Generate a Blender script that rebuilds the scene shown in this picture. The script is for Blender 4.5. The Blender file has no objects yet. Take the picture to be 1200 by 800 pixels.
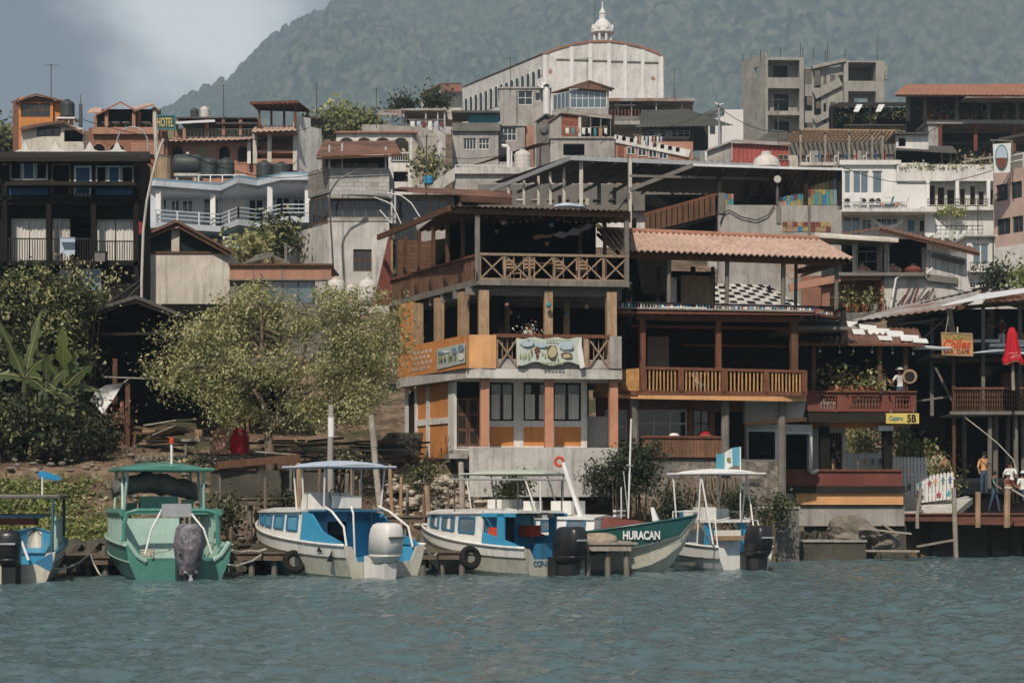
import bpy,math,random
import numpy as np
from mathutils import Vector,Matrix
R=math.radians
rnd=random.Random(7)
U=rnd.uniform
SC=bpy.context.scene
COL=SC.collection
F_,H,HZ=2400.0,2.3,585.0
ZV=Vector((0,0,1))
def P(px,py,Y):
 return Vector(((px-600)/F_*Y,Y,H-(py-HZ)/F_*Y))
MAT={}
def M(name,col,rough=.75,var=.3,scale=1.2,streak=0.,bump=.15,metal=0.,spec=.3,dirt=(.1,.085,.07),alpha=1,kind=None,k2=None):
 if rough>=.7:
  spec=min(spec,.12)
 m=bpy.data.materials.new(name)
 m.use_nodes=True
 nt=m.node_tree
 N,L=nt.nodes,nt.links
 b=N['Principled BSDF']
 b.inputs['Roughness'].default_value=rough
 b.inputs['Metallic'].default_value=metal
 b.inputs['Specular IOR Level'].default_value=spec
 tc=N.new('ShaderNodeTexCoord')
 n1=N.new('ShaderNodeTexNoise')
 n1 .inputs['Scale'].default_value=scale
 n1 .inputs['Detail'].default_value=6
 n1 .inputs['Roughness'].default_value=.65
 L.new(tc.outputs['Object'],n1 .inputs['Vector'])
 c=Vector(col)
 rp=N.new('ShaderNodeValToRGB')
 rp.color_ramp.elements[0].position=.32
 rp.color_ramp.elements[1].position=.68
 lo,hi=c*(1-var),c*(1+var*.6)
 rp.color_ramp.elements[0].color=(*lo,1)
 rp.color_ramp.elements[1].color=(*[min(.9,x)for x in hi],1)
 L.new(n1 .outputs['Fac'],rp.inputs['Fac'])
 out=rp.outputs['Color']
 height=n1 .outputs['Fac']
 def mix(fac,a,bcol,f=1.,mode='MIX'):
  x=N.new('ShaderNodeMix')
  x.data_type='RGBA'
  x.blend_type=mode
  if fac is None:
   x.inputs['Factor'].default_value=f
  else:
   L.new(fac,x.inputs['Factor'])
  L.new(a,x.inputs['A'])
  if isinstance(bcol,tuple):
   x.inputs['B'].default_value=(*bcol,1)
  else:
   L.new(bcol,x.inputs['B'])
  return x.outputs['Result']
 def ramp(src,p0,p1,v0=0.,v1=1.):
  r=N.new('ShaderNodeMapRange')
  r.inputs['From Min'].default_value=p0
  r.inputs['From Max'].default_value=p1
  r.inputs['To Min'].default_value=v0
  r.inputs['To Max'].default_value=v1
  L.new(src,r.inputs['Value'])
  return r.outputs['Result']
 if kind in('block','brick','planks','hplanks'):
  sx=N.new('ShaderNodeSeparateXYZ')
  L.new(tc.outputs['Object'],sx.inputs['Vector'])
  ad=N.new('ShaderNodeMath')
  L.new(sx.outputs['X'],ad.inputs[0])
  L.new(sx.outputs['Y'],ad.inputs[1])
  cx=N.new('ShaderNodeCombineXYZ')
  if kind=='planks':
   L.new(sx.outputs['Z'],cx.inputs['X'])
   L.new(ad.outputs[0],cx.inputs['Y'])
  else:
   L.new(ad.outputs[0],cx.inputs['X'])
   L.new(sx.outputs['Z'],cx.inputs['Y'])
  bt=N.new('ShaderNodeTexBrick')
  L.new(cx.outputs[0],bt.inputs['Vector'])
  bt.inputs['Scale'].default_value=1
  bt.inputs['Mortar Smooth'].default_value=.3
  w,h,mo=k2 or{'block':(.42,.21,.018),'brick':(.25,.09,.012),'planks':(3.,.16,.012),'hplanks':(3.,.16,.012)}[kind]
  bt.inputs['Brick Width'].default_value=w
  bt.inputs['Row Height'].default_value=h
  bt.inputs['Mortar Size'].default_value=mo
  bt.inputs['Color1'].default_value=(.8,.8,.8,1)
  bt.inputs['Color2'].default_value=(1.15,1.15,1.15,1)
  mc=.42 if 'plank' in kind else .62
  bt.inputs['Mortar'].default_value=(mc,mc,mc,1)
  out=mix(None,out,bt.outputs['Color'],1.,'MULTIPLY')
 if kind=='rust':
  n4=N.new('ShaderNodeTexNoise')
  n4 .inputs['Scale'].default_value=.55
  n4 .inputs['Detail'].default_value=8
  L.new(tc.outputs['Object'],n4 .inputs['Vector'])
  out=mix(ramp(n4 .outputs['Fac'],.44,.6),out,k2 or(.2,.09,.055))
 if kind=='wood':
  mp=N.new('ShaderNodeMapping')
  mp.inputs['Scale'].default_value=k2 or(9,9,.7)
  L.new(tc.outputs['Object'],mp.inputs['Vector'])
  n5=N.new('ShaderNodeTexNoise')
  n5 .inputs['Scale'].default_value=2.
  n5 .inputs['Detail'].default_value=6
  L.new(mp.outputs[0],n5 .inputs['Vector'])
  out=mix(ramp(n5 .outputs['Fac'],.35,.7,0,.7),out,tuple(c*.45))
 if streak>0:
  mp=N.new('ShaderNodeMapping')
  mp.inputs['Scale'].default_value=(2.6,2.6,.22)
  L.new(tc.outputs['Object'],mp.inputs['Vector'])
  n2=N.new('ShaderNodeTexNoise')
  n2 .inputs['Scale'].default_value=1.3
  n2 .inputs['Detail'].default_value=7
  n2 .inputs['Roughness'].default_value=.7
  L.new(mp.outputs[0],n2 .inputs['Vector'])
  out=mix(ramp(n2 .outputs['Fac'],.5,.72,0,streak),out,dirt)
  n6=N.new('ShaderNodeTexNoise')
  n6 .inputs['Scale'].default_value=.5
  n6 .inputs['Detail'].default_value=9
  n6 .inputs['Roughness'].default_value=.75
  L.new(tc.outputs['Object'],n6 .inputs['Vector'])
  out=mix(ramp(n6 .outputs['Fac'],.52,.7,0,streak*.8),out,dirt)
  n7=N.new('ShaderNodeTexNoise')
  n7 .inputs['Scale'].default_value=.38
  n7 .inputs['Detail'].default_value=2
  n7 .inputs['Distortion'].default_value=.6
  L.new(tc.outputs['Object'],n7 .inputs['Vector'])
  out=mix(ramp(n7 .outputs['Fac'],.57,.585,0,streak*.45),out,tuple(min(.8,x*1.3+.02)for x in col))
  out=mix(ramp(n7 .outputs['Fac'],.4,.39,0,streak*.4),out,tuple(x*.62 for x in col))
 if var>0:
  n3=N.new('ShaderNodeTexNoise')
  n3 .inputs['Scale'].default_value=14
  n3 .inputs['Detail'].default_value=4
  L.new(tc.outputs['Object'],n3 .inputs['Vector'])
  g=N.new('ShaderNodeCombineColor')
  v=ramp(n3 .outputs['Fac'],.3,.7,1-var*.5,1+var*.35)
  for i in range(3):
   L.new(v,g.inputs[i])
  out=mix(None,out,g.outputs[0],1.,'MULTIPLY')
  height=n3 .outputs['Fac']
 L.new(out,b.inputs['Base Color'])
 if bump:
  bp=N.new('ShaderNodeBump')
  bp.inputs['Strength'].default_value=bump
  bp.inputs['Distance'].default_value=.03
  L.new(height,bp.inputs['Height'])
  L.new(bp.outputs[0],b.inputs['Normal'])
 if alpha<1:
  b.inputs['Alpha'].default_value=alpha
 if name.startswith(('leaf','banana_leaf','grass')):
  tr=N.new('ShaderNodeBsdfTranslucent')
  L.new(out,tr.inputs['Color'])
  ms=N.new('ShaderNodeMixShader')
  ms.inputs[0].default_value=.35
  L.new(b.outputs[0],ms.inputs[1])
  L.new(tr.outputs[0],ms.inputs[2])
  L.new(ms.outputs[0],N['Material Output'].inputs['Surface'])
 MAT[name]=m
 return m
M('plaster_white',(.62,.6,.57),.85,.14,.8,.5)
M('plaster_cream',(.52,.48,.42),.85,.18,.8,.55)
M('plaster_grey',(.36,.34,.32),.9,.22,.8,.6)
M('white_paint',(.7,.69,.67),.6,.08,1,.25)
M('white_clean',(.64,.63,.61),.5,.06,1,.12)
M('hotel_blue_white',(.5,.54,.58),.7,.1,1,.3)
M('hotel_blue',(.16,.26,.33),.6,.12,1,.3)
M('concrete',(.33,.31,.285),.9,.22,.7,.6)
M('concrete_raw',(.31,.295,.265),.9,.18,.9,.5)
M('moss_shade_wall',(.075,.07,.055),.95,.4,1.2,.6,.4)  # mossy concrete; the added banks use its dark colour as painted dock shade
M('banana_stem',(.06,.075,.035),.7,.3,3)
M('concrete_dark',(.17,.16,.145),.9,.25,.8,.6)
M('concrete_pale',(.48,.46,.43),.9,.2,.8,.65)
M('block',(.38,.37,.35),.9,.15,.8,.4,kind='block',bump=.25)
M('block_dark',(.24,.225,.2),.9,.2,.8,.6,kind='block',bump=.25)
M('brick_red',(.27,.1,.065),.9,.25,.9,.3,kind='brick')
M('salmon',(.37,.2,.14),.85,.15,.9,.45)
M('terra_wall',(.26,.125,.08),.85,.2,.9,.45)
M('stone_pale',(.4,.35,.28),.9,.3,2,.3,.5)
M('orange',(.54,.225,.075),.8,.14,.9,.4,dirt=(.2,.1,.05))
M('orange_pale',(.58,.31,.14),.8,.14,.9,.4,dirt=(.2,.12,.07))
M('pink_wall',(.48,.35,.3),.85,.1,.9,.35)
M('green_wall',(.2,.23,.13),.85,.2,.9,.4)
M('teal_wall',(.07,.24,.28),.8,.2,.9,.4)
M('red_metal',(.34,.075,.065),.6,.2,.9,.35)
M('maroon',(.16,.05,.038),.7,.25,.9,.4)
M('dark_wood',(.03,.024,.019),.75,.3,1.5,kind='wood')
M('black_wood',(.012,.0105,.009),.75,.3,1.5,0,kind='hplanks')
M('wood_brown',(.13,.07,.042),.75,.3,1.5,kind='wood')
M('wood_red',(.18,.075,.045),.75,.3,1.5,kind='wood')
M('rail_brown',(.31,.22,.155),.75,.3,1.5,kind='wood')
M('column_salmon',(.46,.225,.14),.8,.14,1.2,.4)
M('wood_tan',(.39,.265,.165),.75,.3,1.5,kind='wood')
M('wood_grey',(.2,.18,.155),.85,.3,1.5,kind='wood')
M('wood_pale',(.34,.3,.25),.85,.3,1.5,kind='wood')
M('deck_wood',(.16,.12,.09),.85,.35,1.5,kind='wood',k2=(1.2,9,9))
M('dock_red',(.16,.07,.052),.8,.35,1.5,kind='wood',k2=(1.2,9,9))
M('plank_wall',(.15,.08,.05),.8,.3,1.5,.2,kind='hplanks')
M('plank_vert',(.17,.09,.055),.8,.3,1.5,.2,kind='planks')
M('plank_white',(.5,.48,.45),.85,.2,1.5,.5,kind='planks',k2=(3.,.3,.02))
M('bamboo',(.52,.29,.11),.55,.25,2,kind='wood',k2=(4,4,5))
M('bamboo_pale',(.36,.25,.15),.6,.3,2,kind='planks',k2=(3.,.07,.008))
M('rust_roof',(.2,.1,.07),.7,.3,.8,.3,kind='rust',k2=(.1,.06,.045))
M('tin_roof',(.34,.32,.3),.6,.2,.8,.35,kind='rust',k2=(.22,.12,.085),metal=.1)
M('tin_dark',(.09,.085,.075),.6,.3,.8,.3,kind='rust',k2=(.07,.05,.04))
M('tin_bright',(.62,.63,.64),.55,.15,.8,.2)
M('green_roof',(.06,.062,.05),.6,.2,.8,.35)
M('tile',(.5,.35,.28),.75,.3,3,.55,dirt=(.16,.1,.08))
M('tile_old',(.33,.16,.11),.8,.25,2.5,.4,dirt=(.14,.1,.08))
M('tank_dark',(.04,.05,.048),.5,.2,1,.2)
M('tank_white',(.55,.52,.48),.6,.1,1,.4)
M('steel',(.12,.12,.115),.5,.25,2,.3,metal=.5)
M('steel_pale',(.4,.41,.42),.45,.15,2,.2,metal=.3)
M('pole_pale',(.5,.46,.4),.7,.2,2,.3)
M('glass',(.02,.028,.03),.06,.1,.6,0,0,spec=.6)
M('glass_sky',(.1,.14,.165),.08,.15,.5,0,0,spec=.9)
M('glass_blue',(.05,.16,.27),.1,.15,.5,0,0,spec=.5)
M('pane_blue',(.1,.3,.44),.12,.2,.8,0,0,spec=.6)
M('muted_yellow',(.34,.26,.1),.7,.2,2)
M('banner_blue',(.36,.43,.47),.8,.15,3)
M('banner_tan',(.4,.35,.22),.8,.2,4)
M('banner_green',(.24,.27,.15),.8,.3,4)
M('screen_blue',(.018,.085,.19),.5,.2,.6,0,0)
M('curtain',(.68,.65,.6),.9,.12,1,.2,kind='wood',k2=(14,14,.2))
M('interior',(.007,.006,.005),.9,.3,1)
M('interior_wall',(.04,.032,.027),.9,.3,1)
M('cloth_red',(.42,.015,.025),.8,.15,2)
M('cloth_white',(.62,.62,.6),.85,.1,2)
M('cloth_blue',(.03,.22,.42),.8,.15,2)
M('sky_blue',(.045,.27,.45),.35,.1,1,.12,.03,spec=.5)
M('hull_white',(.7,.69,.65),.3,.1,1,.55,.03,spec=.5,dirt=(.25,.22,.17))
M('hull_cream',(.5,.48,.4),.35,.14,1,.7,.03,spec=.5,dirt=(.2,.17,.12))
M('hull_green',(.075,.235,.19),.35,.22,1,.6,.03,spec=.5,dirt=(.02,.1,.085))
M('hull_mint',(.32,.46,.4),.4,.15,1,.3,.03,spec=.5,dirt=(.12,.18,.14))
M('hull_teal_dark',(.008,.065,.062),.3,.2,1,.2,.03,spec=.5,dirt=(.02,.04,.04))
M('hull_blue',(.03,.15,.27),.4,.15,1,.2,.03,spec=.5)
M('canvas_blue',(.4,.46,.55),.7,.1,1,.2)
M('canvas_white',(.68,.67,.66),.7,.08,1,.2)
M('canvas_mint',(.4,.44,.38),.6,.1,1,.2)
M('motor_black',(.014,.015,.017),.35,.2,2,.15,.02,spec=.5)
M('motor_white',(.62,.6,.57),.35,.06,2,.15,.02,spec=.5)
M('rubber',(.018,.017,.016),.8,.3,2)
M('rope',(.5,.45,.37),.9,.2,4)
M('tyre_pale',(.3,.25,.19),.9,.25,3)
M('stone',(.2,.175,.145),.9,.4,1.5,.4,.5)
M('pot',(.32,.11,.055),.8,.2,2,.3)
M('skin',(.26,.13,.085),.6,.08,3,0,0)
M('hair',(.012,.01,.009),.6,.2,8)
M('denim',(.05,.08,.13),.85,.2,4)
M('yellow_sign',(.6,.45,.12),.6,.12,2,.2)
M('sign_wood',(.5,.24,.11),.7,.2,2,.3)
M('black_paint',(.015,.014,.013),.6,.2,2)
M('red_paint',(.34,.06,.05),.6,.2,2)
M('red_letter',(.5,.07,.03),.7,.2,2)
M('blue_paint',(.05,.12,.27),.6,.2,2)
M('cyan_paint',(.1,.32,.42),.6,.2,2)
M('yellow_paint',(.6,.38,.04),.6,.2,2)
M('teal_paint',(.03,.2,.22),.6,.2,2)
M('olive_paint',(.2,.24,.06),.6,.2,2)
M('bark',(.17,.13,.095),.9,.35,3,.2,.6)
M('bark_pale',(.36,.32,.27),.9,.3,3,.2,.5)
M('leaf_a',(.26,.27,.115),.55,.35,.6,0,0,spec=.35)
M('leaf_b',(.43,.41,.19),.5,.3,.6,0,0,spec=.4)
M('leaf_c',(.07,.085,.04),.6,.35,.6,0,0)
M('leaf_dry',(.5,.44,.26),.6,.3,.6,0,0)
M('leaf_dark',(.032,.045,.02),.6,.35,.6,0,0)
M('grass_green',(.2,.24,.075),.6,.3,.6,0,0)
M('leaf_bright',(.22,.28,.075),.5,.3,.6,0,0)
M('banana_leaf',(.12,.155,.06),.45,.3,1.5,0,.1,spec=.45)
M('flower_red',(.5,.07,.04),.7,.2,2)
M('flower_pink',(.5,.24,.24),.7,.2,2)
TM=[None]
class MB:
 def __init__(s):
  s.v,s.f,s.m,s.k,s.T=[],[],[],0,TM[0]
 def add(s,vs,fs):
  n=len(s.v)
  s.v+=[tuple(s.T@Vector(v))for v in vs]if s.T else[tuple(v)for v in vs]
  s.f+=[tuple(i+n for i in f)for f in fs]
  s.m+=[s.k]*len(fs)
  return s
 def hexa(s,p):
  return s.add(p,[(3,2,1,0),(4,5,6,7),(0,1,5,4),(1,2,6,5),(2,3,7,6),(3,0,4,7)])
 def box(s,x0,y0,z0,x1,y1,z1):
  return s.hexa([(x0,y0,z0),(x1,y0,z0),(x1,y1,z0),(x0,y1,z0),(x0,y0,z1),(x1,y0,z1),(x1,y1,z1),(x0,y1,z1)])
 def fb(s,fr,u0,u1,z0,z1,d0,d1):
  p=fr.pt
  return s.hexa([p(u0,d0,z0),p(u1,d0,z0),p(u1,d1,z0),p(u0,d1,z0),p(u0,d0,z1),p(u1,d0,z1),p(u1,d1,z1),p(u0,d1,z1)])
 def q(s,fr,x0,y0,x1,y1,d0=0.,d1=.2):
  """box over a photo rectangle on the plane of frame fr, from depth d0 to d1 behind it"""
  xm=(x0+x1)/2
  return s.fb(fr,fr.u(x0,d0),fr.u(x1,d0),fr.z(y1,xm,d0),fr.z(y0,xm,d0),d0,d1)
 def bar(s,a,b,w,h=None,up=ZV):
  a,b=Vector(a),Vector(b)
  h=h or w
  d=(b-a).normalized()
  if abs(d.dot(up))>.98:
   up=Vector((0,1,0))
  x=d.cross(up).normalized()*(w/2)
  y=x.cross(d).normalized()*(h/2)
  return s.hexa([a-x-y,a+x-y,a+x+y,a-x+y,b-x-y,b+x-y,b+x+y,b-x+y])
 def tube(s,pts,r,n=7,caps=True):
  pts=[Vector(p)for p in pts]
  if not isinstance(r,(list,tuple)):
   r=[r]*len(pts)
  vs,fs=[],[]
  d0=(pts[1]-pts[0]).normalized()
  x=d0 .orthogonal().normalized()
  for i,p in enumerate(pts):
   d=(pts[min(i+1,len(pts)-1)]-pts[max(i-1,0)]).normalized()
   x=(x-d*x.dot(d)).normalized()
   y=d.cross(x)
   for k in range(n):
    a=2*math.pi*k/n
    vs.append(p+(x*math.cos(a)+y*math.sin(a))*r[i])
  for i in range(len(pts)-1):
   for k in range(n):
    k2=(k+1)%n
    fs.append((i*n+k,i*n+k2,(i+1)*n+k2,(i+1)*n+k))
  if caps:
   fs.append(tuple(range(n))[::-1])
   fs.append(tuple((len(pts)-1)*n+k for k in range(n)))
  return s.add(vs,fs)
 def lathe(s,c,prof,n=14,ax=None):
  """prof: (radius, height) pairs from bottom to top around c"""
  c=Vector(c)
  vs,fs=[],[]
  for r,z in prof:
   for k in range(n):
    a=2*math.pi*k/n
    v=Vector((r*math.cos(a),r*math.sin(a),z))
    vs.append(c+(ax@v if ax else v))
  for i in range(len(prof)-1):
   for k in range(n):
    k2=(k+1)%n
    fs.append((i*n+k,i*n+k2,(i+1)*n+k2,(i+1)*n+k))
  fs.append(tuple(range(n))[::-1])
  fs.append(tuple((len(prof)-1)*n+k for k in range(n)))
  return s.add(vs,fs)
 def slab(s,pts,off):
  """polygon extruded by the vector off"""
  off=Vector(off)
  n=len(pts)
  a=[Vector(p)for p in pts]
  fs=[tuple(range(n)),tuple(range(2*n-1,n-1,-1))]
  fs+=[(i,n+i,n+(i+1)%n,(i+1)%n)for i in range(n)]
  return s.add(a+[p+off for p in a],fs)
 def corr(s,a,b,c,d,pitch=.2,amp=.03,th=.015,sub=4,shape='sin',rows=1):
  """corrugated sheet: a-b is the eave (waves run across it), d-c the upper edge"""
  a,b,c,d=map(Vector,(a,b,c,d))
  nrm=(b-a).cross(d-a).normalized()
  n=max(2,int((b-a).length/pitch))*sub
  vs,fs=[],[]
  for i in range(n+1):
   t=i/n
   ph=(i%sub)/sub*2*math.pi
   o=math.sin(ph)if shape=='sin' else abs(math.cos(ph/2))*1.6-.8
   e,f=a.lerp(b,t),d.lerp(c,t)
   for k in range(rows+1):
    q=e.lerp(f,k/rows)
    dz=nrm*(amp*o)
    vs.append(q+dz+nrm*((.02 if k==0 and rows>1 else 0)))
    vs.append(q+dz-nrm*th)
  w=(rows+1)*2
  for i in range(n):
   for k in range(rows):
    j=i*w+k*2
    fs.append((j,j+w,j+w+2,j+2))
    fs.append((j+1,j+3,j+w+3,j+w+1))
   j=i*w
   fs.append((j,j+1,j+w+1,j+w))
   j=i*w+rows*2
   fs.append((j,j+w,j+w+1,j+1))
  return s.add(vs,fs)
 def wall(s,fr,x0,y0,x1,y1,d0,d1,ops=()):
  """wall over a photo rectangle with real openings (photo rectangles)"""
  xm=(x0+x1)/2
  W=[fr.u(x0,d0),fr.u(x1,d0),fr.z(y1,xm,d0),fr.z(y0,xm,d0)]
  O=[]
  for a,b,c,e in ops:
   m=(a+c)/2
   O.append([max(W[0],fr.u(a,d0)),min(W[1],fr.u(c,d0)),max(W[2],fr.z(e,m,d0)),min(W[3],fr.z(b,m,d0))])
  us=sorted(set([W[0],W[1]]+[o[i]for o in O for i in(0,1)]))
  zs=sorted(set([W[2],W[3]]+[o[i]for o in O for i in(2,3)]))
  for i in range(len(us)-1):
   run=None
   for j in range(len(zs)-1):
    uc,zc=(us[i]+us[i+1])/2,(zs[j]+zs[j+1])/2
    hole=any(o[0]<uc<o[1]and o[2]<zc<o[3]for o in O)
    if not hole:
     run=[zs[j],zs[j+1]]if run is None else[run[0],zs[j+1]]
    if run and(hole or j==len(zs)-2):
     s.fb(fr,us[i],us[i+1],run[0],run[1],d0,d1)
     run=None
  return s
 def build(s,name,mat,par=None,smooth=False):
  me=bpy.data.meshes.new(name)
  v=np.array(s.v,dtype=np.float64).reshape(-1,3)
  if par is None:
   org=Vector(((v[:,0].min()+v[:,0].max())/2,(v[:,1].min()+v[:,1].max())/2,v[:,2].min()))
  else:
   org=Vector(par['_o'])
  v=v-np.array(org)
  me.from_pydata([tuple(x)for x in v],[],s.f)
  for m in(mat if isinstance(mat,(list,tuple))else[mat]):
   me.materials.append(MAT[m]if isinstance(m,str)else m)
  if any(s.m):
   me.polygons.foreach_set('material_index',s.m)
  if smooth:
   me.polygons.foreach_set('use_smooth',[True]*len(s.f))
  me.update()
  o=bpy.data.objects.new(name,me)
  COL.objects.link(o)
  if par is None:
   o.location=org
  else:
   o.parent=par
  o['_o']=tuple(org)
  return o
class Fr:
 """vertical plane through photo column px at depth Y, turned by yaw; u runs right, d runs back"""
 def __init__(s,px,Y,yaw=0):
  a=R(yaw)
  s.px=px
  s.O=Vector(((px-600)/F_*Y,Y,0))
  s.R=Vector((math.cos(a),math.sin(a),0))
  s.B=Vector((-math.sin(a),math.cos(a),0))
 def t(s,px,d=0.):
  return(s.B.dot(s.O)+d)/s.B.dot(Vector(((px-600)/F_,1,0)))
 def u(s,px,d=0.):
  return s.R.dot(Vector(((px-600)/F_,1,0))*s.t(px,d)-s.O)
 def z(s,py,px=None,d=0.):
  return H-(py-HZ)/F_*s.t(s.px if px is None else px,d)
 def pt(s,u,d,z):
  p=s.O+s.R*u+s.B*d
  return Vector((p.x,p.y,z))
 def p(s,px,py,d=0.):
  """world point of a photo pixel on the plane that lies d behind this one"""
  return s.pt(s.u(px,d),d,s.z(py,px,d))
def tag(o,label=None,cat=None,group=None,kind=None):
 for k,v in(('label',label),('category',cat),('group',group),('kind',kind)):
  if v:
   o[k]=v
 return o
def thing(name,label,cat,loc,group=None):
 o=bpy.data.objects.new(name,None)
 COL.objects.link(o)
 o.location=loc
 o['_o']=tuple(loc)
 o.empty_display_size=.3
 return tag(o,label,cat,group)
def dup(root,loc,rotz=0.,label=None,scale=None):
 r=root.copy()
 COL.objects.link(r)
 r.location=loc
 r.rotation_euler=(0,0,rotz)
 if scale:
  r.scale=(scale,)*3
 if label:
  r['label']=label
 for ch in list(root.children):
  c=ch.copy()
  COL.objects.link(c)
  c.parent=r
  for g in list(ch.children):
   d=g.copy()
   COL.objects.link(d)
   d.parent=c
 return r
def part(name,mat,par,fn,smooth=False):
 m=MB()
 fn(m)
 return m.build(name,mat,par,smooth)
def boxes(name,mat,par,fr,rects):
 """one part made of photo rectangles (x0,y0,x1,y1,d0,d1)"""
 m=MB()
 for r in rects:
  m.q(fr,*r)
 return m.build(name,mat,par)
def win(fr,par,x0,y0,x1,y1,d=0.,nx=2,ny=1,fm='white_clean',gm='glass',fw=.05,th=.06,name='window'):
 u0,u1=fr.u(x0,d),fr.u(x1,d)
 xm=(x0+x1)/2
 z0,z1=fr.z(y1,xm,d),fr.z(y0,xm,d)
 m=MB()
 m.fb(fr,u0,u1,z0,z0+fw,d,d+th).fb(fr,u0,u1,z1-fw,z1,d,d+th)
 for i in range(nx+1):
  c=u0+fw/2+(u1-u0-fw)*i/nx
  m.fb(fr,c-fw/2,c+fw/2,z0+fw,z1-fw,d,d+th)
 for j in range(1,ny):
  c=z0+(z1-z0)*j/ny
  m.fb(fr,u0+fw,u1-fw,c-fw/2,c+fw/2,d+.004,d+th-.004)
 o=m.build(name,fm,par)
 g=MB()
 g.fb(fr,u0+fw/2,u1-fw/2,z0+fw/2,z1-fw/2,d+th*.5,d+th*.5+.012)
 g.build('pane',gm,o)
 return o
def shell(fr,par,x0,y0,x1,y1,depth,mat,ops=(),th=.25,roof=True,name='wall',roofmat=None,inner='interior_wall'):
 """hollow building body behind a photo rectangle: front wall with openings, sides, back, floor, roof slab"""
 m=MB()
 m.wall(fr,x0,y0,x1,y1,0,th,ops)
 xm=(x0+x1)/2
 u0,u1,z0,z1=fr.u(x0),fr.u(x1),fr.z(y1,xm),fr.z(y0,xm)
 m.fb(fr,u0,u0+th,z0,z1,th,depth).fb(fr,u1-th,u1,z0,z1,th,depth)
 o=m.build(name,mat,par)
 if ops:
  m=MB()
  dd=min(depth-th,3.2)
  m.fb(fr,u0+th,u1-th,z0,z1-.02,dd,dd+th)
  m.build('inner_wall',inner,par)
 if roof:
  m=MB()
  m.fb(fr,u0-.12,u1+.12,z1,z1+.14,-.12,depth)
  m.build('roof',roofmat or mat,par)
 return o
def rail(fr,par,x0,x1,yt,yb,d=0.,n=12,mat='steel',rw=.05,bw=.03,mid=0,name='railing',post=0):
 """railing over photo columns x0..x1: rails and balusters"""
 u0,u1=fr.u(x0,d),fr.u(x1,d)
 xm=(x0+x1)/2
 z0,z1=fr.z(yb,xm,d),fr.z(yt,xm,d)
 m=MB()
 m.fb(fr,u0,u1,z1-rw,z1,d-rw/2,d+rw/2)
 m.fb(fr,u0,u1,z0+.03,z0+.03+rw*.8,d-rw*.4,d+rw*.4)
 for k in range(mid):
  zz=z0+(z1-z0)*(k+1)/(mid+1)
  m.fb(fr,u0,u1,zz-rw*.3,zz+rw*.3,d-rw*.3,d+rw*.3)
 for i in range(n+1):
  c=u0+bw/2+(u1-u0-bw)*i/n
  m.fb(fr,c-bw/2,c+bw/2,z0,z1-rw,d-bw/2,d+bw/2)
 if post:
  for i in range(post+1):
   c=u0+rw/2+(u1-u0-rw)*i/post
   m.fb(fr,c-rw*.8,c+rw*.8,z0,z1+.02,d-rw*.8,d+rw*.8)
 return m.build(name,mat,par)
def foliage(name,mats,par,blobs,n,size,up=.35,clump=.0,seed=1,elong=2.2,kind=None,per=16):
 """leaf cards spread through blobs (x,y,z,rx,ry,rz); mats is a list, chosen per leaf clump"""
 g=np.random.default_rng(seed)
 b=np.array(blobs,dtype=float)
 vol=b[:,3]*b[:,4]*b[:,5]
 nc=max(20,n//per)
 idx=g.choice(len(b),nc,p=(vol**.8)/(vol**.8).sum())
 d=g.normal(size=(nc,3))
 d/=np.linalg.norm(d,axis=1)[:,None]
 r=g.random(nc)**.38*(1+g.normal(size=nc)*.09)
 cc=b[idx,:3]+d*r[:,None]*b[idx,3:]
 ci=g.integers(0,nc,n)
 cs=(clump or size*2.4)*(.6+g.random(nc)*.8)[ci][:,None]
 c=cc[ci]+g.normal(size=(n,3))*cs*np.array([1,1,.75])
 nrm=g.normal(size=(n,3))*.8+np.array([0,0,up*2])+d[ci]*.7
 nrm/=np.linalg.norm(nrm,axis=1)[:,None]
 t=np.cross(nrm,g.normal(size=(n,3)))
 t/=np.linalg.norm(t,axis=1)[:,None]
 t[:,2]-=.25
 w=np.cross(nrm,t)
 s=size*(.6+g.random(n)*.8)
 a=t*(s*.5)[:,None]
 e=w*(s*.5/elong*1.3)[:,None]
 fold=nrm*(s*.08)[:,None]
 v=np.stack([c-a,c-e*.9+fold-a*.1,c+a,c+e*.9+fold-a*.1],1).reshape(-1,3)
 v-=np.array(par['_o'])if par else 0
 me=bpy.data.meshes.new(name)
 me.vertices.add(4*n)
 me.loops.add(4*n)
 me.polygons.add(n)
 me.vertices.foreach_set('co',v.ravel())
 me.loops.foreach_set('vertex_index',np.arange(4*n))
 me.polygons.foreach_set('loop_start',np.arange(0,4*n,4))
 cm=g.integers(0,len(mats),nc)[ci]
 sw=g.random(n)<.3
 cm[sw]=g.integers(0,len(mats),sw.sum())
 me.polygons.foreach_set('material_index',cm)
 for m in mats:
  me.materials.append(MAT[m])
 me.update()
 me.validate()
 o=bpy.data.objects.new(name,me)
 COL.objects.link(o)
 if par:
  o.parent=par
  o['_o']=tuple(par['_o'])
 if kind:
  o['kind']=kind
 return o
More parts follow.
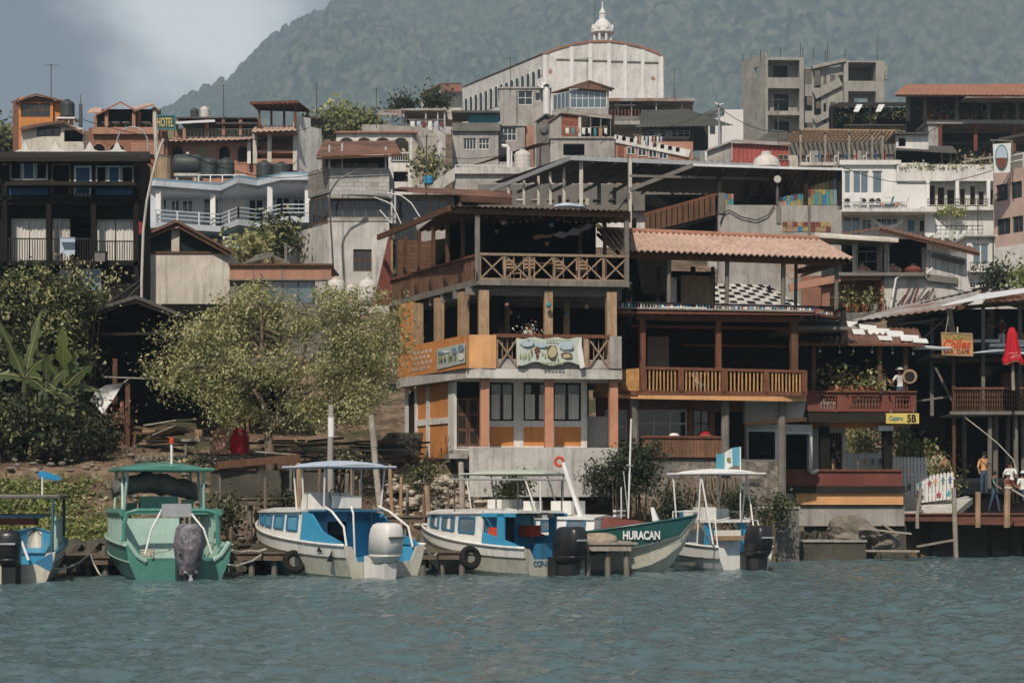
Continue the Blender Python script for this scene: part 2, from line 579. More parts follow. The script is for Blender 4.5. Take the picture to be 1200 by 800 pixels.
def text(body,mat,par,fr,x0,y0,x1,y1,d,name='lettering',bold=0.,shear=0.):
 """raised lettering fitted to a photo rectangle on frame fr"""
 cu=bpy.data.curves.new(name,'FONT')
 cu.body=body
 cu.extrude=.01
 cu.offset=bold
 cu.shear=shear
 cu.align_x='CENTER'
 cu.align_y='CENTER'
 tmp=bpy.data.objects.new(name,cu)
 COL.objects.link(tmp)
 bpy.context.view_layer.update()
 me=bpy.data.meshes.new_from_object(tmp)
 bpy.data.objects.remove(tmp)
 v=np.array([x.co for x in me.vertices])
 lo,hi=v.min(0),v.max(0)
 xm=(x0+x1)/2
 u0,u1,z0,z1=fr.u(x0,d),fr.u(x1,d),fr.z(y1,xm,d),fr.z(y0,xm,d)
 og=Vector(par['_o'])
 for x in me.vertices:
  a=(x.co.x-lo[0])/(hi[0]-lo[0])
  b=(x.co.y-lo[1])/(hi[1]-lo[1])
  q=fr.pt(u0+(u1-u0)*a,d-.012-(x.co.z),z0+(z1-z0)*b)-og
  x.co=q
 me.materials.clear()
 me.materials.append(MAT[mat])
 o=bpy.data.objects.new(name,me)
 COL.objects.link(o)
 o.parent=par
 return o
cam=bpy.data.objects.new('camera',bpy.data.cameras.new('camera'))
COL.objects.link(cam)
cam.location=(0,0,H)
cam.rotation_euler=(R(90),0,0)
cam.data.lens=36*F_/1200
cam.data.sensor_width=36
cam.data.shift_y=(HZ-400)/1200
cam.data.clip_start=.5
cam.data.clip_end=20000
cam.data.dof.use_dof=True
cam.data.dof.focus_distance=74
cam.data.dof.aperture_fstop=2.2
SC.camera=cam
SUN_EL,SUN_AZ=R(47),R(180+14)
to_sun=Vector((math.sin(SUN_AZ)*math.cos(SUN_EL),math.cos(SUN_AZ)*math.cos(SUN_EL),math.sin(SUN_EL)))
sun=bpy.data.objects.new('sun',bpy.data.lights.new('sun','SUN'))
COL.objects.link(sun)
sun.data.energy=3.5
sun.data.angle=R(.55)
sun.data.color=(1,.9,.77)
sun.rotation_euler=to_sun.to_track_quat('Z','Y').to_euler()
sun.location=(0,-20,60)
W=bpy.data.worlds.new('World')
SC.world=W
W.use_nodes=True
nt=W.node_tree
N,L=nt.nodes,nt.links
bg=N['Background']
bg.inputs['Strength'].default_value=.066
sky=N.new('ShaderNodeTexSky')
sky.sky_type='NISHITA'
sky.sun_disc=False
sky.sun_elevation=SUN_EL
sky.sun_rotation=SUN_AZ
sky.altitude=1500
sky.air_density=1.0
sky.dust_density=2.2
sky.ozone_density=1.2
tc=N.new('ShaderNodeTexCoord')
mp=N.new('ShaderNodeMapping')
mp.inputs['Scale'].default_value=(6,6,9)
L.new(tc.outputs['Generated'],mp.inputs['Vector'])
cn=N.new('ShaderNodeTexNoise')
cn.inputs['Scale'].default_value=1.
cn.inputs['Detail'].default_value=8
cn.inputs['Roughness'].default_value=.55
L.new(mp.outputs[0],cn.inputs['Vector'])
vd=N.new('ShaderNodeVectorMath')
vd.operation='DISTANCE'
L.new(tc.outputs['Generated'],vd.inputs[0])
vd.inputs[1].default_value=Vector(((255-600)/F_,1,(HZ-60)/F_)).normalized()
mr=N.new('ShaderNodeMapRange')
mr.inputs['From Min'].default_value=.085
mr.inputs['From Max'].default_value=.0
mr.inputs['To Min'].default_value=-.12
mr.inputs['To Max'].default_value=.34
L.new(vd.outputs['Value'],mr.inputs['Value'])
ad=N.new('ShaderNodeMath')
L.new(cn.outputs['Fac'],ad.inputs[0])
L.new(mr.outputs[0],ad.inputs[1])
r2=N.new('ShaderNodeMapRange')
r2 .interpolation_type='SMOOTHSTEP'
r2 .inputs['From Min'].default_value=.44
r2 .inputs['From Max'].default_value=.8
L.new(ad.outputs[0],r2 .inputs['Value'])
mx=N.new('ShaderNodeMix')
mx.data_type='RGBA'
L.new(r2 .outputs[0],mx.inputs['Factor'])
hs=N.new('ShaderNodeHueSaturation')
hs.inputs['Saturation'].default_value=.55
hs.inputs['Value'].default_value=1.05
L.new(sky.outputs[0],hs.inputs['Color'])
L.new(hs.outputs[0],mx.inputs['A'])
mx.inputs['B'].default_value=(23,23.6,24,1)
L.new(mx.outputs['Result'],bg.inputs['Color'])
SC.view_settings.view_transform='Standard'
SC.view_settings.look='None'
SC.view_settings.gamma=1
SC.view_settings.exposure=.3
SC.render.engine='CYCLES'
cy=SC.cycles
cy.max_bounces=6
cy.diffuse_bounces=3
cy.glossy_bounces=3
cy.transmission_bounces=4
cy.transparent_max_bounces=8
cy.volume_bounces=0
cy.caustics_reflective=False
cy.caustics_refractive=False
cy.use_adaptive_sampling=True
cy.adaptive_threshold=.03
cy.use_denoising=True
cy.sample_clamp_indirect=4
hz=bpy.data.materials.new('haze_air')
hz.use_nodes=True
nt=hz.node_tree
nt.nodes.remove(nt.nodes['Principled BSDF'])
pv=nt.nodes.new('ShaderNodeVolumePrincipled')
pv.inputs['Color'].default_value=(.6,.81,1,1)
pv.inputs['Density'].default_value=.00029
pv.inputs['Anisotropy'].default_value=.0
nt.links.new(pv.outputs[0],nt.nodes['Material Output'].inputs['Volume'])
MAT['haze']=hz
m=MB()
m.box(-4500,-60,-6,4500,5150,1560)
tag(m.build('haze','haze'),kind='stuff')
def vnoise(x,y,seed=0):
 g=np.random.default_rng(seed)
 T=g.random((256,256))
 xi,yi=np.floor(x).astype(int),np.floor(y).astype(int)
 fx,fy=x-xi,y-yi
 fx,fy=fx*fx*(3-2*fx),fy*fy*(3-2*fy)
 a,b=T[xi%256,yi%256],T[(xi+1)%256,yi%256]
 c,d=T[xi%256,(yi+1)%256],T[(xi+1)%256,(yi+1)%256]
 return(a*(1-fx)+b*fx)*(1-fy)+(c*(1-fx)+d*fx)*fy-.5
def fbm(x,y,o=4,seed=0):
 s,a=0,1.
 for i in range(o):
  s=s+a*vnoise(x*2**i,y*2**i,seed+i)
  a*=.5
 return s
def grid_mesh(name,X,Y,Z,mats,kind,smooth=True):
 nx,ny=X.shape
 me=bpy.data.meshes.new(name)
 me.vertices.add(nx*ny)
 me.vertices.foreach_set('co',np.stack([X,Y,Z],-1).reshape(-1))
 i,j=np.meshgrid(np.arange(nx-1),np.arange(ny-1),indexing='ij')
 a=(i*ny+j).ravel()
 q=np.stack([a,a+ny,a+ny+1,a+1],-1)
 n=len(a)
 me.loops.add(4*n)
 me.polygons.add(n)
 me.loops.foreach_set('vertex_index',q.ravel())
 me.polygons.foreach_set('loop_start',np.arange(0,4*n,4))
 me.polygons.foreach_set('use_smooth',np.full(n,smooth))
 me.materials.append(mats)
 me.update()
 o=bpy.data.objects.new(name,me)
 COL.objects.link(o)
 return tag(o,kind=kind)
def mat_water():
 m=bpy.data.materials.new('lake_water')
 m.use_nodes=True
 N,L=m.node_tree.nodes,m.node_tree.links
 b=N['Principled BSDF']
 b.inputs['Base Color'].default_value=(.07,.118,.128,1)
 b.inputs['Roughness'].default_value=.045
 b.inputs['IOR'].default_value=1.33
 tc=N.new('ShaderNodeTexCoord')
 mp=N.new('ShaderNodeMapping')
 mp.inputs['Scale'].default_value=(1,.8,1)
 L.new(tc.outputs['Object'],mp.inputs['Vector'])
 h=None
 for sc,st in((4.5,1.),(11.,1.)):
  n=N.new('ShaderNodeTexNoise')
  n.inputs['Scale'].default_value=sc
  n.inputs['Detail'].default_value=3
  L.new(mp.outputs[0],n.inputs['Vector'])
  bp=N.new('ShaderNodeBump')
  bp.inputs['Strength'].default_value=st
  bp.inputs['Distance'].default_value=.12 if sc<4 else .04
  L.new(n.outputs['Fac'],bp.inputs['Height'])
  if h:
   L.new(h.outputs[0],bp.inputs['Normal'])
  h=bp
 L.new(h.outputs[0],b.inputs['Normal'])
 return m
MAT['water']=mat_water()
xs=np.concatenate([[-4000,-800,-120,-40],np.arange(-26,28,.135),[40,120,800,4000]])
ys=np.concatenate([[-3000,-300,-40,4],np.arange(15,93,.135),[96,100]])
X,Y=np.meshgrid(xs,ys,indexing='ij')
Z=.06*fbm(X*.42+.1*Y,Y*.55,2,3)+.07*vnoise(X*1.5+5,Y*1.7-X*.4,11)+.1*vnoise(X*2.9,Y*2.6+X*.6,17)+.05*vnoise(X*5.1+Y,Y*4.6-X*1.3,19)
Z[(X<-26)|(X>27.9)|(Y<15)|(Y>93)]=0
grid_mesh('water',X,Y,Z,MAT['water'],'structure')
SHX=np.array([-60,-17,-8.4,-1.4,5.4,7.8,10.0,14.,20,60.])
SHY=np.array([65,66,67.,69.5,72.5,73.6,75.,79.,84,92.])
EK=np.array([-12,0,1.0,4.0,9,16,40,80,150,200,330,420,7000.])
ZK=np.array([-4,-.2,.9,3.5,4.3,6,12.5,22,38,50,62,66,70.])
EKR=np.array([-12,0,1.6,3.2,7,14,20,40,80,150,200,330,420,7000.])
ZKR=np.array([-4,-.5,.2,1.4,2.4,3.6,6,12,22,38,50,62,66,70.])
def ground_z(X,Y):
 e=Y-np.interp(X,SHX,SHY)
 t=np.clip((X-9.0)/2.5,0,1)
 return np.interp(e,EK,ZK)*(1-t)+np.interp(e,EKR,ZKR)*t
def gz(x,y):
 return float(ground_z(np.array([x]),np.array([y]))[0])
def mat_ground():
 m=bpy.data.materials.new('earth_bank')
 m.use_nodes=True
 N,L=m.node_tree.nodes,m.node_tree.links
 b=N['Principled BSDF']
 b.inputs['Roughness'].default_value=.95
 b.inputs['Specular IOR Level'].default_value=.1
 tc=N.new('ShaderNodeTexCoord')
 cur=None
 cols=[(.19,.135,.095),(.1,.068,.048),(.27,.22,.165),(.06,.06,.032)]
 for i,(sc,p0,p1)in enumerate(((1,0,0),(.7,.45,.55),(1.6,.55,.66),(.45,.5,.57))):
  n=N.new('ShaderNodeTexNoise')
  n.inputs['Scale'].default_value=sc
  n.inputs['Detail'].default_value=9
  n.inputs['Roughness'].default_value=.7
  L.new(tc.outputs['Object'],n.inputs['Vector'])
  if i==0:
   c=N.new('ShaderNodeRGB')
   c.outputs[0].default_value=(*cols[0],1)
   cur=c.outputs[0]
   continue
  r=N.new('ShaderNodeMapRange')
  r.inputs['From Min'].default_value=p0
  r.inputs['From Max'].default_value=p1
  L.new(n.outputs['Fac'],r.inputs['Value'])
  x=N.new('ShaderNodeMix')
  x.data_type='RGBA'
  L.new(r.outputs[0],x.inputs['Factor'])
  L.new(cur,x.inputs['A'])
  x.inputs['B'].default_value=(*cols[i],1)
  cur=x.outputs['Result']
 L.new(cur,b.inputs['Base Color'])
 n=N.new('ShaderNodeTexNoise')
 n.inputs['Scale'].default_value=5
 n.inputs['Detail'].default_value=8
 L.new(tc.outputs['Object'],n.inputs['Vector'])
 bp=N.new('ShaderNodeBump')
 bp.inputs['Strength'].default_value=.8
 bp.inputs['Distance'].default_value=.15
 L.new(n.outputs['Fac'],bp.inputs['Height'])
 L.new(bp.outputs[0],b.inputs['Normal'])
 return m
MAT['ground']=mat_ground()
xs=np.concatenate([[-6000,-1500,-400,-150,-60],np.arange(-30,36,.4),[60,150,400,1500,6000]])
ys=np.concatenate([[54,60],np.arange(64,100,.4),np.arange(102,300,4),[330,400,480,600,900,1800,3000,6000]])
X,Y=np.meshgrid(xs,ys,indexing='ij')
Z=ground_z(X,Y)
amp=np.clip((Y-66)/6,.2,1)*np.clip((1500-Y)/1000,0,1)
Z=Z+(fbm(X*.35,Y*.35,5,21)*.55+vnoise(X*1.9,Y*1.9,31)*.22)*amp
grid_mesh('ground',X,Y,Z,MAT['ground'],'structure')
def mat_forest():
 m=bpy.data.materials.new('forest_slope')
 m.use_nodes=True
 N,L=m.node_tree.nodes,m.node_tree.links
 b=N['Principled BSDF']
 b.inputs['Roughness'].default_value=.95
 b.inputs['Specular IOR Level'].default_value=.05
 tc=N.new('ShaderNodeTexCoord')
 n=N.new('ShaderNodeTexNoise')
 n.inputs['Scale'].default_value=.05
 n.inputs['Detail'].default_value=3
 L.new(tc.outputs['Object'],n.inputs['Vector'])
 r=N.new('ShaderNodeValToRGB')
 cr=r.color_ramp
 cr.elements[0].position,cr.elements[0].color=.3,(.006,.012,.008,1)
 cr.elements[1].position,cr.elements[1].color=.72,(.26,.23,.17,1)
 for p,c in((.45,(.055,.08,.038,1)),(.58,(.15,.165,.095,1))):
  e=cr.elements.new(p)
  e.color=c
 L.new(n.outputs['Fac'],r.inputs['Fac'])
 n2=N.new('ShaderNodeTexNoise')
 n2 .inputs['Scale'].default_value=.0026
 n2 .inputs['Detail'].default_value=6
 L.new(tc.outputs['Object'],n2 .inputs['Vector'])
 r2=N.new('ShaderNodeMapRange')
 r2 .inputs['From Min'].default_value=.48
 r2 .inputs['From Max'].default_value=.68
 r2 .inputs['To Max'].default_value=.6
 L.new(n2 .outputs['Fac'],r2 .inputs['Value'])
 x=N.new('ShaderNodeMix')
 x.data_type='RGBA'
 L.new(r2 .outputs[0],x.inputs['Factor'])
 L.new(r.outputs[0],x.inputs['A'])
 x.inputs['B'].default_value=(.16,.145,.095,1)
 L.new(x.outputs['Result'],b.inputs['Base Color'])
 return m
MAT['forest']=mat_forest()
xs=np.concatenate([[-1300,-800,-500],np.arange(-390,400,1.05),[500,900,1300]])
ys=np.concatenate([np.arange(880,1470,1.35),[1490,1500]])
X,Y=np.meshgrid(xs,ys,indexing='ij')
rx=np.array([-1300,-500,-360,-261,-231,-210,-168,-135,0,150,400,1300.])
rz=np.array([90,160,218,274,288,300,328,352,440,530,640,700.])
zr=np.interp(X,rx,rz)-9+fbm(X*.03,X*0+3,3,5)*8
t=np.clip((Y-880)/560,0,1)
Z=62+(zr-62)*t**1.05
Z+=fbm(X*.009+9,Y*.005,4,41)*75*np.sin(t*math.pi)**1.2
Z=np.where(Y>1445,zr-(Y-1445)*.5,Z)
cs=4.3
gx,gy=X/cs,Y/cs
best=np.full(X.shape,9.)
T=np.random.default_rng(2).random((512,512,3))
hgt=np.zeros(X.shape)
for i in(-1,0,1):
 for j in(-1,0,1):
  cx,cy_=np.floor(gx).astype(int)+i,np.floor(gy).astype(int)+j
  q=T[cx%512,cy_%512]
  dd=np.hypot(gx-cx-q[...,0],gy-cy_-q[...,1])/(.62+.5*q[...,2])
  nb=dd<best
  hgt=np.where(nb,q[...,2],hgt)
  best=np.minimum(best,dd)
Z+=np.where(t>.02,np.sqrt(np.clip(1-best**2,0,1))*(2.6+8.5*hgt**2),0)
X,Y,Z=X*3.4,Y*3.4,np.minimum(Z*3.4-5.5,1540)
Z[:,-1]=50
Z[:,0]=50
grid_mesh('mountain',X,Y,Z,MAT['forest'],'structure')
def gy(px,Y,sink=.6):
 """photo row of the ground at that column and depth"""
 x=(px-600)/F_*Y
 return HZ-(gz(x,Y)-sink-H)*F_/Y
def bld(name,label,cat,fr,px,group=None):
 Y=fr.t(px)
 x=(px-600)/F_*Y
 return thing(name,label,cat,(x,Y,gz(x,Y)),group)
def arch_pts(fr,x0,y0,x1,y1,d,k=8):
 u0,u1=fr.u(x0,d),fr.u(x1,d)
 xm=(x0+x1)/2
 z0,z1=fr.z(y1,xm,d),fr.z(y0,xm,d)
 r=(u1-u0)/2
 zc=max(z0,z1-r)
 p=[fr.pt(u0,d,z0),fr.pt(u1,d,z0)]
 for i in range(k+1):
  a=math.pi*i/k
  p.append(fr.pt((u0+u1)/2+r*math.cos(a),d,zc+(z1-zc)*math.sin(a)))
 return p
def archwin(fr,par,x0,y0,x1,y1,d=-.04,gm='glass',fm='white_paint',name='arched_window'):
 m=MB()
 p=arch_pts(fr,x0,y0,x1,y1,d)
 c=sum(p,Vector())/len(p)
 big=[c+(q-c)*1.18 for q in p]
 n=len(p)
 fs=[(i,(i+1)%n,n+(i+1)%n,n+i)for i in range(n)]
 m.add(big+p,fs)
 off=fr.B*(-d+.01)
 m.add(big+[q+off for q in big],[(a,a+0,b,b)for a,b in()]+[(i,n+i,n+(i+1)%n,(i+1)%n)for i in range(n)])
 o=m.build(name,fm,par)
 g=MB()
 g.slab([q+fr.B*.02 for q in p],fr.B*.015)
 g.build('pane',gm,o)
 return o
def slope_roof(name,mat,par,pts,th=.06,corr=0,pitch=.25):
 m=MB()
 if corr:
  m.corr(*pts,pitch=pitch,amp=.035,th=.02)
 else:
  a,b,c,d=map(Vector,pts)
  n=(b-a).cross(d-a).normalized()
  m.slab([a,b,c,d],n*-th)
 return m.build(name,mat,par)
def posts(name,mat,par,fr,lst,w=.12):
 """one part per post: (px, ytop, ybot, d)"""
 for px,y0,y1,d in lst:
  m=MB()
  u=fr.u(px,d)
  m.fb(fr,u-w/2,u+w/2,fr.z(y1,px,d),fr.z(y0,px,d),d-w/2,d+w/2)
  m.build(name,mat,par)
def tank(label,px,y0,y1,Y,wpx,mat,group=None,dome=.22,ribs=4,name='water_tank',lidm=None):
 b=P(px,y1,Y)
 r=wpx/2*Y/F_
 h=(y1-y0)*Y/F_
 t=thing(name,label,'water tank',b,group)
 m=MB()
 pr=[(r*.985,0)]
 hb=h*(1-dome)
 for i in range(ribs):
  z=hb*(i+.5)/ribs
  pr+=[(r*.985,z-hb*.1),(r,z-hb*.06),(r,z+hb*.06),(r*.985,z+hb*.1)]
 pr+=[(r*.97,hb),(r*.8,hb+h*dome*.55),(r*.42,hb+h*dome*.85)]
 m.lathe(b,pr,18)
 m.build('body',mat,t,True)
 m=MB()
 m.lathe(b+ZV*(hb+h*dome*.85+.002),[(r*.36,0),(r*.36,h*dome*.3),(r*.1,h*dome*.36)],12)
 m.build('lid',lidm or mat,t)
 return t
fs=Fr(636.5,250,-63)
ff=Fr(636.5,250,4)
ch=bld('church','long white church with arched side windows and a barrel roof, highest on the hill','church',ff,700)
zt=ff.z(64)
zb=gz(8,250)-1
u1=ff.u(778)
uL=fs.u(522)
m=MB()
arc=[(0,zb),(u1,zb),(u1,ff.z(67))]
ap=ff.z(48.5,706)
for i in range(1,16):
 a=i/16
 arc.append((u1*(1-a),zt+(ap-zt)*math.sin(math.pi*a)**.85))
arc.append((0,zt))
m.slab([ff.pt(u,0,z)for u,z in arc],ff.B*.5)
m.build('facade','plaster_white',ch)
part('side_wall','plaster_white',ch,lambda m:m.fb(fs,uL,-.02,zb,zt,.02,.5))
m=MB()
back=fs.pt(uL,0,0)-fs.pt(0,0,0)
rp=[(u,z)for u,z in arc[2:]]
vs=[ff.pt(u*1.01-.06,-.15,z+.12)for u,z in rp]+[ff.pt(u*1.01-.06,-.15,z+.12)+back for u,z in rp]
n=len(rp)
m.add(vs+[v-ZV*.25 for v in vs],[(i,i+1,n+i+1,n+i)for i in range(n-1)]+[(i,2*n+i,2*n+i+1,i+1)for i in range(n-1)])
m.build('roof','tile_old',ch)
for k in(638.5,670,692,713.6,732.5,753,775):
 a=(ff.u(k))/u1
 z1=zt+(ap-zt)*math.sin(math.pi*min(max(a,.02),.98))**.85
 part('pilaster','white_paint',ch,lambda m:m.fb(ff,u1*a-.22,u1*a+.22,zb,z1-.25,-.16,.01))
part('string_course','concrete_dark',ch,lambda m:[m.q(ff,x,68.5+(x-640)*.035,x+w,70.3+(x-640)*.035,-.1,.01)for x,w in((652,16),(672.5,18),(694.5,17.5),(716,15),(735,16),(755.5,16))])
for i in range(18):
 a=i/18.
 u=-.9+(uL+1.6)*a
 zc0,zc1=fs.z(106,632),fs.z(81,632)
 m=MB()
 r=.52
 p=[fs.pt(u-r,-.05,zc0),fs.pt(u+r,-.05,zc0)]+[fs.pt(u+r*math.cos(math.pi*j/6),-.05,zc1-r+r*math.sin(math.pi*j/6))for j in range(7)]
 m.slab(p,fs.B*.08)
 o=m.build('arched_window','glass',ch)
 m=MB()
 for j in range(2,8):
  m.bar(p[j]-fs.B*.04,p[j+1]-fs.B*.04,.08)
 m.bar(p[0]-fs.B*.04,p[8]-fs.B*.04,.08).bar(p[1]-fs.B*.04,p[2]-fs.B*.04,.08)
 m.build('frame','white_paint',o)
fc=Fr(706,258)
c0=fc.p(706,51)
sc_=258/F_
m=MB()
m.lathe(c0-ZV*1.5,[(1.25,0),(1.25,1.7)],8)
m.lathe(c0+ZV*1.15,[(1.3,0),(1.5,.12),(1.5,.3),(1.25,.45),(1.2,.9),(1.0,1.3),(.62,1.75),(.42,1.9),(.42,2.5),(.5,2.6),(.3,2.95),(.12,3.3),(.1,4.1)],12)
cup=m.build('cupola','white_clean',ch)
for k in range(8):
 a=math.pi/4*k+.39
 part('column','white_clean',cup,lambda m:m.tube([c0+Vector((1.1*math.cos(a),1.1*math.sin(a),.19)),c0+Vector((1.1*math.cos(a),1.1*math.sin(a),1.16))],.17,6))
 part('finial','white_clean',cup,lambda m:m.lathe(c0+Vector((1.32*math.cos(a),1.32*math.sin(a),1.6)),[(.16,0),(.2,.25),(.05,.7)],6))
tp=c0+ZV*5.2
part('cross','steel',ch,lambda m:m.bar(tp,tp+ZV*1.5,.1).bar(tp+ZV*.95-Vector((.35,0,0)),tp+ZV*.95+Vector((.35,0,0)),.1).tube([c0+Vector((-.95,0,1.6)),c0+Vector((-.95,0,6))],.035,5))
for x,y,w,h in((645,84,3.2,5),(765.5,92,3.4,3.4)):
 m=MB()
 c=ff.p(x,y,-.012)
 m.slab([c+ff.R*(math.cos(a)*w*.104*U(.35,1.1))+ZV*(math.sin(a)*h*.104*U(.35,1.1))for a in[k*.3927 for k in range(16)]],ff.B*.01)
 m.build('rust_stain','salmon',ch)
fa=Fr(897,224,2)
fl=Fr(897,224,-67)
cb=bld('concrete_building','tall unfinished bare concrete building with open floors and rebar on its roof','building',fa,920)
yb=gy(920,224)
part('side_wall','concrete_raw',cb,lambda m:m.wall(fl,869.5,67,897,yb,.02,.3,[(883.5,79,888.5,92)]))
part('frame','concrete_raw',cb,lambda m:[m.q(fa,*r)for r in((897,67,900,yb,0,4),(937,67,942,yb,0,4),(900,67,937,70.5,0,4),(900,91,937,103.5,0,.3),(900,100,937,103.4,.3,4),(900,130.5,937,135,0,4),(900,164,937,yb,0,4))])
part('inner_wall','concrete_raw',cb,lambda m:m.wall(fa,900,70.5,937,yb,1.6,1.85,[(906,77,923,91),(907,110,924,130),(907.5,142,925,158)]))
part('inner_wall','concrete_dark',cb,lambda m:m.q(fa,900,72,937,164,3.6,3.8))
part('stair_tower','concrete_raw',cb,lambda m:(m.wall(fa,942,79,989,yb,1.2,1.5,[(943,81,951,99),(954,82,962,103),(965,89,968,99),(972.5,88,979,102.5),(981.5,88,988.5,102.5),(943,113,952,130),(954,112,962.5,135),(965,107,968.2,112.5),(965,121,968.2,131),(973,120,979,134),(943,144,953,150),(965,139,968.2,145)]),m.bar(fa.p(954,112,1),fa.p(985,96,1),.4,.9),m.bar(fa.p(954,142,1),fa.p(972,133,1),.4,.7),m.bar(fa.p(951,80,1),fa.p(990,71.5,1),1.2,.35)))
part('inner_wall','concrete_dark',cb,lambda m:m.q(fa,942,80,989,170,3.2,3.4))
part('frame','concrete_raw',cb,lambda m:[m.q(fa,*r)for r in((989,71.5,994,yb,.6,5),(1026.5,71.5,1036,yb,.6,5),(994,71.5,1026.5,73.2,.6,5),(994,95,1026.5,107,.6,.9),(994,104,1026.5,106.9,.9,5),(994,134,1026.5,138,.6,5),(1036,74.5,1040,93,1.5,2),(994,160,1026.5,yb,.6,1))])
part('inner_wall','concrete_raw',cb,lambda m:(m.wall(fa,994,107,1026.5,160,2.6,2.8,[(1001,115,1018,134)]),m.q(fa,994,73.3,1026.5,107,4.6,4.8)))
for px,y0,d in((870.5,63,6),(880,62,3),(891,58,1),(899,60,.5),(914.5,55,2),(938,50,.4),(941,55,3),(953,56,2),(967,60,3),(969.5,48,2),(990,58,1),(1028,45,1)):
 part('rebar','steel',cb,lambda m:m.tube([fa.p(px,72,d),fa.p(px,(y0+72)/2,d),fa.p(px+U(-.6,.6),y0,d)],.045,5))
f=Fr(585,195)
h=bld('grey_house','plain grey house with white framed windows below the church arches','house',f,610)
shell(f,h,585,104,645,gy(610,195),6,'plaster_grey',[(607,106.5,624,123),(627,109,633,118.5)],inner='interior')
win(f,h,607,106.5,624,123,.1,2,2)
win(f,h,627,109,633,118.5,.1,1,1)
part('downpipe','concrete_dark',h,lambda m:m.q(f,605,105,606,150,-.12,-.02))
d=thing('satellite_dish','pale satellite dish on a post beside the grey house below the church','satellite dish',f.p(636,112,-.5))
m=MB()
m.lathe(f.p(634.5,99,-.6),[(.05,0),(.3,.05),(.5,.16),(.55,.22),(.5,.18),(.3,.07),(.04,.02)],16,Matrix.Rotation(R(70),3,'X')@Matrix.Rotation(R(20),3,'Y'))
m.build('dish','white_clean',d,True)
part('post','steel_pale',d,lambda m:m.tube([f.p(636,112,-.5),f.p(636,99,-.5)],.05,6))
part('feed_arm','steel',d,lambda m:m.bar(f.p(634.5,99,-.6),f.p(632,97,-1.1),.04))
d=thing('boiler_pipe','upright white cylinder on the roof between grey house and glass studio','flue',f.p(640.5,134,-1))
part('pipe','white_paint',d,lambda m:m.lathe(f.p(640.5,134,-1),[(.34,0),(.34,2.3),(.2,2.35),(.2,2.6)],12))
part('cap','steel',d,lambda m:m.lathe(f.p(640.5,134,-1)+ZV*2.7,[(.36,0),(.05,.22)],12))
f=Fr(668,185)
f2=Fr(668,185,-50)
h=bld('glass_studio','rooftop studio walled with pale glass panes under a brown gable roof','house',f,690)
part('wall','plaster_grey',h,lambda m:(m.q(f,668,127,713,gy(690,185),0,5),m.q(f2,647,127,668,gy(660,185),.02,.4),m.q(f,711.5,104,713.5,127,0,.2),m.q(f,666.8,104,668.3,127,-.02,.2)))
win(f,h,668.4,104,711,126.5,.02,6,2,gm='glass_sky')
win(f2,h,648,109,667,131,.02,4,1,gm='glass_sky')
part('roof','rust_roof',h,lambda m:(m.slab([f.p(645,110,2.2),f.p(691,95.5,-.5),f.p(716,104,-.5),f.p(720,105,2)],ZV*.12),m.slab([f.p(666,102.5,-.4),f.p(692,95,-.4),f.p(718,105.5,-.4),f.p(717,107,-.4)],f.B*.15)))
f=Fr(645,166)
h=bld('brick_terrace_house','house with one red brick panel and an open terrace above a grey slab','house',f,680)
part('wall','plaster_grey',h,lambda m:m.wall(f,645,162,720,gy(690,166),0,.3,[(660,168.5,685,182)]))
part('back_wall','interior_wall',h,lambda m:m.q(f,645,135,720,190,3.5,3.7))
part('terrace_slab','concrete',h,lambda m:m.q(f,644,160,721,162.2,-.15,4))
part('side_panel','plaster_grey',h,lambda m:m.slab([f.p(644,144),f.p(658,134.5),f.p(658,160.2),f.p(644,160.2)],f.B*.25))
part('brick_panel','brick_red',h,lambda m:m.q(f,658.2,136,677.5,160.2,.04,.25))
part('column','plaster_white',h,lambda m:m.q(f,677.7,136,681,160.2,-.05,.25))
part('roof','tin_roof',h,lambda m:(m.slab([f.p(640,145,-.2),f.p(656,133,-.2),f.p(688,136,-.2),f.p(690,134,3)],ZV*.08),m.slab([f.p(688,136.5,0),f.p(717,139.5,0),f.p(716,136,3.5),f.p(688,134,3.5)],ZV*.1)))
posts('post','wood_grey',h,f,[(692,138,160,.1),(704,139,160,.1),(715.5,140,160,.1)],.1)
part('stair','wood_grey',h,lambda m:[m.bar(f.p(693+k*3,158-k*2.4,1.5),f.p(699+k*3,158-k*2.4,1.5),.3,.08)for k in range(7)])
h=bld('dark_house','narrow dark house with a round hatch on its wall beside the brick terrace','house',f,634)
part('wall','concrete_dark',h,lambda m:m.q(f,629,141,643.5,gy(636,166),.5,3))
part('roof','tin_dark',h,lambda m:m.slab([f.p(626,144,.3),f.p(640,134.5,.3),f.p(646,138,.3),f.p(646,138,3),f.p(640,134.5,3),f.p(626,144,3)],ZV*.1))
part('hatch','steel',h,lambda m:m.lathe(f.p(637.5,152,.44),[(.34,0),(.34,.06),(.26,.1)],14,Matrix.Rotation(R(90),3,'X')))
f=Fr(575,176)
h=bld('grey_house','small grey house with a wide white framed window and a salmon corner','house',f,595)
shell(f,h,575,148,615,182,5,'plaster_grey',[(585,149.5,605,165)],inner='interior')
win(f,h,585,149.5,605,165,.08,4,2)
part('salmon_wall','salmon',h,lambda m:m.q(f,615.2,147,626,gy(620,176),.4,3))
f=Fr(531,172)
h=bld('grey_house','stained grey house with two barred white windows and a turquoise upper storey','house',f,560)
shell(f,h,530,153,584,gy(560,172),6,'plaster_grey',[(543,162,558,175.5),(561,162,573.5,175)],inner='interior')
win(f,h,543,162,558,175.5,.1,4,1)
win(f,h,561,162,573.5,175,.1,3,2)
part('upper_wall','teal_wall',h,lambda m:(m.q(f,549,133,584,144,1.5,1.9),m.q(f,534,144,584,153,1.2,1.8)))
part('upper_roof','tin_dark',h,lambda m:m.q(f,529,129.5,586,132,.8,5))
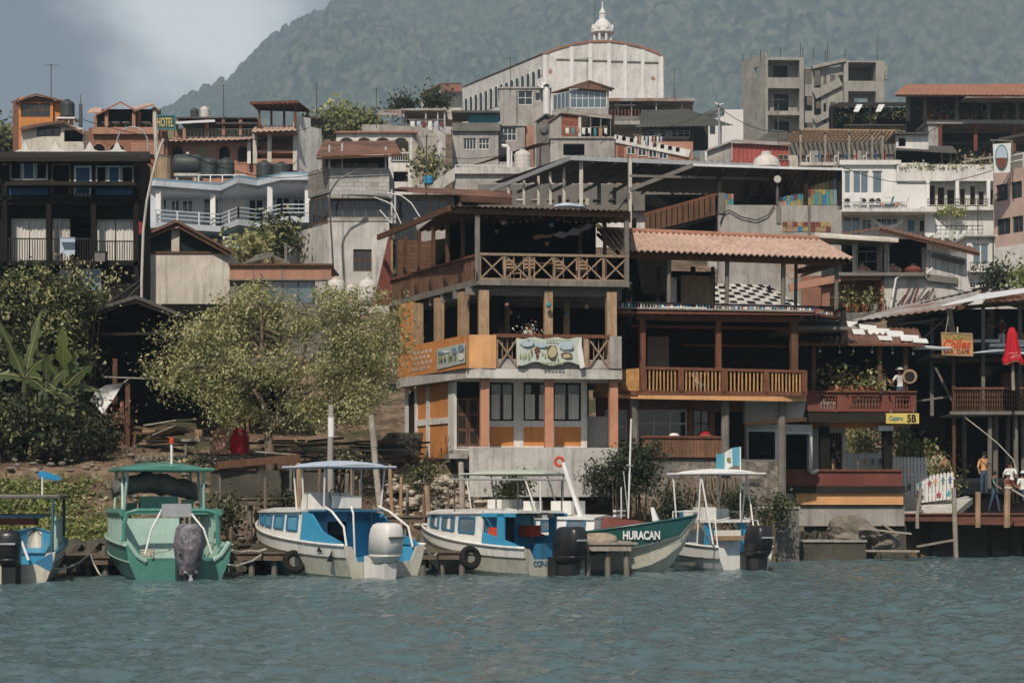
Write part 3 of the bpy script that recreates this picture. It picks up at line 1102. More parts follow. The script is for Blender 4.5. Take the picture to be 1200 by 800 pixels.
part('terrace_wall','concrete_dark',h,lambda m:m.q(f,530,144,586,153.5,-.3,-.1))
f=Fr(510,150)
h=bld('terrace_house','low grey terrace house with a long blank parapet below the white tank','house',f,575)
part('wall','plaster_grey',h,lambda m:m.wall(f,533,203,632,gy(580,150),.3,.6,[(560,216,582,224)]))
part('inner_wall','interior',h,lambda m:m.q(f,534,205,630,gy(580,150),2.5,2.7))
part('parapet','concrete_pale',h,lambda m:(m.q(f,533,196,640,203.5,0,.35),m.slab([f.p(508,213,1.5),f.p(533,196,.02),f.p(533,211,.02),f.p(508,228,1.5)],f.B*.3)))
part('railing','white_paint',h,lambda m:(m.bar(f.p(533,193.5,.1),f.p(600,194.5,.1),.06),[m.bar(f.p(x,196,.1),f.p(x,193,.1),.06)for x in range(534,600,8)]))
part('terrace_floor','concrete',h,lambda m:m.q(f,533,200.5,640,202.5,.36,6))
tank('white round water tank on the grey terrace below the church',612.5,176,199.5,151.5,20,'tank_white')
tank('low blue tank at the left end of the grey terrace',502,206,216,149,10.5,'cloth_blue',name='water_tank',ribs=2)
d=thing('chimney_pipe','bent white flue pipe left of the white water tank','flue',f.p(596,199,.5))
part('pipe','white_paint',d,lambda m:(m.tube([f.p(596,199,.5),f.p(596,174,.5),f.p(594,171.5,.5),f.p(588,171,.5)],.14,8),m.tube([f.p(599.5,199,.6),f.p(599.5,178,.6)],.06,6)))
d=thing('lean_to_shed','rusty lean-to roof on poles left of the brick terrace house','shed',P(600,200,158))
f=Fr(600,158)
part('roof','rust_roof',d,lambda m:m.corr(f.p(552,194,0),f.p(628,168.5,0),f.p(650,167,3),f.p(566,191,3),pitch=.3))
posts('post','wood_grey',d,f,[(612,178,202,1),(626,172,202,1),(633,172,202,2),(644,172,202,2)],.1)
f=Fr(720,160)
h=bld('pink_house','pink house with small arched windows behind the steel canopy','house',f,750)
part('wall','salmon',h,lambda m:m.q(f,722,166,812,gy(750,160),.02,3))
part('parapet','plaster_white',h,lambda m:(m.bar(f.p(722,163,0),f.p(808,180.5,0),.3,.6),[m.bar(f.p(722+k*9,163.5+k*1.85,0),f.p(722+k*9,158.5+k*1.85,0),.3,.3)for k in range(9)]))
for x in(734.5,747.5,760,772):
 win(f,h,x,172+(x-734)*.14,x+10,181+(x-734)*.14,-.05,2,1,'white_paint')
part('doorway','brick_red',h,lambda m:m.q(f,724,171,731,184,-.03,.02))
f=Fr(745,182)
d=bld('canopy_roof','wide dull green canopy roof on thin posts above the pink house','canopy',f,800)
part('roof','green_roof',d,lambda m:m.corr(f.p(745,149,-1.5),f.p(860,147,-1.5),f.p(806,128,5),f.p(752,129,5),pitch=.4))
posts('post','steel',d,f,[(754,146,178,0),(793,145,178,0),(812,145,178,3),(845,147,178,-1),(770,146,178,3)],.12)
part('balcony','concrete',d,lambda m:(m.q(f,720,141.5,750,146,-.5,3),m.q(f,752,160,808,162,-.5,4)))
part('railing','steel_pale',d,lambda m:[m.q(f,752,y,808,y+.6,-.4,-.3)for y in(153,156)]+[m.q(f,752+k*7,153,752.6+k*7,160,-.4,-.3)for k in range(9)])
part('back_wall','interior_wall',d,lambda m:m.q(f,720,147,830,176,4,4.3))
part('cabinet','steel_pale',d,lambda m:(m.q(f,768,150,773,160,.5,1.2),m.q(f,780,154,787,160,.4,1)))
f=Fr(715,200)
d=bld('flat_canopy','flat pale metal roof on posts close under the church wall','canopy',f,760)
part('roof','tin_roof',d,lambda m:m.q(f,713,115,814,118.5,-1,7))
posts('post','steel_pale',d,f,[(740,118,140,-.5),(769,118,140,-.5),(799,118,140,0),(724,118,140,0)],.12)
part('floor','concrete_dark',d,lambda m:m.q(f,713,136,800,141,-.6,6))
part('back_wall','interior_wall',d,lambda m:m.q(f,713,119,812,140,5.5,6))
part('roof_boards','wood_pale',d,lambda m:[m.bar(f.p(722+k*5,123.5,-.8),f.p(742+k*4,120.5,2),.35,.06)for k in range(5)])
part('railing','wood_red',d,lambda m:[m.q(f,716+k*4,128,717.4+k*4,136,-.6,-.5)for k in range(10)])
f=Fr(825,212)
h=bld('white_house','plain bright white house wall left of the unfinished concrete building','house',f,850)
part('wall','white_clean',h,lambda m:(m.q(f,849,128.5,871,gy(850,212),0,6),m.q(f,826,134,849,gy(830,212),.4,6)))
part('roof','tin_dark',h,lambda m:m.slab([f.p(824,137,0),f.p(848,130,0),f.p(848,129,5),f.p(824,136,5)],ZV*.25))
win(f,h,832,146,838,156,.3,1,1,'black_paint')
d=thing('street_lamp','twin headed street lamp on a pale mast behind the red shed','street lamp',P(842.5,182,172))
f=Fr(842,172)
part('mast','steel_pale',d,lambda m:m.tube([f.p(842.5,184),f.p(842.5,122)],.09,7))
for k in(-1,1):
 part('lamp_head','white_clean',d,lambda m:m.bar(f.p(842.5,123),f.p(842.5+k*5,121.5-(k<0)),.12,.1))
f=Fr(858,146)
h=bld('red_shed','shed faced with faded red corrugated sheets below the concrete building','shed',f,890)
part('wall','red_metal',h,lambda m:m.corr(f.p(858,191.5),f.p(924,195),f.p(924,171),f.p(858,167.5),pitch=.3))
part('side_wall','plaster_grey',h,lambda m:(m.slab([f.p(829,176,.1),f.p(857.5,166.5,.1),f.p(857.5,192,.1),f.p(829,192,.1)],f.B*.2),m.q(f,829,188,926,gy(890,146),.3,.5)))
part('roof','tin_roof',h,lambda m:(m.slab([f.p(857,167,-.3),f.p(926,171,-.3),f.p(926,168.5,5),f.p(860,165,5)],ZV*.1),m.slab([f.p(827,178,-.2),f.p(857,166.6,-.2),f.p(860,165,5),f.p(830,176,5)],ZV*.1)))
win(f,h,912,181,924,188,-.08,2,1,'salmon')
f=Fr(1050,176)
h=bld('hillside_restaurant','two storey restaurant with a long terracotta roof and deep dark openings','restaurant',f,1130)
part('roof','tile_old',h,lambda m:m.corr(f.p(1047,110.5,-2),f.p(1230,112,-2),f.p(1230,98,6),f.p(1062,99,5),pitch=.45,amp=.05))
part('eave_board','wood_red',h,lambda m:m.q(f,1050,111,1230,113,-1.9,-1.7))
posts('post','wood_grey',h,f,[(1064,112,142,0),(1084,112,142,0),(1121,112,142,0),(1158,112,142,0),(1192,112,142,0)],.28)
part('back_wall','interior_wall',h,lambda m:m.q(f,1062,111,1225,180,4.5,4.8))
part('terrace_slab','concrete',h,lambda m:m.q(f,1086,140.5,1225,145,-.2,4.5))
part('wall','plaster_grey',h,lambda m:m.q(f,1088,145,1100,gy(1095,176),0,4))
part('lower_wall','concrete_dark',h,lambda m:m.q(f,1100,178,1225,gy(1150,176),0,.3))
posts('column','maroon',h,f,[(1101.5,145,178,0),(1143,145,178,0),(1188,145,178,0)],.3)
rail(f,h,1103,1225,167.5,178,.05,26,'dark_wood')
part('awning','tin_roof',h,lambda m:m.q(f,1131,113.5,1225,114.6,-2.6,-.5))
for i in range(11):
 x=1090+i*11+U(-2,2)
 pl=thing('potted_plant','%s on the terrace ledge under the terracotta roof'%('orange flowering bush' if i==0 else 'potted green plant'),'plant',f.p(x,141,.6),None if i==0 else 'plants along the restaurant terrace')
 part('pot','pot',pl,lambda m:m.lathe(f.p(x,141,.6),[(.16,0),(.24,.45)],8))
 c=f.p(x,134,.6)
 foliage('foliage',['flower_red','salmon','leaf_b']if i==0 else['leaf_c','leaf_a','leaf_dark'],pl,[(c.x,c.y,c.z,.4,.4,.45)],160,.2,seed=i+50)
f=Fr(985,186)
d=bld('plant_pergola','dark pergola hung with plants in front of the concrete building','pergola',f,1030)
part('roof','dark_wood',d,lambda m:(m.slab([f.p(972,126,0),f.p(1076,124,0),f.p(1073,121.5,5),f.p(984,121.5,5)],ZV*.12),[m.bar(f.p(976+9*k,128,-.6),f.p(984+8*k,121,4),.12)for k in range(11)]))
for x in(1005,1031):
 part('roof_panel','tin_bright',d,lambda m:m.slab([f.p(x-5,131,-.8),f.p(x+1,131,-.8),f.p(x+6,122.5,-.3),f.p(x-1,122.5,-.3)],f.B*.05))
posts('post','dark_wood',d,f,[(975,125,160,0),(1020,125,156,0),(1070,125,156,0)],.2)
part('back_wall','interior',d,lambda m:m.q(f,972,126,1074,156,4,4.3))
part('floor','concrete_dark',d,lambda m:m.q(f,970,153.5,1076,157,-.5,4))
rail(f,d,990,1072,146,154,-.3,30,'wood_grey')
vs=[f.p(x,U(130,140),U(0,1))for x in range(982,1074,8)]
foliage('hanging_plants',['leaf_c','leaf_dark','leaf_b'],d,[(v.x,v.y,v.z,.5,.5,.45)for v in vs],900,.24,seed=4,clump=.2)
f=Fr(938,166)
d=bld('pole_pergola','bare pale timber pergola with a thin lath roof and six posts','pergola',f,1000)
part('roof','wood_tan',d,lambda m:[m.bar(f.p(938+k*4.6,153,-.3),f.p(905+k*5.6,168,7),.1,.1)for k in range(26)]+[m.bar(f.p(935-t*5,152.5+t*2.2,t),f.p(1054-t*.5,153.5+t*1.7,t),.12)for t in(-.3,1.2,2.6,4,5.4,7)])
posts('post','wood_pale',d,f,[(938,153,191,0),(967,153,191,0),(995,153,191,0),(1022,153,191,0),(1034,156,191,0),(1050,153,191,0)],.16)
part('back_wall','concrete_dark',d,lambda m:m.wall(f,905,160,1054,200,6.5,6.7,[(950,176,962,192),(1000,176,1010,192)]))
part('tarp_roof','tin_dark',d,lambda m:m.slab([f.p(884,168,0),f.p(904,153,3),f.p(924,155,3),f.p(922,168,0)],ZV*.08))
part('wall','plaster_cream',d,lambda m:(m.q(f,938,190,1056,194,-.1,6),m.q(f,905,182,935,205,1,5)))
for i in range(9):
 x=945+i*11
 part('furniture',['white_clean','blue_paint','red_metal'][i%3],d,lambda m:(m.q(f,x,182,x+5,183,1,1.5),m.q(f,x,183,x+.8,190,1,1.1),m.q(f,x+4.2,176,x+5,190,1,1.5)))
f=Fr(985,146)
h=bld('white_hotel','white terraced hotel with tall blue glass doors and an arcade','hotel',f,1050)
part('wall','white_clean',h,lambda m:m.wall(f,985,191,1086,246,0,.25,[(989,200,997,227),(999,200,1018,227),(1022,200,1034,227)]))
part('inner_wall','white_clean',h,lambda m:m.q(f,985,194,1086,246,3,3.2))
for a,b,n in((989,997,1),(999,1018,2),(1022,1034,1)):
 win(f,h,a,200,b,227,.1,n,1,gm='glass_sky',name='glass_door',fw=.08)
part('door','white_paint',h,lambda m:m.q(f,1037,209,1048,231,-.03,.02))
part('terrace_slab','plaster_white',h,lambda m:(m.q(f,984,244,1098,248,-2.2,0),m.q(f,984,248,1098,252,-.2,.3)))
part('lower_wall','plaster_white',h,lambda m:m.wall(f,984,252,1098,gy(1050,146),.1,.4,[(988,254,1008,276),(1010,257,1021,272),(1026,256,1052,266),(1063,257,1072,272),(1077,258,1086,272)]))
part('lower_inner_wall','interior_wall',h,lambda m:m.q(f,984,252,1098,300,3,3.2))
win(f,h,988,254,1008,276,.2,2,1,gm='glass_sky',name='glass_door')
win(f,h,1010,257,1021,272,.2,2,1,gm='glass')
win(f,h,1026,256,1052,266,.2,4,1,gm='glass')
win(f,h,1063,257,1072,272,.2,1,1,gm='glass_blue')
win(f,h,1077,258,1086,272,.2,1,1,gm='glass')
rail(f,h,985,1060,236.5,244,-2.1,22,'steel_pale')
part('parapet','plaster_white',h,lambda m:(m.q(f,1051,193,1165,212,-.2,.1),m.q(f,984,187.5,1056,193,-.25,6)))
part('arcade_wall','plaster_cream',h,lambda m:m.wall(f,1086,212,1166,243,.6,.85,[(1088,217,1096,240),(1099,219,1107,240),(1110,222,1119,240),(1125,221,1131,240),(1137,218,1143,240),(1147,224,1153,240),(1160,222,1164,240)]))
part('inner_wall','interior',h,lambda m:m.q(f,1086,212,1166,243,2.4,2.6))
posts('column','white_paint',h,f,[(1087,212,243,-.1),(1121.5,212,243,-.1),(1158,212,243,-.1)],.24)
part('arcade_floor','plaster_white',h,lambda m:(m.q(f,1080,242,1167,246,-.6,2.4),m.q(f,1098,246,1166,gy(1130,146),.02,.5)))
rail(f,h,1087,1158,233,242,-.4,24,'black_paint')
part('curved_stair_wall','white_clean',h,lambda m:m.slab([f.p(*p)for p in((1086,240,-1),(1090,245,-1),(1094,254,-1),(1104,263,-1),(1112,270,-1),(1112,280,-1),(1084,280,-1),(1084,246,-1))],f.B*.3))
part('lower_terrace','plaster_white',h,lambda m:m.q(f,1094,274.5,1154,279,-3,.2))
rail(f,h,1096,1152,264,274.5,-2.8,9,'black_paint',mid=1)
vs=[f.p(x,194,-.1)for x in range(1054,1164,6)]
foliage('ledge_grass',['leaf_dry','leaf_a','leaf_b'],h,[(v.x,v.y,v.z-.1,.3,.1,.2)for v in vs],700,.2,seed=8,clump=.12)
vs=[f.p(x,244,-.8)for x in range(1098,1128,4)]
bs=thing('trailing_bush','bright green trailing bush under the hotel arcade balcony','plant',vs[3])
foliage('foliage',['leaf_bright','leaf_b'],bs,[(v.x,v.y,v.z-U(0,.3),.3,.3,.35)for v in vs],500,.2,seed=9,clump=.15)
hm=thing('hammock','striped hammock slung across the white hotel terrace','hammock',f.p(1043,243,-1.4))
part('cloth','salmon',hm,lambda m:m.tube([f.p(1031,238,-1.4),f.p(1036,241.5,-1.4),f.p(1043,243,-1.4),f.p(1050,241,-1.4),f.p(1055,237,-1.4)],[.05,.2,.26,.2,.05],8),True)
part('cord','rope',hm,lambda m:m.bar(f.p(1027,234,-1.4),f.p(1031,238,-1.4),.04).bar(f.p(1055,237,-1.4),f.p(1058,234,-1.4),.04))
hm=thing('hammock','white hammock hanging on the lower hotel terrace','hammock',f.p(1042,268,-1))
part('cloth','cloth_white',hm,lambda m:m.tube([f.p(1024,257,-1),f.p(1032,265,-1),f.p(1041,268,-1),f.p(1051,264,-1),f.p(1059,257,-1)],[.04,.16,.24,.16,.04],8),True)
for i,x in enumerate((990,1009,1019,1026)):
 a=thing('air_conditioner','white air conditioner outdoor unit standing on the hotel terrace','air conditioner',f.p(x+2,244,-.6),'air conditioners on the hotel terrace')
 part('casing','white_paint',a,lambda m:m.q(f,x,231,x+7,240,-.8,-.4))
 part('fan_grille','black_paint',a,lambda m:m.lathe(f.p(x+3,235.5,-.8),[(.2,0),(.18,.02),(.06,.03)],14,Matrix.Rotation(R(90),3,'X')))
 part('foot','steel',a,lambda m:m.q(f,x+.5,240,x+6.5,244,-.75,-.45))
for i,(x,c)in enumerate(((1003,'white_clean'),(1058,'white_clean'),(1040,'teal_paint'))):
 a=thing('lounge_chair',['white lounge chair at the left end of the hotel terrace','white lounge chair near the right end of the hotel terrace','green deck chair leaning by the white hotel door'][i],'chair',f.p(x,244,-1.7))
 part('seat',c,a,lambda m:m.bar(f.p(x-3,240,-1.7),f.p(x+4,241,-1.7),.6,.08))
 part('backrest',c,a,lambda m:m.bar(f.p(x+4,241,-1.7),f.p(x+7,231,-1.7),.6,.07))
 for k in(-2,4):
  part('leg',c,a,lambda m:m.bar(f.p(x+k,240.5,-1.7),f.p(x+k,244,-1.7),.07))
f=Fr(1050,160)
h=bld('white_hut','small white hut with one black window beside the pergola','house',f,1068)
part('wall','plaster_white',h,lambda m:m.wall(f,1050,157,1088,176,0,.25,[(1053,161.5,1061.5,171.5)]))
part('inner_wall','interior',h,lambda m:m.q(f,1050,157,1088,190,2.5,2.7))
part('roof','tin_dark',h,lambda m:m.q(f,1048,155,1089,157,-.5,4))
part('lower_roof','tin_dark',h,lambda m:m.slab([f.p(1050,176,-1.5),f.p(1122,180,-1.5),f.p(1116,173,5),f.p(1052,172,5)],ZV*.12))
part('lower_wall','interior',h,lambda m:m.q(f,1052,177,1166,gy(1080,160),1.5,1.8))
posts('post','wood_pale',h,f,[(1104,179,198,-.5),(1114,179,198,-.5),(1131,181,199,-.5),(1160,180,199,-.5)],.12)
part('roof_boards','wood_pale',h,lambda m:(m.bar(f.p(1128,190,-1),f.p(1164,184,-1),.15),m.bar(f.p(1130,186,-1),f.p(1163,186,-1),.1),m.bar(f.p(1150,184,-1),f.p(1130,191,-1),.1)))
vs=[f.p(x,193,0)for x in range(1112,1166,5)]
bs=thing('shrub_row','row of dry shrubs on the terrace edge beneath the restaurant','plant',vs[4])
foliage('foliage',['leaf_dry','leaf_c','wood_red'],bs,[(v.x,v.y,v.z,.35,.3,.4)for v in vs],600,.24,seed=10)
f=Fr(1164,134,-60)
h=bld('pink_building','pale pink building with two rows of square dark windows at an angle','building',f,1180)
ops=[(1167,216,1181,235.5),(1184.5,211.5,1197.5,231),(1168,256,1184,275),(1186,252,1199,271),(1201,207,1215,227),(1203,248,1217,267)]
m=MB()
ut=[fr_u for fr_u in(f.u(1164),f.u(1240))]
def zz(py,px):return f.z(py,px)
m.wall(f,1164,188,1240,262,0,.25,[])
m=MB()
z1,z0,zc=f.z(203,1164),gz(30,130)-1,f.z(291,1164)
O=[]
for a,b,c,e in ops:
 mm=(a+c)/2
 O.append((f.u(a),f.u(c),f.z(e,mm),f.z(b,mm)))
rows=[(f.z(275,1176),f.z(256,1176)),(f.z(235.5,1174),f.z(216,1174))]
def strip(m,za,zb_,holes):
 us=[f.u(1164)]+[x for o in holes for x in o]+[f.u(1240)]
 for i in range(0,len(us),2):
  m.fb(f,us[i],us[i+1],za,zb_,0,.3)
hol=sorted((o[0],o[1])for o in O if o[2]<rows[0][1])
hol2=sorted((o[0],o[1])for o in O if o[2]>rows[0][1])
m.fb(f,f.u(1164),f.u(1240),zc,rows[0][0],0,.3)
strip(m,rows[0][0],rows[0][1],hol)
m.fb(f,f.u(1164),f.u(1240),rows[0][1],rows[1][0],0,.3)
strip(m,rows[1][0],rows[1][1],hol2)
m.fb(f,f.u(1164),f.u(1240),rows[1][1],z1,0,.3)
m.build('wall','pink_wall',h)
part('lower_wall','plaster_white',h,lambda m:m.fb(f,f.u(1164),f.u(1240),z0,zc,-.04,.3))
part('inner_wall','interior',h,lambda m:m.fb(f,f.u(1164),f.u(1240),z0,z1,2,2.2))
for hs,rw in((hol,rows[0]),(hol2,rows[1])):
 for a,b in hs:
  m=MB()
  m.fb(f,a,b,rw[0],rw[0]+.06,.1,.2).fb(f,a,b,rw[1]-.06,rw[1],.1,.2).fb(f,a,a+.06,rw[0],rw[1],.1,.2).fb(f,b-.06,b,rw[0],rw[1],.1,.2).fb(f,(a+b)/2-.03,(a+b)/2+.03,rw[0],rw[1],.1,.2)
  o=m.build('window','steel',h)
  part('pane','glass',o,lambda m:m.fb(f,a,b,rw[0],rw[1],.15,.17))
part('railing','white_paint',h,lambda m:[m.fb(f,f.u(1164),f.u(1240),z1+k,z1+k+.08,.1,.18)for k in(.5,.9)]+[m.fb(f,f.u(1164)+k*1.3,f.u(1164)+k*1.3+.08,z1,z1+.9,.1,.18)for k in range(5)])
part('awning','tin_dark',h,lambda m:m.fb(f,f.u(1176),f.u(1240),z1+1.9,z1+2.1,-.5,4))
part('awning_wall','interior',h,lambda m:m.fb(f,f.u(1178),f.u(1240),z1,z1+1.9,2,2.3))
f=Fr(1164,131)
b=thing('banner','white banner with an oval lake picture at the corner of the pink building','banner',f.p(1173.5,203))
part('cloth','cloth_white',b,lambda m:m.slab([f.p(1163.5,169),f.p(1185,167.5),f.p(1183.5,202),f.p(1165,203)],f.B*.03))
def oval(m,cx,cy,rx,ry,d,a0=0.,a1=6.2832):
 m.slab([f.p(cx+rx*math.cos(a0+(a1-a0)*k/23),cy-ry*math.sin(a0+(a1-a0)*k/23),d)for k in range(24)],f.B*.012)
part('oval_border','teal_paint',b,lambda m:oval(m,1173.8,185,7.8,15.6,-.02))
part('picture','canvas_blue',b,lambda m:oval(m,1173.8,185,6.6,14,-.035,0,3.1416))
part('picture','wood_red',b,lambda m:oval(m,1173.8,185,6.6,14,-.035,3.1416,6.2832))
part('pole','wood_grey',b,lambda m:m.tube([f.p(1160,164.5,.06),f.p(1187,165.5,.06)],.05,6).bar(f.p(1164,169,.03),f.p(1164,165,.05),.03).bar(f.p(1184,168,.03),f.p(1184,165.3,.05),.03).bar(f.p(1186,165,.06),f.p(1187.5,205,.06),.08))
f=Fr(1133,127)
h=bld('white_house','white house with one tall two paned window below the arcade','house',f,1150)
shell(f,h,1133,278,1166,gy(1150,127),5,'plaster_white',[(1139,285,1159,311)])
win(f,h,1139,285,1159,311,.1,2,1,gm='glass_sky',fw=.08)
part('cornice','concrete_dark',h,lambda m:m.q(f,1132,276,1167,278,-.3,0))
rail(f,h,1137,1161,307,316,-.5,12,'steel')
part('balcony','plaster_white',h,lambda m:m.q(f,1136,316,1162,318.5,-.7,0))
part('downpipe','steel',h,lambda m:m.q(f,1163.5,278,1164.8,345,-.15,-.03))
win(f,h,1136,330,1144,338,-.05,2,1)
win(f,h,1147,330,1155,338,-.05,2,1)
f=Fr(20,142)
fz=Fr(22,142,-65)
h=bld('orange_tower_house','orange tower house with a glazed top floor under a shallow gable roof','house',f,45)
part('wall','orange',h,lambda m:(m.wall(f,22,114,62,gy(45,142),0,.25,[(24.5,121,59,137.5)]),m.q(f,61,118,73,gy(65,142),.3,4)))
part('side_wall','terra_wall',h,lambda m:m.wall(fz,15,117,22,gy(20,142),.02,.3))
part('inner_wall','interior',h,lambda m:m.q(f,23,116,62,141,2,2.2))
win(f,h,24.5,121,59,137.5,.08,4,2,'wood_brown','glass',.09)
part('roof','rust_roof',h,lambda m:(m.slab([f.p(20,120,-.4),f.p(42,111.5,-.4),f.p(42,111.5,5),f.p(13,121,5)],ZV*.12),m.slab([f.p(42.1,111.5,-.4),f.p(74,119.5,-.4),f.p(74,119.5,5),f.p(42.1,111.5,5)],ZV*.12),m.slab([f.p(22,119.5,-.02),f.p(42,112,-.02),f.p(62,117,-.02),f.p(62,120,-.02),f.p(22,120.3,-.02)],f.B*.1)))
h2=bld('tan_house','tan house with a sloping brown roof and wide window below the orange tower','house',f,60)
f=Fr(24,136)
part('wall','plaster_cream',h2,lambda m:m.wall(f,25,150,98,gy(60,136),0,.25,[(43,149,71,160),(75,152,97,166)]))
part('inner_wall','interior',h2,lambda m:m.q(f,25,150,98,172,2.4,2.6))
part('gable_wall','plaster_grey',h2,lambda m:m.slab([f.p(25,151,.03),f.p(73,144,.03),f.p(97,152,.03),f.p(97,150.2,.2),f.p(25,152,.2)],f.B*.2))
win(f,h2,43,149,71,160.5,.05,3,1,'wood_brown','glass',.08)
part('roof','rust_roof',h2,lambda m:(m.slab([f.p(23,153,-.5),f.p(73,143.5,-.5),f.p(73,143,5),f.p(26,150,5)],ZV*.14),m.slab([f.p(73.1,143.5,-.5),f.p(101,160,-.5),f.p(99,156,5),f.p(73.1,143,5)],ZV*.14)))
tank('ribbed black water tank on a stand beside the orange tower',79,117.5,137,141,17,'tank_dark')
t=thing('tank_stand','pale stand of rails under the black tank by the orange tower','tank stand',P(79,147,141))
f=Fr(79,141)
part('platform','white_paint',t,lambda m:m.q(f,66,137.2,88,139,-.7,.7))
for x in(67,74,80,86.5):
 part('leg','steel_pale',t,lambda m:m.q(f,x,139,x+1,150,-.6,-.5))
t=thing('chimney_pipe','tall thin dark flue pipe between orange tower and gabled terrace','flue',P(94.5,152,141))
part('pipe','steel',t,lambda m:m.tube([P(94.5,152,141),P(94.5,122,141)],.13,8).tube([P(94.5,122,141),P(94.5,111,141)],.03,5))
f=Fr(112,148)
h=bld('gabled_terrace_house','brown house with an open gabled roof terrace left of the hotel sign','house',f,150)
part('wall','terra_wall',h,lambda m:m.wall(f,104,150,196,gy(150,148),0,.25,[(110,170,122,181),(128,170,146,182)]))
part('inner_wall','interior',h,lambda m:m.q(f,104,164,196,200,2.4,2.6))
part('parapet','salmon',h,lambda m:(m.q(f,108,149,186,157,-.35,-.05),m.q(f,154,167,192,181,-.3,-.02)))
part('terrace_back','interior_wall',h,lambda m:m.q(f,112,128,188,150,3.4,3.6))
part('roof','tile_old',h,lambda m:(m.slab([f.p(112,136,-.6),f.p(141,121,-.6),f.p(141,121,4),f.p(112,136,4)],ZV*.14),m.slab([f.p(141.1,121,-.6),f.p(165,134,-.6),f.p(165,134,4),f.p(141.1,121,4)],ZV*.14),m.slab([f.p(157,131,-.8),f.p(179,124,-.8),f.p(179,124,3),f.p(157,131,3)],ZV*.12),m.slab([f.p(179.1,124,-.8),f.p(187,131,-.8),f.p(187,131,3),f.p(179.1,124,3)],ZV*.12)))
part('roof','tile',h,lambda m:(m.slab([f.p(156,127.5,0),f.p(180,123.6,0),f.p(178,122,4),f.p(157,126,4)],ZV*.08),m.slab([f.p(102,133,1),f.p(119,132,1),f.p(119,127.5,4),f.p(106,128,4)],ZV*.08)))
posts('column','salmon',h,f,[(125,130,150,-.2),(157,128,150,-.2),(112,136,150,.3),(181,126,150,-.2),(163,132,150,.6)],.24)
for x,w in((119,8),(131,8),(143,8),(166,9)):
 part('table','white_paint',h,lambda m:(m.q(f,x,142.5,x+w,144,.5,1.4),m.q(f,x+w/2-.5,144,x+w/2+.5,149,.9,1)))
for x0,x1 in((108,124),(127,147)):
 archwin(f,h,x0+1,168.5,x1-1,184,-.02,'interior','salmon')
t=thing('arch_trellis','thin white metal arch standing on the brown hotel terrace','trellis',P(155,180,146))
f2=Fr(155,146)
part('hoop','steel_pale',t,lambda m:m.tube([f2 .p(155+18*math.cos(a),167-18*math.sin(a))for a in[math.pi*k/12 for k in range(13)]],.05,5).tube([f2 .p(137,167),f2 .p(137,178)],.05,5).tube([f2 .p(173,167),f2 .p(173,176)],.05,5))
s=thing('hotel_sign','blue HOTEL signboard with yellow letters on the brown hotel roof','sign',P(194,151,147))
f=Fr(194,147)
part('board','hull_teal_dark',s,lambda m:m.q(f,183,135.5,205.5,151,0,.1))
part('border','teal_wall',s,lambda m:(m.q(f,183,134.6,205.5,135.8,-.04,.1),m.q(f,183,150.6,205.5,151.6,-.04,.1),m.q(f,204.6,135.8,205.5,150.6,-.04,.1)))
text('HOTEL','yellow_sign',s,f,184,138,203.5,148.5,0,'lettering',.012)
f=Fr(190,150)
h=bld('brown_hotel','long terracotta hotel with a row of arched windows under a tiled eave','hotel',f,260)
part('wall','salmon',h,lambda m:m.q(f,186,166,318,gy(250,150),0,6))
part('upper_wall','green_wall',h,lambda m:(m.q(f,204,152,300,162,1,5),m.q(f,188,150,204,164,.3,5)))
part('eave','tile',h,lambda m:m.corr(f.p(188,165.5,-1.2),f.p(306,163,-1.2),f.p(306,159.5,1),f.p(190,160.5,1),pitch=.4,amp=.05))
part('upper_roof','tin_bright',h,lambda m:m.slab([f.p(204,145.5,-.6),f.p(252,143,-.6),f.p(250,141.5,3),f.p(206,143,3)],ZV*.14))
part('upper_roof','tin_dark',h,lambda m:(m.q(f,206,137,300,138.6,.2,6),m.q(f,252,143.5,302,145,0,4)))
posts('post','salmon',h,f,[(207,138,162,.4),(216,150,162,-.2),(243,140,162,.4),(262,140,162,.4),(282,140,162,.4)],.22)
rail(f,h,206,300,151,161,-.1,22,'steel')
for x in(208,263,284.5,300.5):
 archwin(f,h,x-6,171.5,x+6,190,-.03,'interior','tile_old')
archwin(f,h,232,170,242,190,-.03,'green_wall','tile_old')
posts('column','white_paint',h,f,[(219.5,178,206,-.4),(292,166,192,-.4)],.25)
t=bld('hotel_tower','open storeyed hotel tower with a red pergola on top and a whitewashed side','building',Fr(295,150),335)
f=Fr(295,149)
fr_=Fr(347,149,52)
part('side_wall','plaster_white',t,lambda m:(m.wall(fr_,347,137,364,gy(350,149),.02,.3),m.wall(fr_,364,150,377,gy(360,149),.02,.3)))
part('floor','salmon',t,lambda m:(m.q(f,297,153,348,157,-.5,5),m.q(f,297,176,348,179,-.1,5),m.q(f,297,186,348,192,-.1,.3)))
part('eave','tile',t,lambda m:m.corr(f.p(294,154.5,-1.3),f.p(347,152.5,-1.3),f.p(347,149,.2),f.p(298,149.5,.2),pitch=.4,amp=.05))
part('back_wall','terra_wall',t,lambda m:m.q(f,297,157,348,gy(320,149),2.6,3))
posts('column','plaster_cream',t,f,[(316,157,192,0),(299,157,192,0),(346,157,200,0)],.3)
rail(f,t,317,346,170,176,0,14,'wood_red')
rail(f,t,300,346,147.5,153,-.4,12,'wood_red')
posts('post','wood_red',t,f,[(304,128,153,-.3),(318,128,153,1),(346,126,152,-.3),(360,130,152,3),(333,130,153,1)],.16)
part('pergola_roof','wood_red',t,lambda m:(m.bar(f.p(293,121,-.8),f.p(349,119.5,-.8),.18),m.bar(f.p(302,128,3.5),f.p(363,130,3.5),.18),[m.bar(f.p(295+k*6,121,-.9),f.p(303+k*6.6,128.5,3.8),.1,.16)for k in range(9)],m.corr(f.p(294,120,-.9),f.p(349,118.5,-.9),f.p(363,129,3.8),f.p(302,127.5,3.8),pitch=.5)))
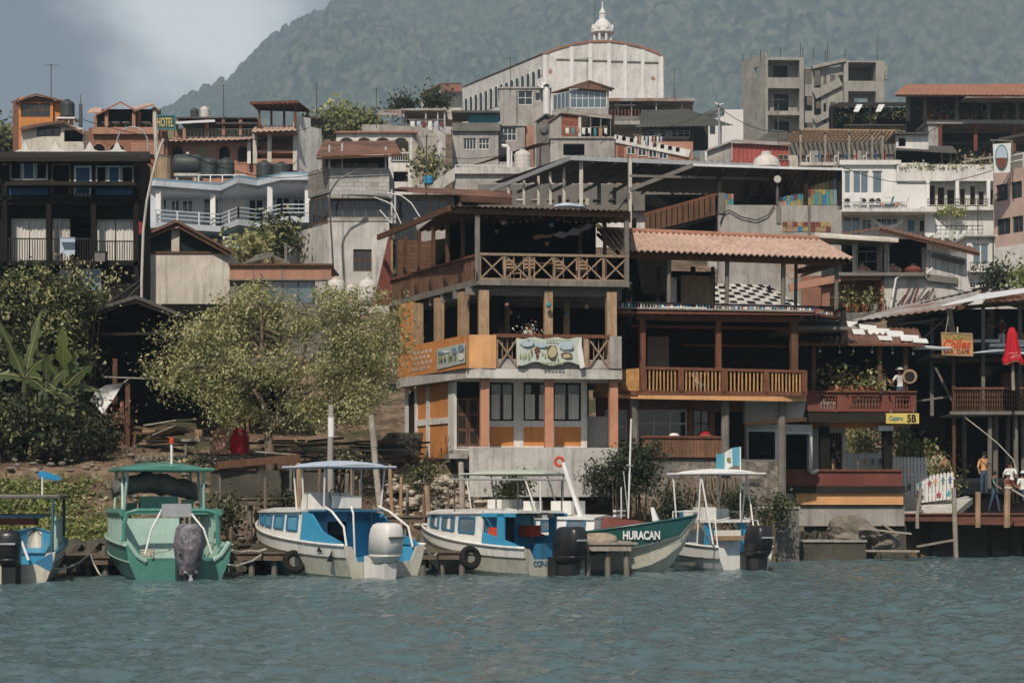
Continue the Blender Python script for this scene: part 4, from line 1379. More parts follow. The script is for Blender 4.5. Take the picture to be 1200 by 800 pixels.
part('shed_roof','tin_dark',t,lambda m:m.q(f,350,136,376,138.5,3,6))
tank('small black water tank on the brown hotel roof, beside the white one',228,127,138,151,10,'tank_dark',ribs=3)
tank('small white water tank on the brown hotel roof, beside the black one',240,125,138.5,151.5,11,'tank_white',ribs=3)
h=thing('blue_white_hotel','pale blue and white hotel with a zigzag roof edge and long balcony','hotel',P(260,300,126))
pl=[(170,124.5),(182,124.5),(258,126.5),(279,123.3),(302,124.5),(330,122.2),(364,122.2)]
def prism(m,pl,y0,y1,off=0.,back=136,ref=125.):
 z0,z1=H-(y1-HZ)/F_*ref,H-(y0-HZ)/F_*ref
 pts=[Vector(((px-600)/F_*Y,Y+off,z0))for px,Y in pl]
 pts+=[Vector(((pl[-1][0]-600)/F_*pl[-1][1],back,z0)),Vector(((pl[0][0]-600)/F_*pl[0][1],back,z0))]
 m.slab(pts,ZV*(z1-z0))
part('roof','hotel_blue_white',h,lambda m:(prism(m,pl,213,219),prism(m,pl,219.2,223,.5)))
part('roof_trim','hotel_blue',h,lambda m:prism(m,pl,209.5,212.8,.25))
part('balcony_floor','hotel_blue_white',h,lambda m:prism(m,pl,261,268))
part('lower_band','hotel_blue',h,lambda m:prism(m,pl[1:],268.2,271,.3))
f=Fr(250,127.8)
part('wall','hotel_blue_white',h,lambda m:m.q(f,172,223,366,262,.6,5))
part('lower_wall','hotel_blue_white',h,lambda m:m.q(f,172,271,366,gy(250,128),.8,5))
for x0,y0,x1,y1,g,nm in((200,234,211,250,'glass','window'),(213,234,227,250,'glass','window'),(238,232,257,261,'glass','door'),(260,228,288,261,'curtain','door'),(291,233,309,261,'interior','door'),(323,230,340,261,'interior','door'),(343,233,357,261,'glass','door'),(259,273,290,288,'glass','window'),(186,232,196,250,'glass','window')):
 win(f,h,x0,y0,x1,y1,.54,2,1,'hotel_blue_white',g,name=nm,fw=.08)
for px,Y in((185,124.8),(249,126.5),(316,123.5),(360,122.6)):
 part('column','white_paint',h,lambda m:m.box((px-603)/F_*Y,Y+.1,P(px,261,125).z,(px-597)/F_*Y,Y+.4,P(px,223,125).z))
def railing3(name,mat,par,pl,y0,y1,ref,n):
 m=MB()
 z0,z1=H-(y1-HZ)/F_*ref,H-(y0-HZ)/F_*ref
 pts=[Vector(((px-600)/F_*Y,Y+.1,0))for px,Y in pl]
 for a,b in zip(pts,pts[1:]):
  for k in range(n):
   z=z0+(z1-z0)*(k+1)/n
   m.bar(a+ZV*z,b+ZV*z,.06)
  L_=max(1,round((b-a).length/1.6))
  for k in range(L_+1):
   p=a.lerp(b,k/L_)
   m.bar(p+ZV*z0,p+ZV*(z1+.05),.1)
 return m.build(name,mat,par)
railing3('railing','hotel_blue_white',h,pl[1:],247,261,125,3)
part('deck','hotel_blue_white',h,lambda m:m.q(f,262,287,313,291,-2.5,.8))
railing3('railing','white_paint',h,[(262,125.4),(312,125.4)],279,287,126,2)
f=Fr(250,128)
t=thing('horizontal_tank','long dark green tank lying on its side on the blue hotel roof','water tank',P(219,208,131))
f=Fr(219,131)
part('body','tank_dark',t,lambda m:m.lathe(f.p(202.5,193,0),[(.3,0),(.6,.12),(.66,.3),(.66,1.6),(.6,1.75),(.3,1.9)],18,Matrix.Rotation(R(90),3,'Y')),True)
for x in(207,232):
 part('saddle','concrete_dark',t,lambda m:m.q(f,x,202,x+3,209,-.5,.5))
for i,(px,y0,y1,Y,w,lab)in enumerate(((245.5,184.5,208,128.5,19.5,'first'),(265,185.5,208,128,20,'second'),(310,189,210,128,19.5,'third'),(329.5,190.5,209,127.5,19.5,'fourth'))):
 tank('ribbed dark tank on the blue hotel roof, %s of four from the left'%lab,px,y0,y1,Y,w,'tank_dark','dark tanks in a row on the blue hotel roof')
t=thing('cistern','grey slatted round cistern at the left end of the blue hotel roof','water tank',P(191,212,127))
part('body','bamboo_pale',t,lambda m:m.lathe(P(191,212,127),[(.5,0),(.5,1.5)],14))
part('rim','wood_grey',t,lambda m:m.lathe(P(191,184.5,127),[(.54,0),(.54,.08)],14))
f=Fr(230,126.5)
t=thing('roof_handrail','low white handrail and bench along the blue hotel roof edge','railing',f.p(245,214,.8))
part('rail','white_paint',t,lambda m:(m.q(f,232,204.5,288,205.6,.8,.9),[m.q(f,232+k*14,205.6,233.2+k*14,213.5,.8,.9)for k in range(5)]))
part('bench','plaster_cream',t,lambda m:(m.q(f,204,203,232,206,.8,1.4),m.q(f,206,206,208,213,.9,1.3),m.q(f,228,206,230,213,.9,1.3)))
f=Fr(386,106)
fl=Fr(386,106,-58)
fl2=Fr(385,106.4,-58)
h=bld('block_building','grey concrete block building with a glazed middle floor and roof shelter','building',f,420)
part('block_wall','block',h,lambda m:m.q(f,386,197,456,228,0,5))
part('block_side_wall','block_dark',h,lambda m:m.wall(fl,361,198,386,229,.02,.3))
part('slab','concrete',h,lambda m:(m.q(f,384,228.2,460,232,-.4,5),m.q(f,384,255,458,259,-.05,5)))
part('lower_wall','concrete_pale',h,lambda m:m.wall(f,385,259,456,gy(420,106),0,.3,[(414,292,435.5,318)]))
part('lower_side_wall','concrete_pale',h,lambda m:m.wall(fl,337,268,385.7,gy(380,106),.02,.3))
part('inner_wall','interior',h,lambda m:m.q(f,387,232,456,330,2.2,2.4))
win(f,h,414,292,435.5,318,.1,3,2,'wood_brown','glass',.07)
win(f,h,387,232,457,255,.1,5,1,'steel','glass',.06)
win(fl,h,362,232,385,262,.1,3,1,'wood_brown','glass',.08)
posts('post','steel_pale',h,f,[(459,222,262,-.2),(463,228,262,-.2)],.1)
part('railing','steel_pale',h,lambda m:(m.bar(f.p(400,222,-.6),f.p(455,226,-.6),.05),m.bar(f.p(400,229,-.6),f.p(400,222,-.6),.05),m.bar(f.p(406,229,-.6),f.p(406,222,-.6),.05)))
part('roof_shelter','rust_roof',h,lambda m:(m.slab([f.p(371,184,-.8),f.p(470,180,-.8),f.p(462,167,4),f.p(378,168,4)],ZV*.1),m.slab([f.p(371,184.6,-.85),f.p(470,180.6,-.85),f.p(470,183,-.8),f.p(371,187,-.8)],f.B*.05)))
posts('post','steel_pale',h,f,[(386,170,198,0),(401,168,198,.3),(452,172,198,0),(375,180,200,1)],.1)
part('back_wall','interior_wall',h,lambda m:m.q(f,378,182,455,199,3.5,3.7))
vs=[f.p(400+k*9,193,.8)for k in range(5)]
part('rubble','stone',h,lambda m:[m.lathe(v-ZV*.3,[(.4,0),(.3,.3),(.1,.4)],7)for v in vs])
l=thing('curved_lamp_pole','thin dark pole curving over in front of the block building','lamp post',f.p(392,345,-2))
part('pole','steel',l,lambda m:m.tube([f.p(392,345,-2),f.p(389,285,-2),f.p(386,240,-2),f.p(386,229,-2),f.p(389,221,-2),f.p(396,211,-2),f.p(413,202,-2)],.05,6))
part('lamp_head','steel',l,lambda m:m.bar(f.p(411,203,-2),f.p(417,200,-2),.14,.08))
c=thing('conduit_pipe','white conduits arching from the roof right of the block wall','pipe',f.p(462,262,-1.2))
part('pipe','white_paint',c,lambda m:(m.tube([f.p(454,226,-1),f.p(470,229,-1.2),f.p(482,238,-1.3),f.p(492,254,-1.4)],.028,6),m.tube([f.p(438,231,-.8),f.p(452,236,-.8),f.p(460,240,-.9),f.p(470,262,-1)],.028,6),m.tube([f.p(445,246,-.8),f.p(458,261,-.9)],.028,6)))
f=Fr(460,112)
h=bld('glazed_shed','low shed with a strip of dim windows behind the conduit pipes','shed',f,500)
part('roof','rust_roof',h,lambda m:(m.slab([f.p(458,224,-1),f.p(540,229,-1),f.p(600,232,-1),f.p(600,226,4),f.p(470,221,4)],ZV*.1),m.slab([f.p(540,229.5,-1.05),f.p(600,232.5,-1.05),f.p(600,240,-.9),f.p(540,236,-.9)],f.B*.06)))
part('wall','plaster_grey',h,lambda m:m.wall(f,464,228,532,gy(500,112),0,.25,[(466,234,500,257),(504,234,526,257)]))
part('inner_wall','interior',h,lambda m:m.q(f,464,228,600,270,2,2.2))
win(f,h,466,234,500,257,.1,3,1,'plaster_grey','glass',.08)
win(f,h,504,234,526,257,.1,2,1,'plaster_grey','glass',.08)
posts('post','rust_roof',h,f,[(539,228,262,-.6),(458,224,275,-.7)],.14)
f=Fr(394,162)
h=bld('arcade_house','white house with four round arches along its upper floor','house',f,440)
part('wall','plaster_white',h,lambda m:m.wall(f,394,155,483,gy(440,162),0,.3,[(458,178,480,190),(461,201,478,213)]))
fr_=Fr(483,162,35)
part('side_wall','plaster_cream',h,lambda m:m.wall(fr_,483,155,513,gy(500,162),.02,.3))
part('inner_wall','interior',h,lambda m:m.q(f,450,175,483,215,1.5,1.6))
part('roof_edge','tile_old',h,lambda m:m.q(f,392,153.6,490,155.6,-.3,4))
for x in(406,426.5,448.5,470):
 archwin(f,h,x-9,161,x+9,178,-.03,'interior_wall','plaster_cream')
rail(f,h,459,480,179,189,-.1,8,'white_paint')
part('stair','plaster_cream',h,lambda m:m.bar(fr_.p(490,156,-.4),fr_.p(505,196,-.4),.5,.3))
f=Fr(424,168)
h=bld('terrace_house','grey walled roof terrace with thin metal shelters and a white end wall','house',f,470)
part('wall','concrete',h,lambda m:m.q(f,424,146,508,gy(470,168),0,.4))
f3=Fr(508,168,28)
part('end_wall','plaster_white',h,lambda m:m.wall(f3,508,145,522,gy(515,168),.02,.3))
part('roof','tin_roof',h,lambda m:(m.corr(f.p(440,134,-.6),f.p(473,136.5,-.6),f.p(470,128,3),f.p(446,129,3),pitch=.3),m.q(f,470,127,523,129.5,-.3,5)))
posts('post','steel_pale',h,f,[(460,135,147,0),(473,129,147,0),(476,129,147,1),(499,129,147,0),(513,128,147,0),(521,128,147,0)],.12)
part('back_wall','interior_wall',h,lambda m:m.q(f,476,130,521,146,4,4.3))
rail(f,h,476,520,139.5,146,-.1,12,'steel')
f=Fr(493,205)
h=bld('gable_hut','hut with a terracotta gable roof at the far end of the church','house',f,515)
part('wall','plaster_cream',h,lambda m:m.slab([f.p(494,111),f.p(515,101),f.p(541,100.5),f.p(541,140),f.p(494,140)],f.B*4))
part('roof','rust_roof',h,lambda m:(m.slab([f.p(492,111.5,-.4),f.p(515,100,-.4),f.p(541,99,4),f.p(520,99,4)],ZV*.14),m.slab([f.p(515,100.5,-.5),f.p(541,100.3,-.5),f.p(540,108,-1.2),f.p(519,108,-1.2)],ZV*.14)))
f=Fr(206,96)
h=bld('gabled_house','grey plastered house with a brown gable and triangular dark windows','house',f,215)
zg=f.z(297)
part('wall','plaster_cream',h,lambda m:(m.q(f,163,297,269,gy(215,96),0,.4),m.q(f,201,267,210,297,0,.4),m.q(f,268,297,269,gy(215,96),.4,6)))
part('gable_frame','wood_brown',h,lambda m:(m.bar(f.p(160,281.5,-.3),f.p(207,261.5,-.3),.16,.3),m.bar(f.p(207,261.5,-.3),f.p(271,297,-.3),.16,.3),m.q(f,163,294.5,269,297.2,-.06,.2)))
part('window','glass',h,lambda m:(m.slab([f.p(165,294.5,.25),f.p(200.8,294.5,.25),f.p(200.8,267,.25),f.p(165,282,.25)],f.B*.03),m.slab([f.p(210.2,294.5,.25),f.p(262,294.5,.25),f.p(210.2,266,.25)],f.B*.03)))
part('roof','rust_roof',h,lambda m:(m.slab([f.p(158,281.5,-.5),f.p(207,260.5,-.5),f.p(207,260.5,7),f.p(158,281.5,7)],ZV*.1),m.slab([f.p(207.1,260.5,-.5),f.p(273,297,-.5),f.p(273,297,7),f.p(207.1,260.5,7)],ZV*.1)))
f=Fr(269,91)
h=bld('orange_parapet_house','house with a long faded orange parapet above a strip of glass','house',f,330)
part('parapet','salmon',h,lambda m:m.q(f,269,311.5,388,327,0,.4))
part('cap','wood_brown',h,lambda m:m.q(f,267.5,308.8,389.5,311.3,-.15,.6))
part('joint','concrete_dark',h,lambda m:(m.q(f,330,311.5,331.2,327,-.03,-.002),m.q(f,267.5,327,389,328.6,-.1,.3)))
part('wall','concrete_dark',h,lambda m:(m.q(f,269,356,388,gy(330,91),.1,.5),m.q(f,269,328.6,312,356,.12,.4)))
win(f,h,312,328.6,369,356,.15,3,1,'steel','glass_sky',.06)
part('roof','concrete',h,lambda m:m.q(f,269,309.5,388,311,.6,5))
part('timber_frame','wood_grey',h,lambda m:(m.bar(f.p(285,309,2),f.p(312,296,2),.1),m.bar(f.p(312,296,2),f.p(340,309,2),.1),m.bar(f.p(335,309,1),f.p(335,285,1),.12),m.slab([f.p(290,308,1),f.p(318,302,1),f.p(322,297,4),f.p(300,300,4)],ZV*.06)))
for i,(x,y0,y1,w)in enumerate(((394,326,346,22),(412,333,350,15),(431.5,326,358,25))):
 tank(['pale conical topped tank, leftmost behind the big leafy tree','smallest pale tank, between two larger behind the big tree','largest pale tank, beside the wooden balcony building'][i],x,y0,y1,86-i*.6,w,'tank_white','pale tanks behind the big tree',dome=.3,ribs=1)
f=Fr(0,83)
h=bld('black_timber_house','two storey black timber house with blue panels above and white curtains below','house',f,85)
x0,x1=-14,164
ops=[(11,189.5,56,211),(60,192,83,229.5),(86.5,194,107.5,229.5),(112,194,157,215),(10,254,56,306),(59,254,82,306),(83,254,108,306),(111,256,156,306),(70,316,83,340),(93,315,118.5,341)]
part('wall','black_wood',h,lambda m:(m.wall(f,x0,183,x1,gy(80,83),0,.2,ops),m.q(f,x0,185,x0+2,345,.2,2.6),m.q(f,x1-2,185,x1,345,.2,2.6)))
part('inner_wall','interior',h,lambda m:m.q(f,x0,185,x1,345,2.4,2.6))
part('roof','dark_wood',h,lambda m:(m.slab([f.p(-18,187,-.62),f.p(176,188,-.62),f.p(176,180.5,3),f.p(-18,180.5,3)],ZV*.1),m.q(f,-18,186,174,189,-1.3,-.74)))
part('floor','black_wood',h,lambda m:(m.q(f,-18,229.8,168,234,-.6,.1),m.q(f,-18,234,166,240,-.5,-.35),m.q(f,-18,306,165,311,-.6,.1)))
posts('post','black_wood',h,f,[(6,188,312,-.5),(57.5,240,306,-.5),(110,240,306,-.5),(160,188,330,-.5)],.2)
for a,b,c,e,n,g in((11,189.5,25.5,211,1,'interior'),(26,189.5,41,211,1,'screen_blue'),(41.5,189.5,56,211,1,'interior'),(112,194,125.5,215,1,'interior'),(126,194,141,215,1,'screen_blue'),(141.5,194,157,215,1,'interior')):
 win(f,h,a,b,c,e,.02,n,1,'white_paint' if g!='interior' else 'concrete_pale',g,.07)
win(f,h,60,192,83,229.5,.02,1,1,'wood_grey','interior',.07,name='door')
win(f,h,86.5,194,107.5,229.5,.02,1,1,'white_paint','screen_blue',.09,name='door')
part('balcony_beam','dark_wood',h,lambda m:m.q(f,6,212.5,158,217,-1.2,-.5))
for a,b in((11,57),(112,158)):
 part('balcony_panel','screen_blue',h,lambda m:m.corr(f.p(a,228.5,-.45),f.p(b,228.5,-.45),f.p(b,217.2,-.45),f.p(a,217.2,-.45),pitch=.2,amp=.02))
rail(f,h,57,112,217,229.5,-.5,12,'dark_wood')
for a,b in((11,32),(33,55),(60,70),(71,81.5),(112,133),(134.5,155.5)):
 m=MB()
 u0,u1,z0,z1=f.u(a),f.u(b),f.z(305),f.z(255)
 n=14
 pts=[(u0+(u1-u0)*i/n,.27+.05*math.sin(i*2.1)+U(-.02,.02))for i in range(n+1)]
 vs=[f.pt(u,d,z0)for u,d in pts]+[f.pt(u+(.03*math.sin(i)),d*.9,z1)for i,(u,d)in enumerate(pts)]
 m.add(vs+[v+f.B*.02 for v in vs],[(i,i+1,n+2+i,n+1+i)for i in range(n)]+[(2*n+2+i,3*n+3+i,3*n+4+i,2*n+3+i)for i in range(n)])
 m.build('curtain','curtain',h,True)
rail(f,h,8,56,279,307,-.5,16,'black_paint',.05,.028)
rail(f,h,58,109,279,307,-.5,17,'black_paint',.05,.028)
rail(f,h,111,158,282,307,-.5,16,'black_paint',.05,.028)
win(f,h,93,315,118.5,341,.0,2,1,'steel_pale','glass_blue',.07)
win(f,h,70,316,83,340,.0,1,1,'steel_pale','glass_sky',.05)
l=thing('hanging_laundry','pale blue cloth hung over the black balcony railing','laundry',f.p(78,300,-.6))
part('cloth','canvas_blue',l,lambda m:m.slab([f.p(70.5,279.5,-.58),f.p(70,298,-.62),f.p(75,295,-.6),f.p(79,301,-.63),f.p(84,297,-.6),f.p(87.5,299,-.62),f.p(88,279.5,-.58)],f.B*.02))
part('fold','canvas_blue',l,lambda m:m.slab([f.p(70,279.2,-.73),f.p(88,279.2,-.73),f.p(88,278.6,-1.0),f.p(70,278.6,-1.0)],ZV*.02))
l=thing('planter_box','dark box on the black balcony behind the railing','box',f.p(117,306,-.6))
part('box','concrete_dark',l,lambda m:m.q(f,111,295,123,306.3,-.9,-.4))
part('rim','black_paint',l,lambda m:m.q(f,110.6,294,123.4,295,-.94,-.36))
s=thing('red_sign','small red board on the right edge of the black timber house','sign',f.p(166,276,-.5))
part('board','red_paint',s,lambda m:m.slab([f.p(162,259,-.6),f.p(170,262,-.4),f.p(169,275,-.4),f.p(162,274,-.6)],f.B*.04))
part('bracket','steel',s,lambda m:m.bar(f.p(160,260,-.5),f.p(168,262,-.35),.04))
f=Fr(20,93)
w=bld('scalloped_parapet','white parapet with four pointed scallops above the black house roof','wall',f,80)
m=MB()
pts=[(14,186)]
for c in(29,65,105,137):
 pts+=[(c-11,177),(c-5,175),(c-2,169),(c,166),(c+2,169),(c+5,175),(c+11,177)]
pts+=[(150,186)]
m.slab([f.p(x,y)for x,y in reversed(pts)],f.B*.2)
m.build('wall','plaster_white',w)
part('base','plaster_grey',w,lambda m:m.q(f,14,186,150,gy(80,93),0,.3))
part('cap','concrete_pale',w,lambda m:m.q(f,14,178.5,150,179.6,-.05,.25))
l=thing('bent_pole','tall slender white pole bowing beside the black timber house','pole',P(166,358,80))
f=Fr(166,80)
part('pole','pole_pale',l,lambda m:m.tube([f.p(*p)for p in((166,360),(166,330),(167,300),(168,270),(172,236),(178,208),(183,188),(188,172),(192,163))],.052,7))
part('wire','steel',l,lambda m:m.tube([f.p(168,325),f.p(150,338),f.p(130,352),f.p(118,362)],.015,4).tube([f.p(166,332),f.p(146,352),f.p(128,360)],.015,4))
l=thing('pole','straight pale pole in front of the gabled hotel terrace','pole',P(182,182,100))
part('pole','pole_pale',l,lambda m:m.tube([P(183.5,185,100),P(181.5,131,100)],.1,7))
part('cap','steel',l,lambda m:m.lathe(P(181.5,131,100),[(.12,0),(.05,.08)],8))
l=thing('antenna_mast','thin antenna mast above the hotel tower','antenna',P(371,140,150))
part('mast','steel',l,lambda m:m.tube([P(371,140,150),P(371,98,150)],.04,5))
part('crossbar','steel',l,lambda m:m.bar(P(369.5,104,150),P(372.5,104,150),.04).bar(P(370,107,150),P(372,107,150),.04))
f=Fr(669,105,2)
fl=Fr(669,105,-68)
h=bld('steel_canopy','huge flat tin roof on a row of slender pale posts behind the balcony building','canopy',f,720)
zc=f.z(183)
A,B,D_=f.p(669,183),f.p(905,189.5),None
Z0=f.z(183)
def onz(px,py,z):
 Y=(z-H)*F_/(HZ-py)
 return Vector(((px-600)/F_*Y,Y,z))
a,b,c,d=onz(669,182.5,Z0),onz(900,192,Z0),onz(860,216,Z0+.3),onz(570,222.5,Z0)
part('roof','tin_dark',h,lambda m:m.corr(a,b,b+Vector((2,12,.8)),d+Vector((.3,.6,.5)),pitch=.35,amp=.04))
part('fascia','steel_pale',h,lambda m:(m.bar(a-ZV*.12,b-ZV*.12,.1,.22),m.bar(d-ZV*.12,a-ZV*.12,.1,.22)))
part('rafter','steel',h,lambda m:[m.bar(a.lerp(b,k/9)-ZV*.25,d.lerp(c+Vector((2,3,0)),k/9)-ZV*.12,.1,.16)for k in range(1,9)])
for px,y0,w in((596,214,.13),(614,207,.13),(631,203,.13),(645,198,.14),(661,193,.15),(681,190,.19)):
 t_=(681-px)/112
 Y=105.4+10.5*t_
 m=MB()
 p0,p1=P(px,242,Y),P(px,240,Y)
 m.box(p0 .x-w/2,Y-w/2,p0 .z-1,p0 .x+w/2,Y+w/2,Z0-.22)
 m.build('post','pole_pale',h)
for px,Y in((738,105.6),(702,113),(720,115),(656,118),(688,119)):
 m=MB()
 p0=P(px,250,Y)
 m.box(p0 .x-.1,Y-.1,p0 .z-1,p0 .x+.1,Y+.1,Z0-.1)
 m.build('post','pole_pale',h)
part('floor','concrete_dark',h,lambda m:m.slab([P(560,240,106),P(842,240,106),P(842,240,106)+Vector((0,14,0)),P(560,240,106)+Vector((0,14,0))],ZV*-.3))
part('back_wall','concrete_dark',h,lambda m:m.q(Fr(669,119.5),560,216,842,260,0,.3))
part('lower_wall','plaster_white',h,lambda m:m.wall(Fr(669,106.5),600,241.5,842,290,0,.3,[(738,255,746,268)]))
for i in range(8):
 x=605+i*18
 part('table',['white_paint','steel_pale'][i%2],h,lambda m:(m.box(P(x,237,111).x,110.5,P(x,236,111).z,P(x+8,236,111).x,111.4,P(x,235,111).z),m.box(P(x+3,0,111).x,110.9,P(x,240,111).z-.4,P(x+4,0,111).x,111,P(x,236,111).z)))
tk=thing('blue_tarp','crumpled grey blue tarp folded under the tin roof','tarp',P(662,241,105))
part('tarp','canvas_blue',tk,lambda m:m.lathe(P(664,243,105),[(.7,0),(.62,.12),(.3,.2),(.1,.24)],9))
part('fold','canvas_blue',tk,lambda m:m.lathe(P(675,243,105.2),[(.5,0),(.4,.1),(.1,.18)],8))
f=Fr(842,101,3)
h=bld('dark_roof_terrace','terrace under a low dark roof above a stained concrete wall','building',f,915)
part('roof','tin_dark',h,lambda m:m.corr(f.p(738,224,2.5),f.p(986,233,5),f.p(986,198,-.4),f.p(811,194,-.4),pitch=.35,amp=.03))
part('fascia','tin_bright',h,lambda m:m.bar(f.p(811,193.2,-.42),f.p(927,197,-.42),.08,.12).bar(f.p(927,197,-.42),f.p(988,198.4,-.42),.08,.12))
part('beam','concrete_dark',h,lambda m:(m.bar(f.p(738,222.5,1.6),f.p(812,194,-.55),.1,.2),m.bar(f.p(738,206,-.5),f.p(900,210,1),.08,.12),[m.bar(f.p(820+k*28,197,-.2),f.p(800+k*30,226,3.6),.08,.14)for k in range(6)]))
part('wall','concrete',h,lambda m:m.q(f,842,240.5,986,gy(900,101),0,.4))
for r_ in((842,226,850,250,-.08,.3),(910,236,915.5,262,-.06,-.003),(947,240,950,285,-.05,-.003)):
 part('wall_pier','concrete_dark',h,lambda m:m.q(f,*r_))
part('back_wall','interior',h,lambda m:m.q(f,842,222,930,241,4,4.3))
posts('post','dark_wood',h,f,[(843,203,241,.2),(911,198,241,.1),(984,198,246,.1),(944,199,241,.2),(875,210,241,2),(892,210,241,2),(921,205,241,2)],.2)
cols=['teal_wall','terra_wall','green_wall','hotel_blue','salmon','hull_blue','maroon','muted_yellow']
def boards(nm,x0,x1,ya0,ya1,yb,n,d):
 m=MB()
 for i in range(n):
  a,b=x0+(x1-x0)*i/n,x0+(x1-x0)*(i+1)/n-.4
  ya=ya0+(ya1-ya0)*i/n
  ym=ya+(yb-ya)*U(.35,.65)
  m.k=rnd.randrange(8)
  m.q(f,a,ya,b,ym,d,d+.06)
  m.k=rnd.randrange(8)
  m.q(f,a,ym+.15,b,yb,d,d+.06)
 m.build(nm,cols,h)
boards('coloured_boards',946,981,219,209,240,8,.3)
boards('coloured_boards',914,943,231,225,240.5,7,.5)
boards('coloured_boards',846,860,227,227,240.5,4,.5)
m=MB()
tc=['wood_red','hull_blue','muted_yellow','maroon','wood_tan']
for r in range(2):
 for i in range(9):
  m.k=rnd.randrange(5)
  x=917+i*6+(3 if i>4 else 0)
  m.q(f,x,260+r*6,x+5.6,265.6+r*6,-.03,-.004)
m.build('coloured_tiles',tc,h)
part('wall_cable','black_paint',h,lambda m:m.tube([f.p(844,262,-.1),f.p(848,250,-.12),f.p(854,246,-.12),f.p(868,254,-.12),f.p(886,258,-.12),f.p(900,252,-.12),f.p(908,240,-.12)],.03,5))
s=thing('round_sign','round pale disc hung on a post under the dark roof','sign',f.p(911,214,-.3))
part('disc','concrete_pale',s,lambda m:m.lathe(f.p(911,210,-.25),[(.18,0),(.18,.04)],16,Matrix.Rotation(R(90),3,'X')))
part('post_clip','steel',s,lambda m:m.q(f,910,213,912,240,-.12,-.08))
tank('white domed tank top rising through the dark roof',898,180,198,103,34,'tank_white',ribs=1,dome=.75)
s=bld('stair_flight','dark brown plank stair flight with slatted sides beside the concrete wall','stairs',Fr(800,102),800)
f2=Fr(800,101.2)
part('slats','wood_brown',s,lambda m:[m.slab([f2 .p(756+k*6.4,252-k*1.75),f2 .p(761.3+k*6.4,250.6-k*1.75),f2 .p(761.3+k*6.4,271-k*1.6),f2 .p(756+k*6.4,272.6-k*1.6)],f2 .B*.05)for k in range(13)])
part('handrail','wood_red',s,lambda m:m.bar(f2 .p(754,251.5,.05),f2 .p(842,227,.05),.1,.12))
part('stringer','dark_wood',s,lambda m:m.bar(f2 .p(757,274,.2),f2 .p(842,250,.2),.2,.3))
part('tread','wood_brown',s,lambda m:[m.bar(f2 .p(760+k*8,270.5-k*2.2,.2),f2 .p(760+k*8,270.5-k*2.2,1.3),.3,.05)for k in range(10)])
part('side_wall','interior',s,lambda m:m.q(f2,756,228,842,300,1.6,1.8))
F1=Fr(562,72.2,8)
FS=Fr(558,72.2,-67)
FG=Fr(530,73.9,-67)
hb=bld('balcony_building','three storey orange building with two open timber balconies facing the lake','building',F1,640)
zf=F1 .z(329,562)
deck=[F1 .p(558,329),F1 .p(737,329.5,0)]
bl=FS.p(456.5,355.5)
br=F1 .p(737,330,6)
def lvl(p,z):return Vector((p.x,p.y,z))
dk=[lvl(deck[0],zf),lvl(deck[1],zf),lvl(deck[1]+F1 .B*8,zf),lvl(bl+F1 .B*1.5+F1 .R*1,zf),lvl(bl,zf)]
part('upper_deck','wood_grey',hb,lambda m:m.slab(dk,ZV*-.1))
part('edge_beam','wood_grey',hb,lambda m:(m.bar(dk[0]-ZV*.05-F1 .B*.04,dk[1]-ZV*.05-F1 .B*.04,.08,.2),m.bar(dk[4]-ZV*.05,dk[0]-ZV*.05,.09,.22)))
part('joist','concrete_dark',hb,lambda m:[m.bar(lvl(F1 .p(545,0,.5+k*1.4),zf-.32)-F1 .R*(.45*k),lvl(F1 .p(728,0,.5+k*1.4),zf-.32),.16,.28)for k in range(5)])
zr=F1 .z(243,562)
rf=[lvl(F1 .p(527,243,-.3),zr),lvl(F1 .p(739,243,-.3),zr-.05),lvl(F1 .p(739,243,8),zr+.7),lvl(FS.p(443,268,-.7),zr)]
part('roof','rust_roof',hb,lambda m:m.corr(rf[0],rf[1],rf[2],rf[3]+Vector((1.5,0,.15)),pitch=.2,amp=.03))
part('roof_beam','wood_brown',hb,lambda m:(m.bar(rf[0]-ZV*.14+F1 .B*.25,rf[1]-ZV*.14+F1 .B*.25,.12,.18),m.bar(rf[3]-ZV*.1,rf[0]-ZV*.1,.1,.2),[m.bar(rf[0].lerp(rf[1],k/8)-ZV*.1+F1 .B*.3,rf[0].lerp(rf[1],k/8)-ZV*.1+F1 .B*7+ZV*.6+F1 .R*(-.1),.08,.14)for k in range(1,8)]))
for px,d,w,mt in((559.5,.06,.17,'wood_grey'),(734.5,.06,.16,'wood_grey'),(716,1.2,.12,'wood_brown'),(697,3,.12,'wood_brown')):
 m=MB()
 u=F1 .u(px)
 m.fb(F1,u-w/2,u+w/2,zf,zr-.15,d-w/2,d+w/2)
 m.build('post',mt,hb)
for px in(472.5,489,505.5,522,540):
 m=MB()
 u=FS.u(px)
 m.fb(FS,u-.06,u+.06,zf,zr-.12,.02,.14)
 m.build('post','wood_brown',hb)
m=MB()
u0,u1=FS.u(456.5),FS.u(557)
m.fb(FS,u0-.06,u0+.06,zf,zr-.12,.0,.12)
m.build('post','wood_tan',hb)
zt_=zf+.93
n=6
m=MB()
for k in range(n):
 a,b=u0+(u1-u0)*k/n+.05,u0+(u1-u0)*(k+1)/n-.05
 m.fb(FS,a,b,zf+.06,zt_-.06,.05,.08)
m.build('balcony_panel','plank_vert',hb)
part('handrail','wood_red',hb,lambda m:m.fb(FS,u0,u1,zt_-.06,zt_+.02,-.03,.12))
m=MB()
for k in range(n+1):
 uu=u0+(u1-u0)*k/n
 m.bar(FS.pt(uu,-.05,zf+.42),FS.pt(uu,.0,zf+.02),.06)
 m.bar(FS.pt(uu,.05,zf+.5),FS.pt(uu+.22,-.02,zf+.04),.05)
m.build('bracket','dark_wood',hb)
ua,ub=F1 .u(562.5),F1 .u(736)
m=MB()
m.fb(F1,ua,ub,zt_-.03,zt_+.06,-.03,.1)
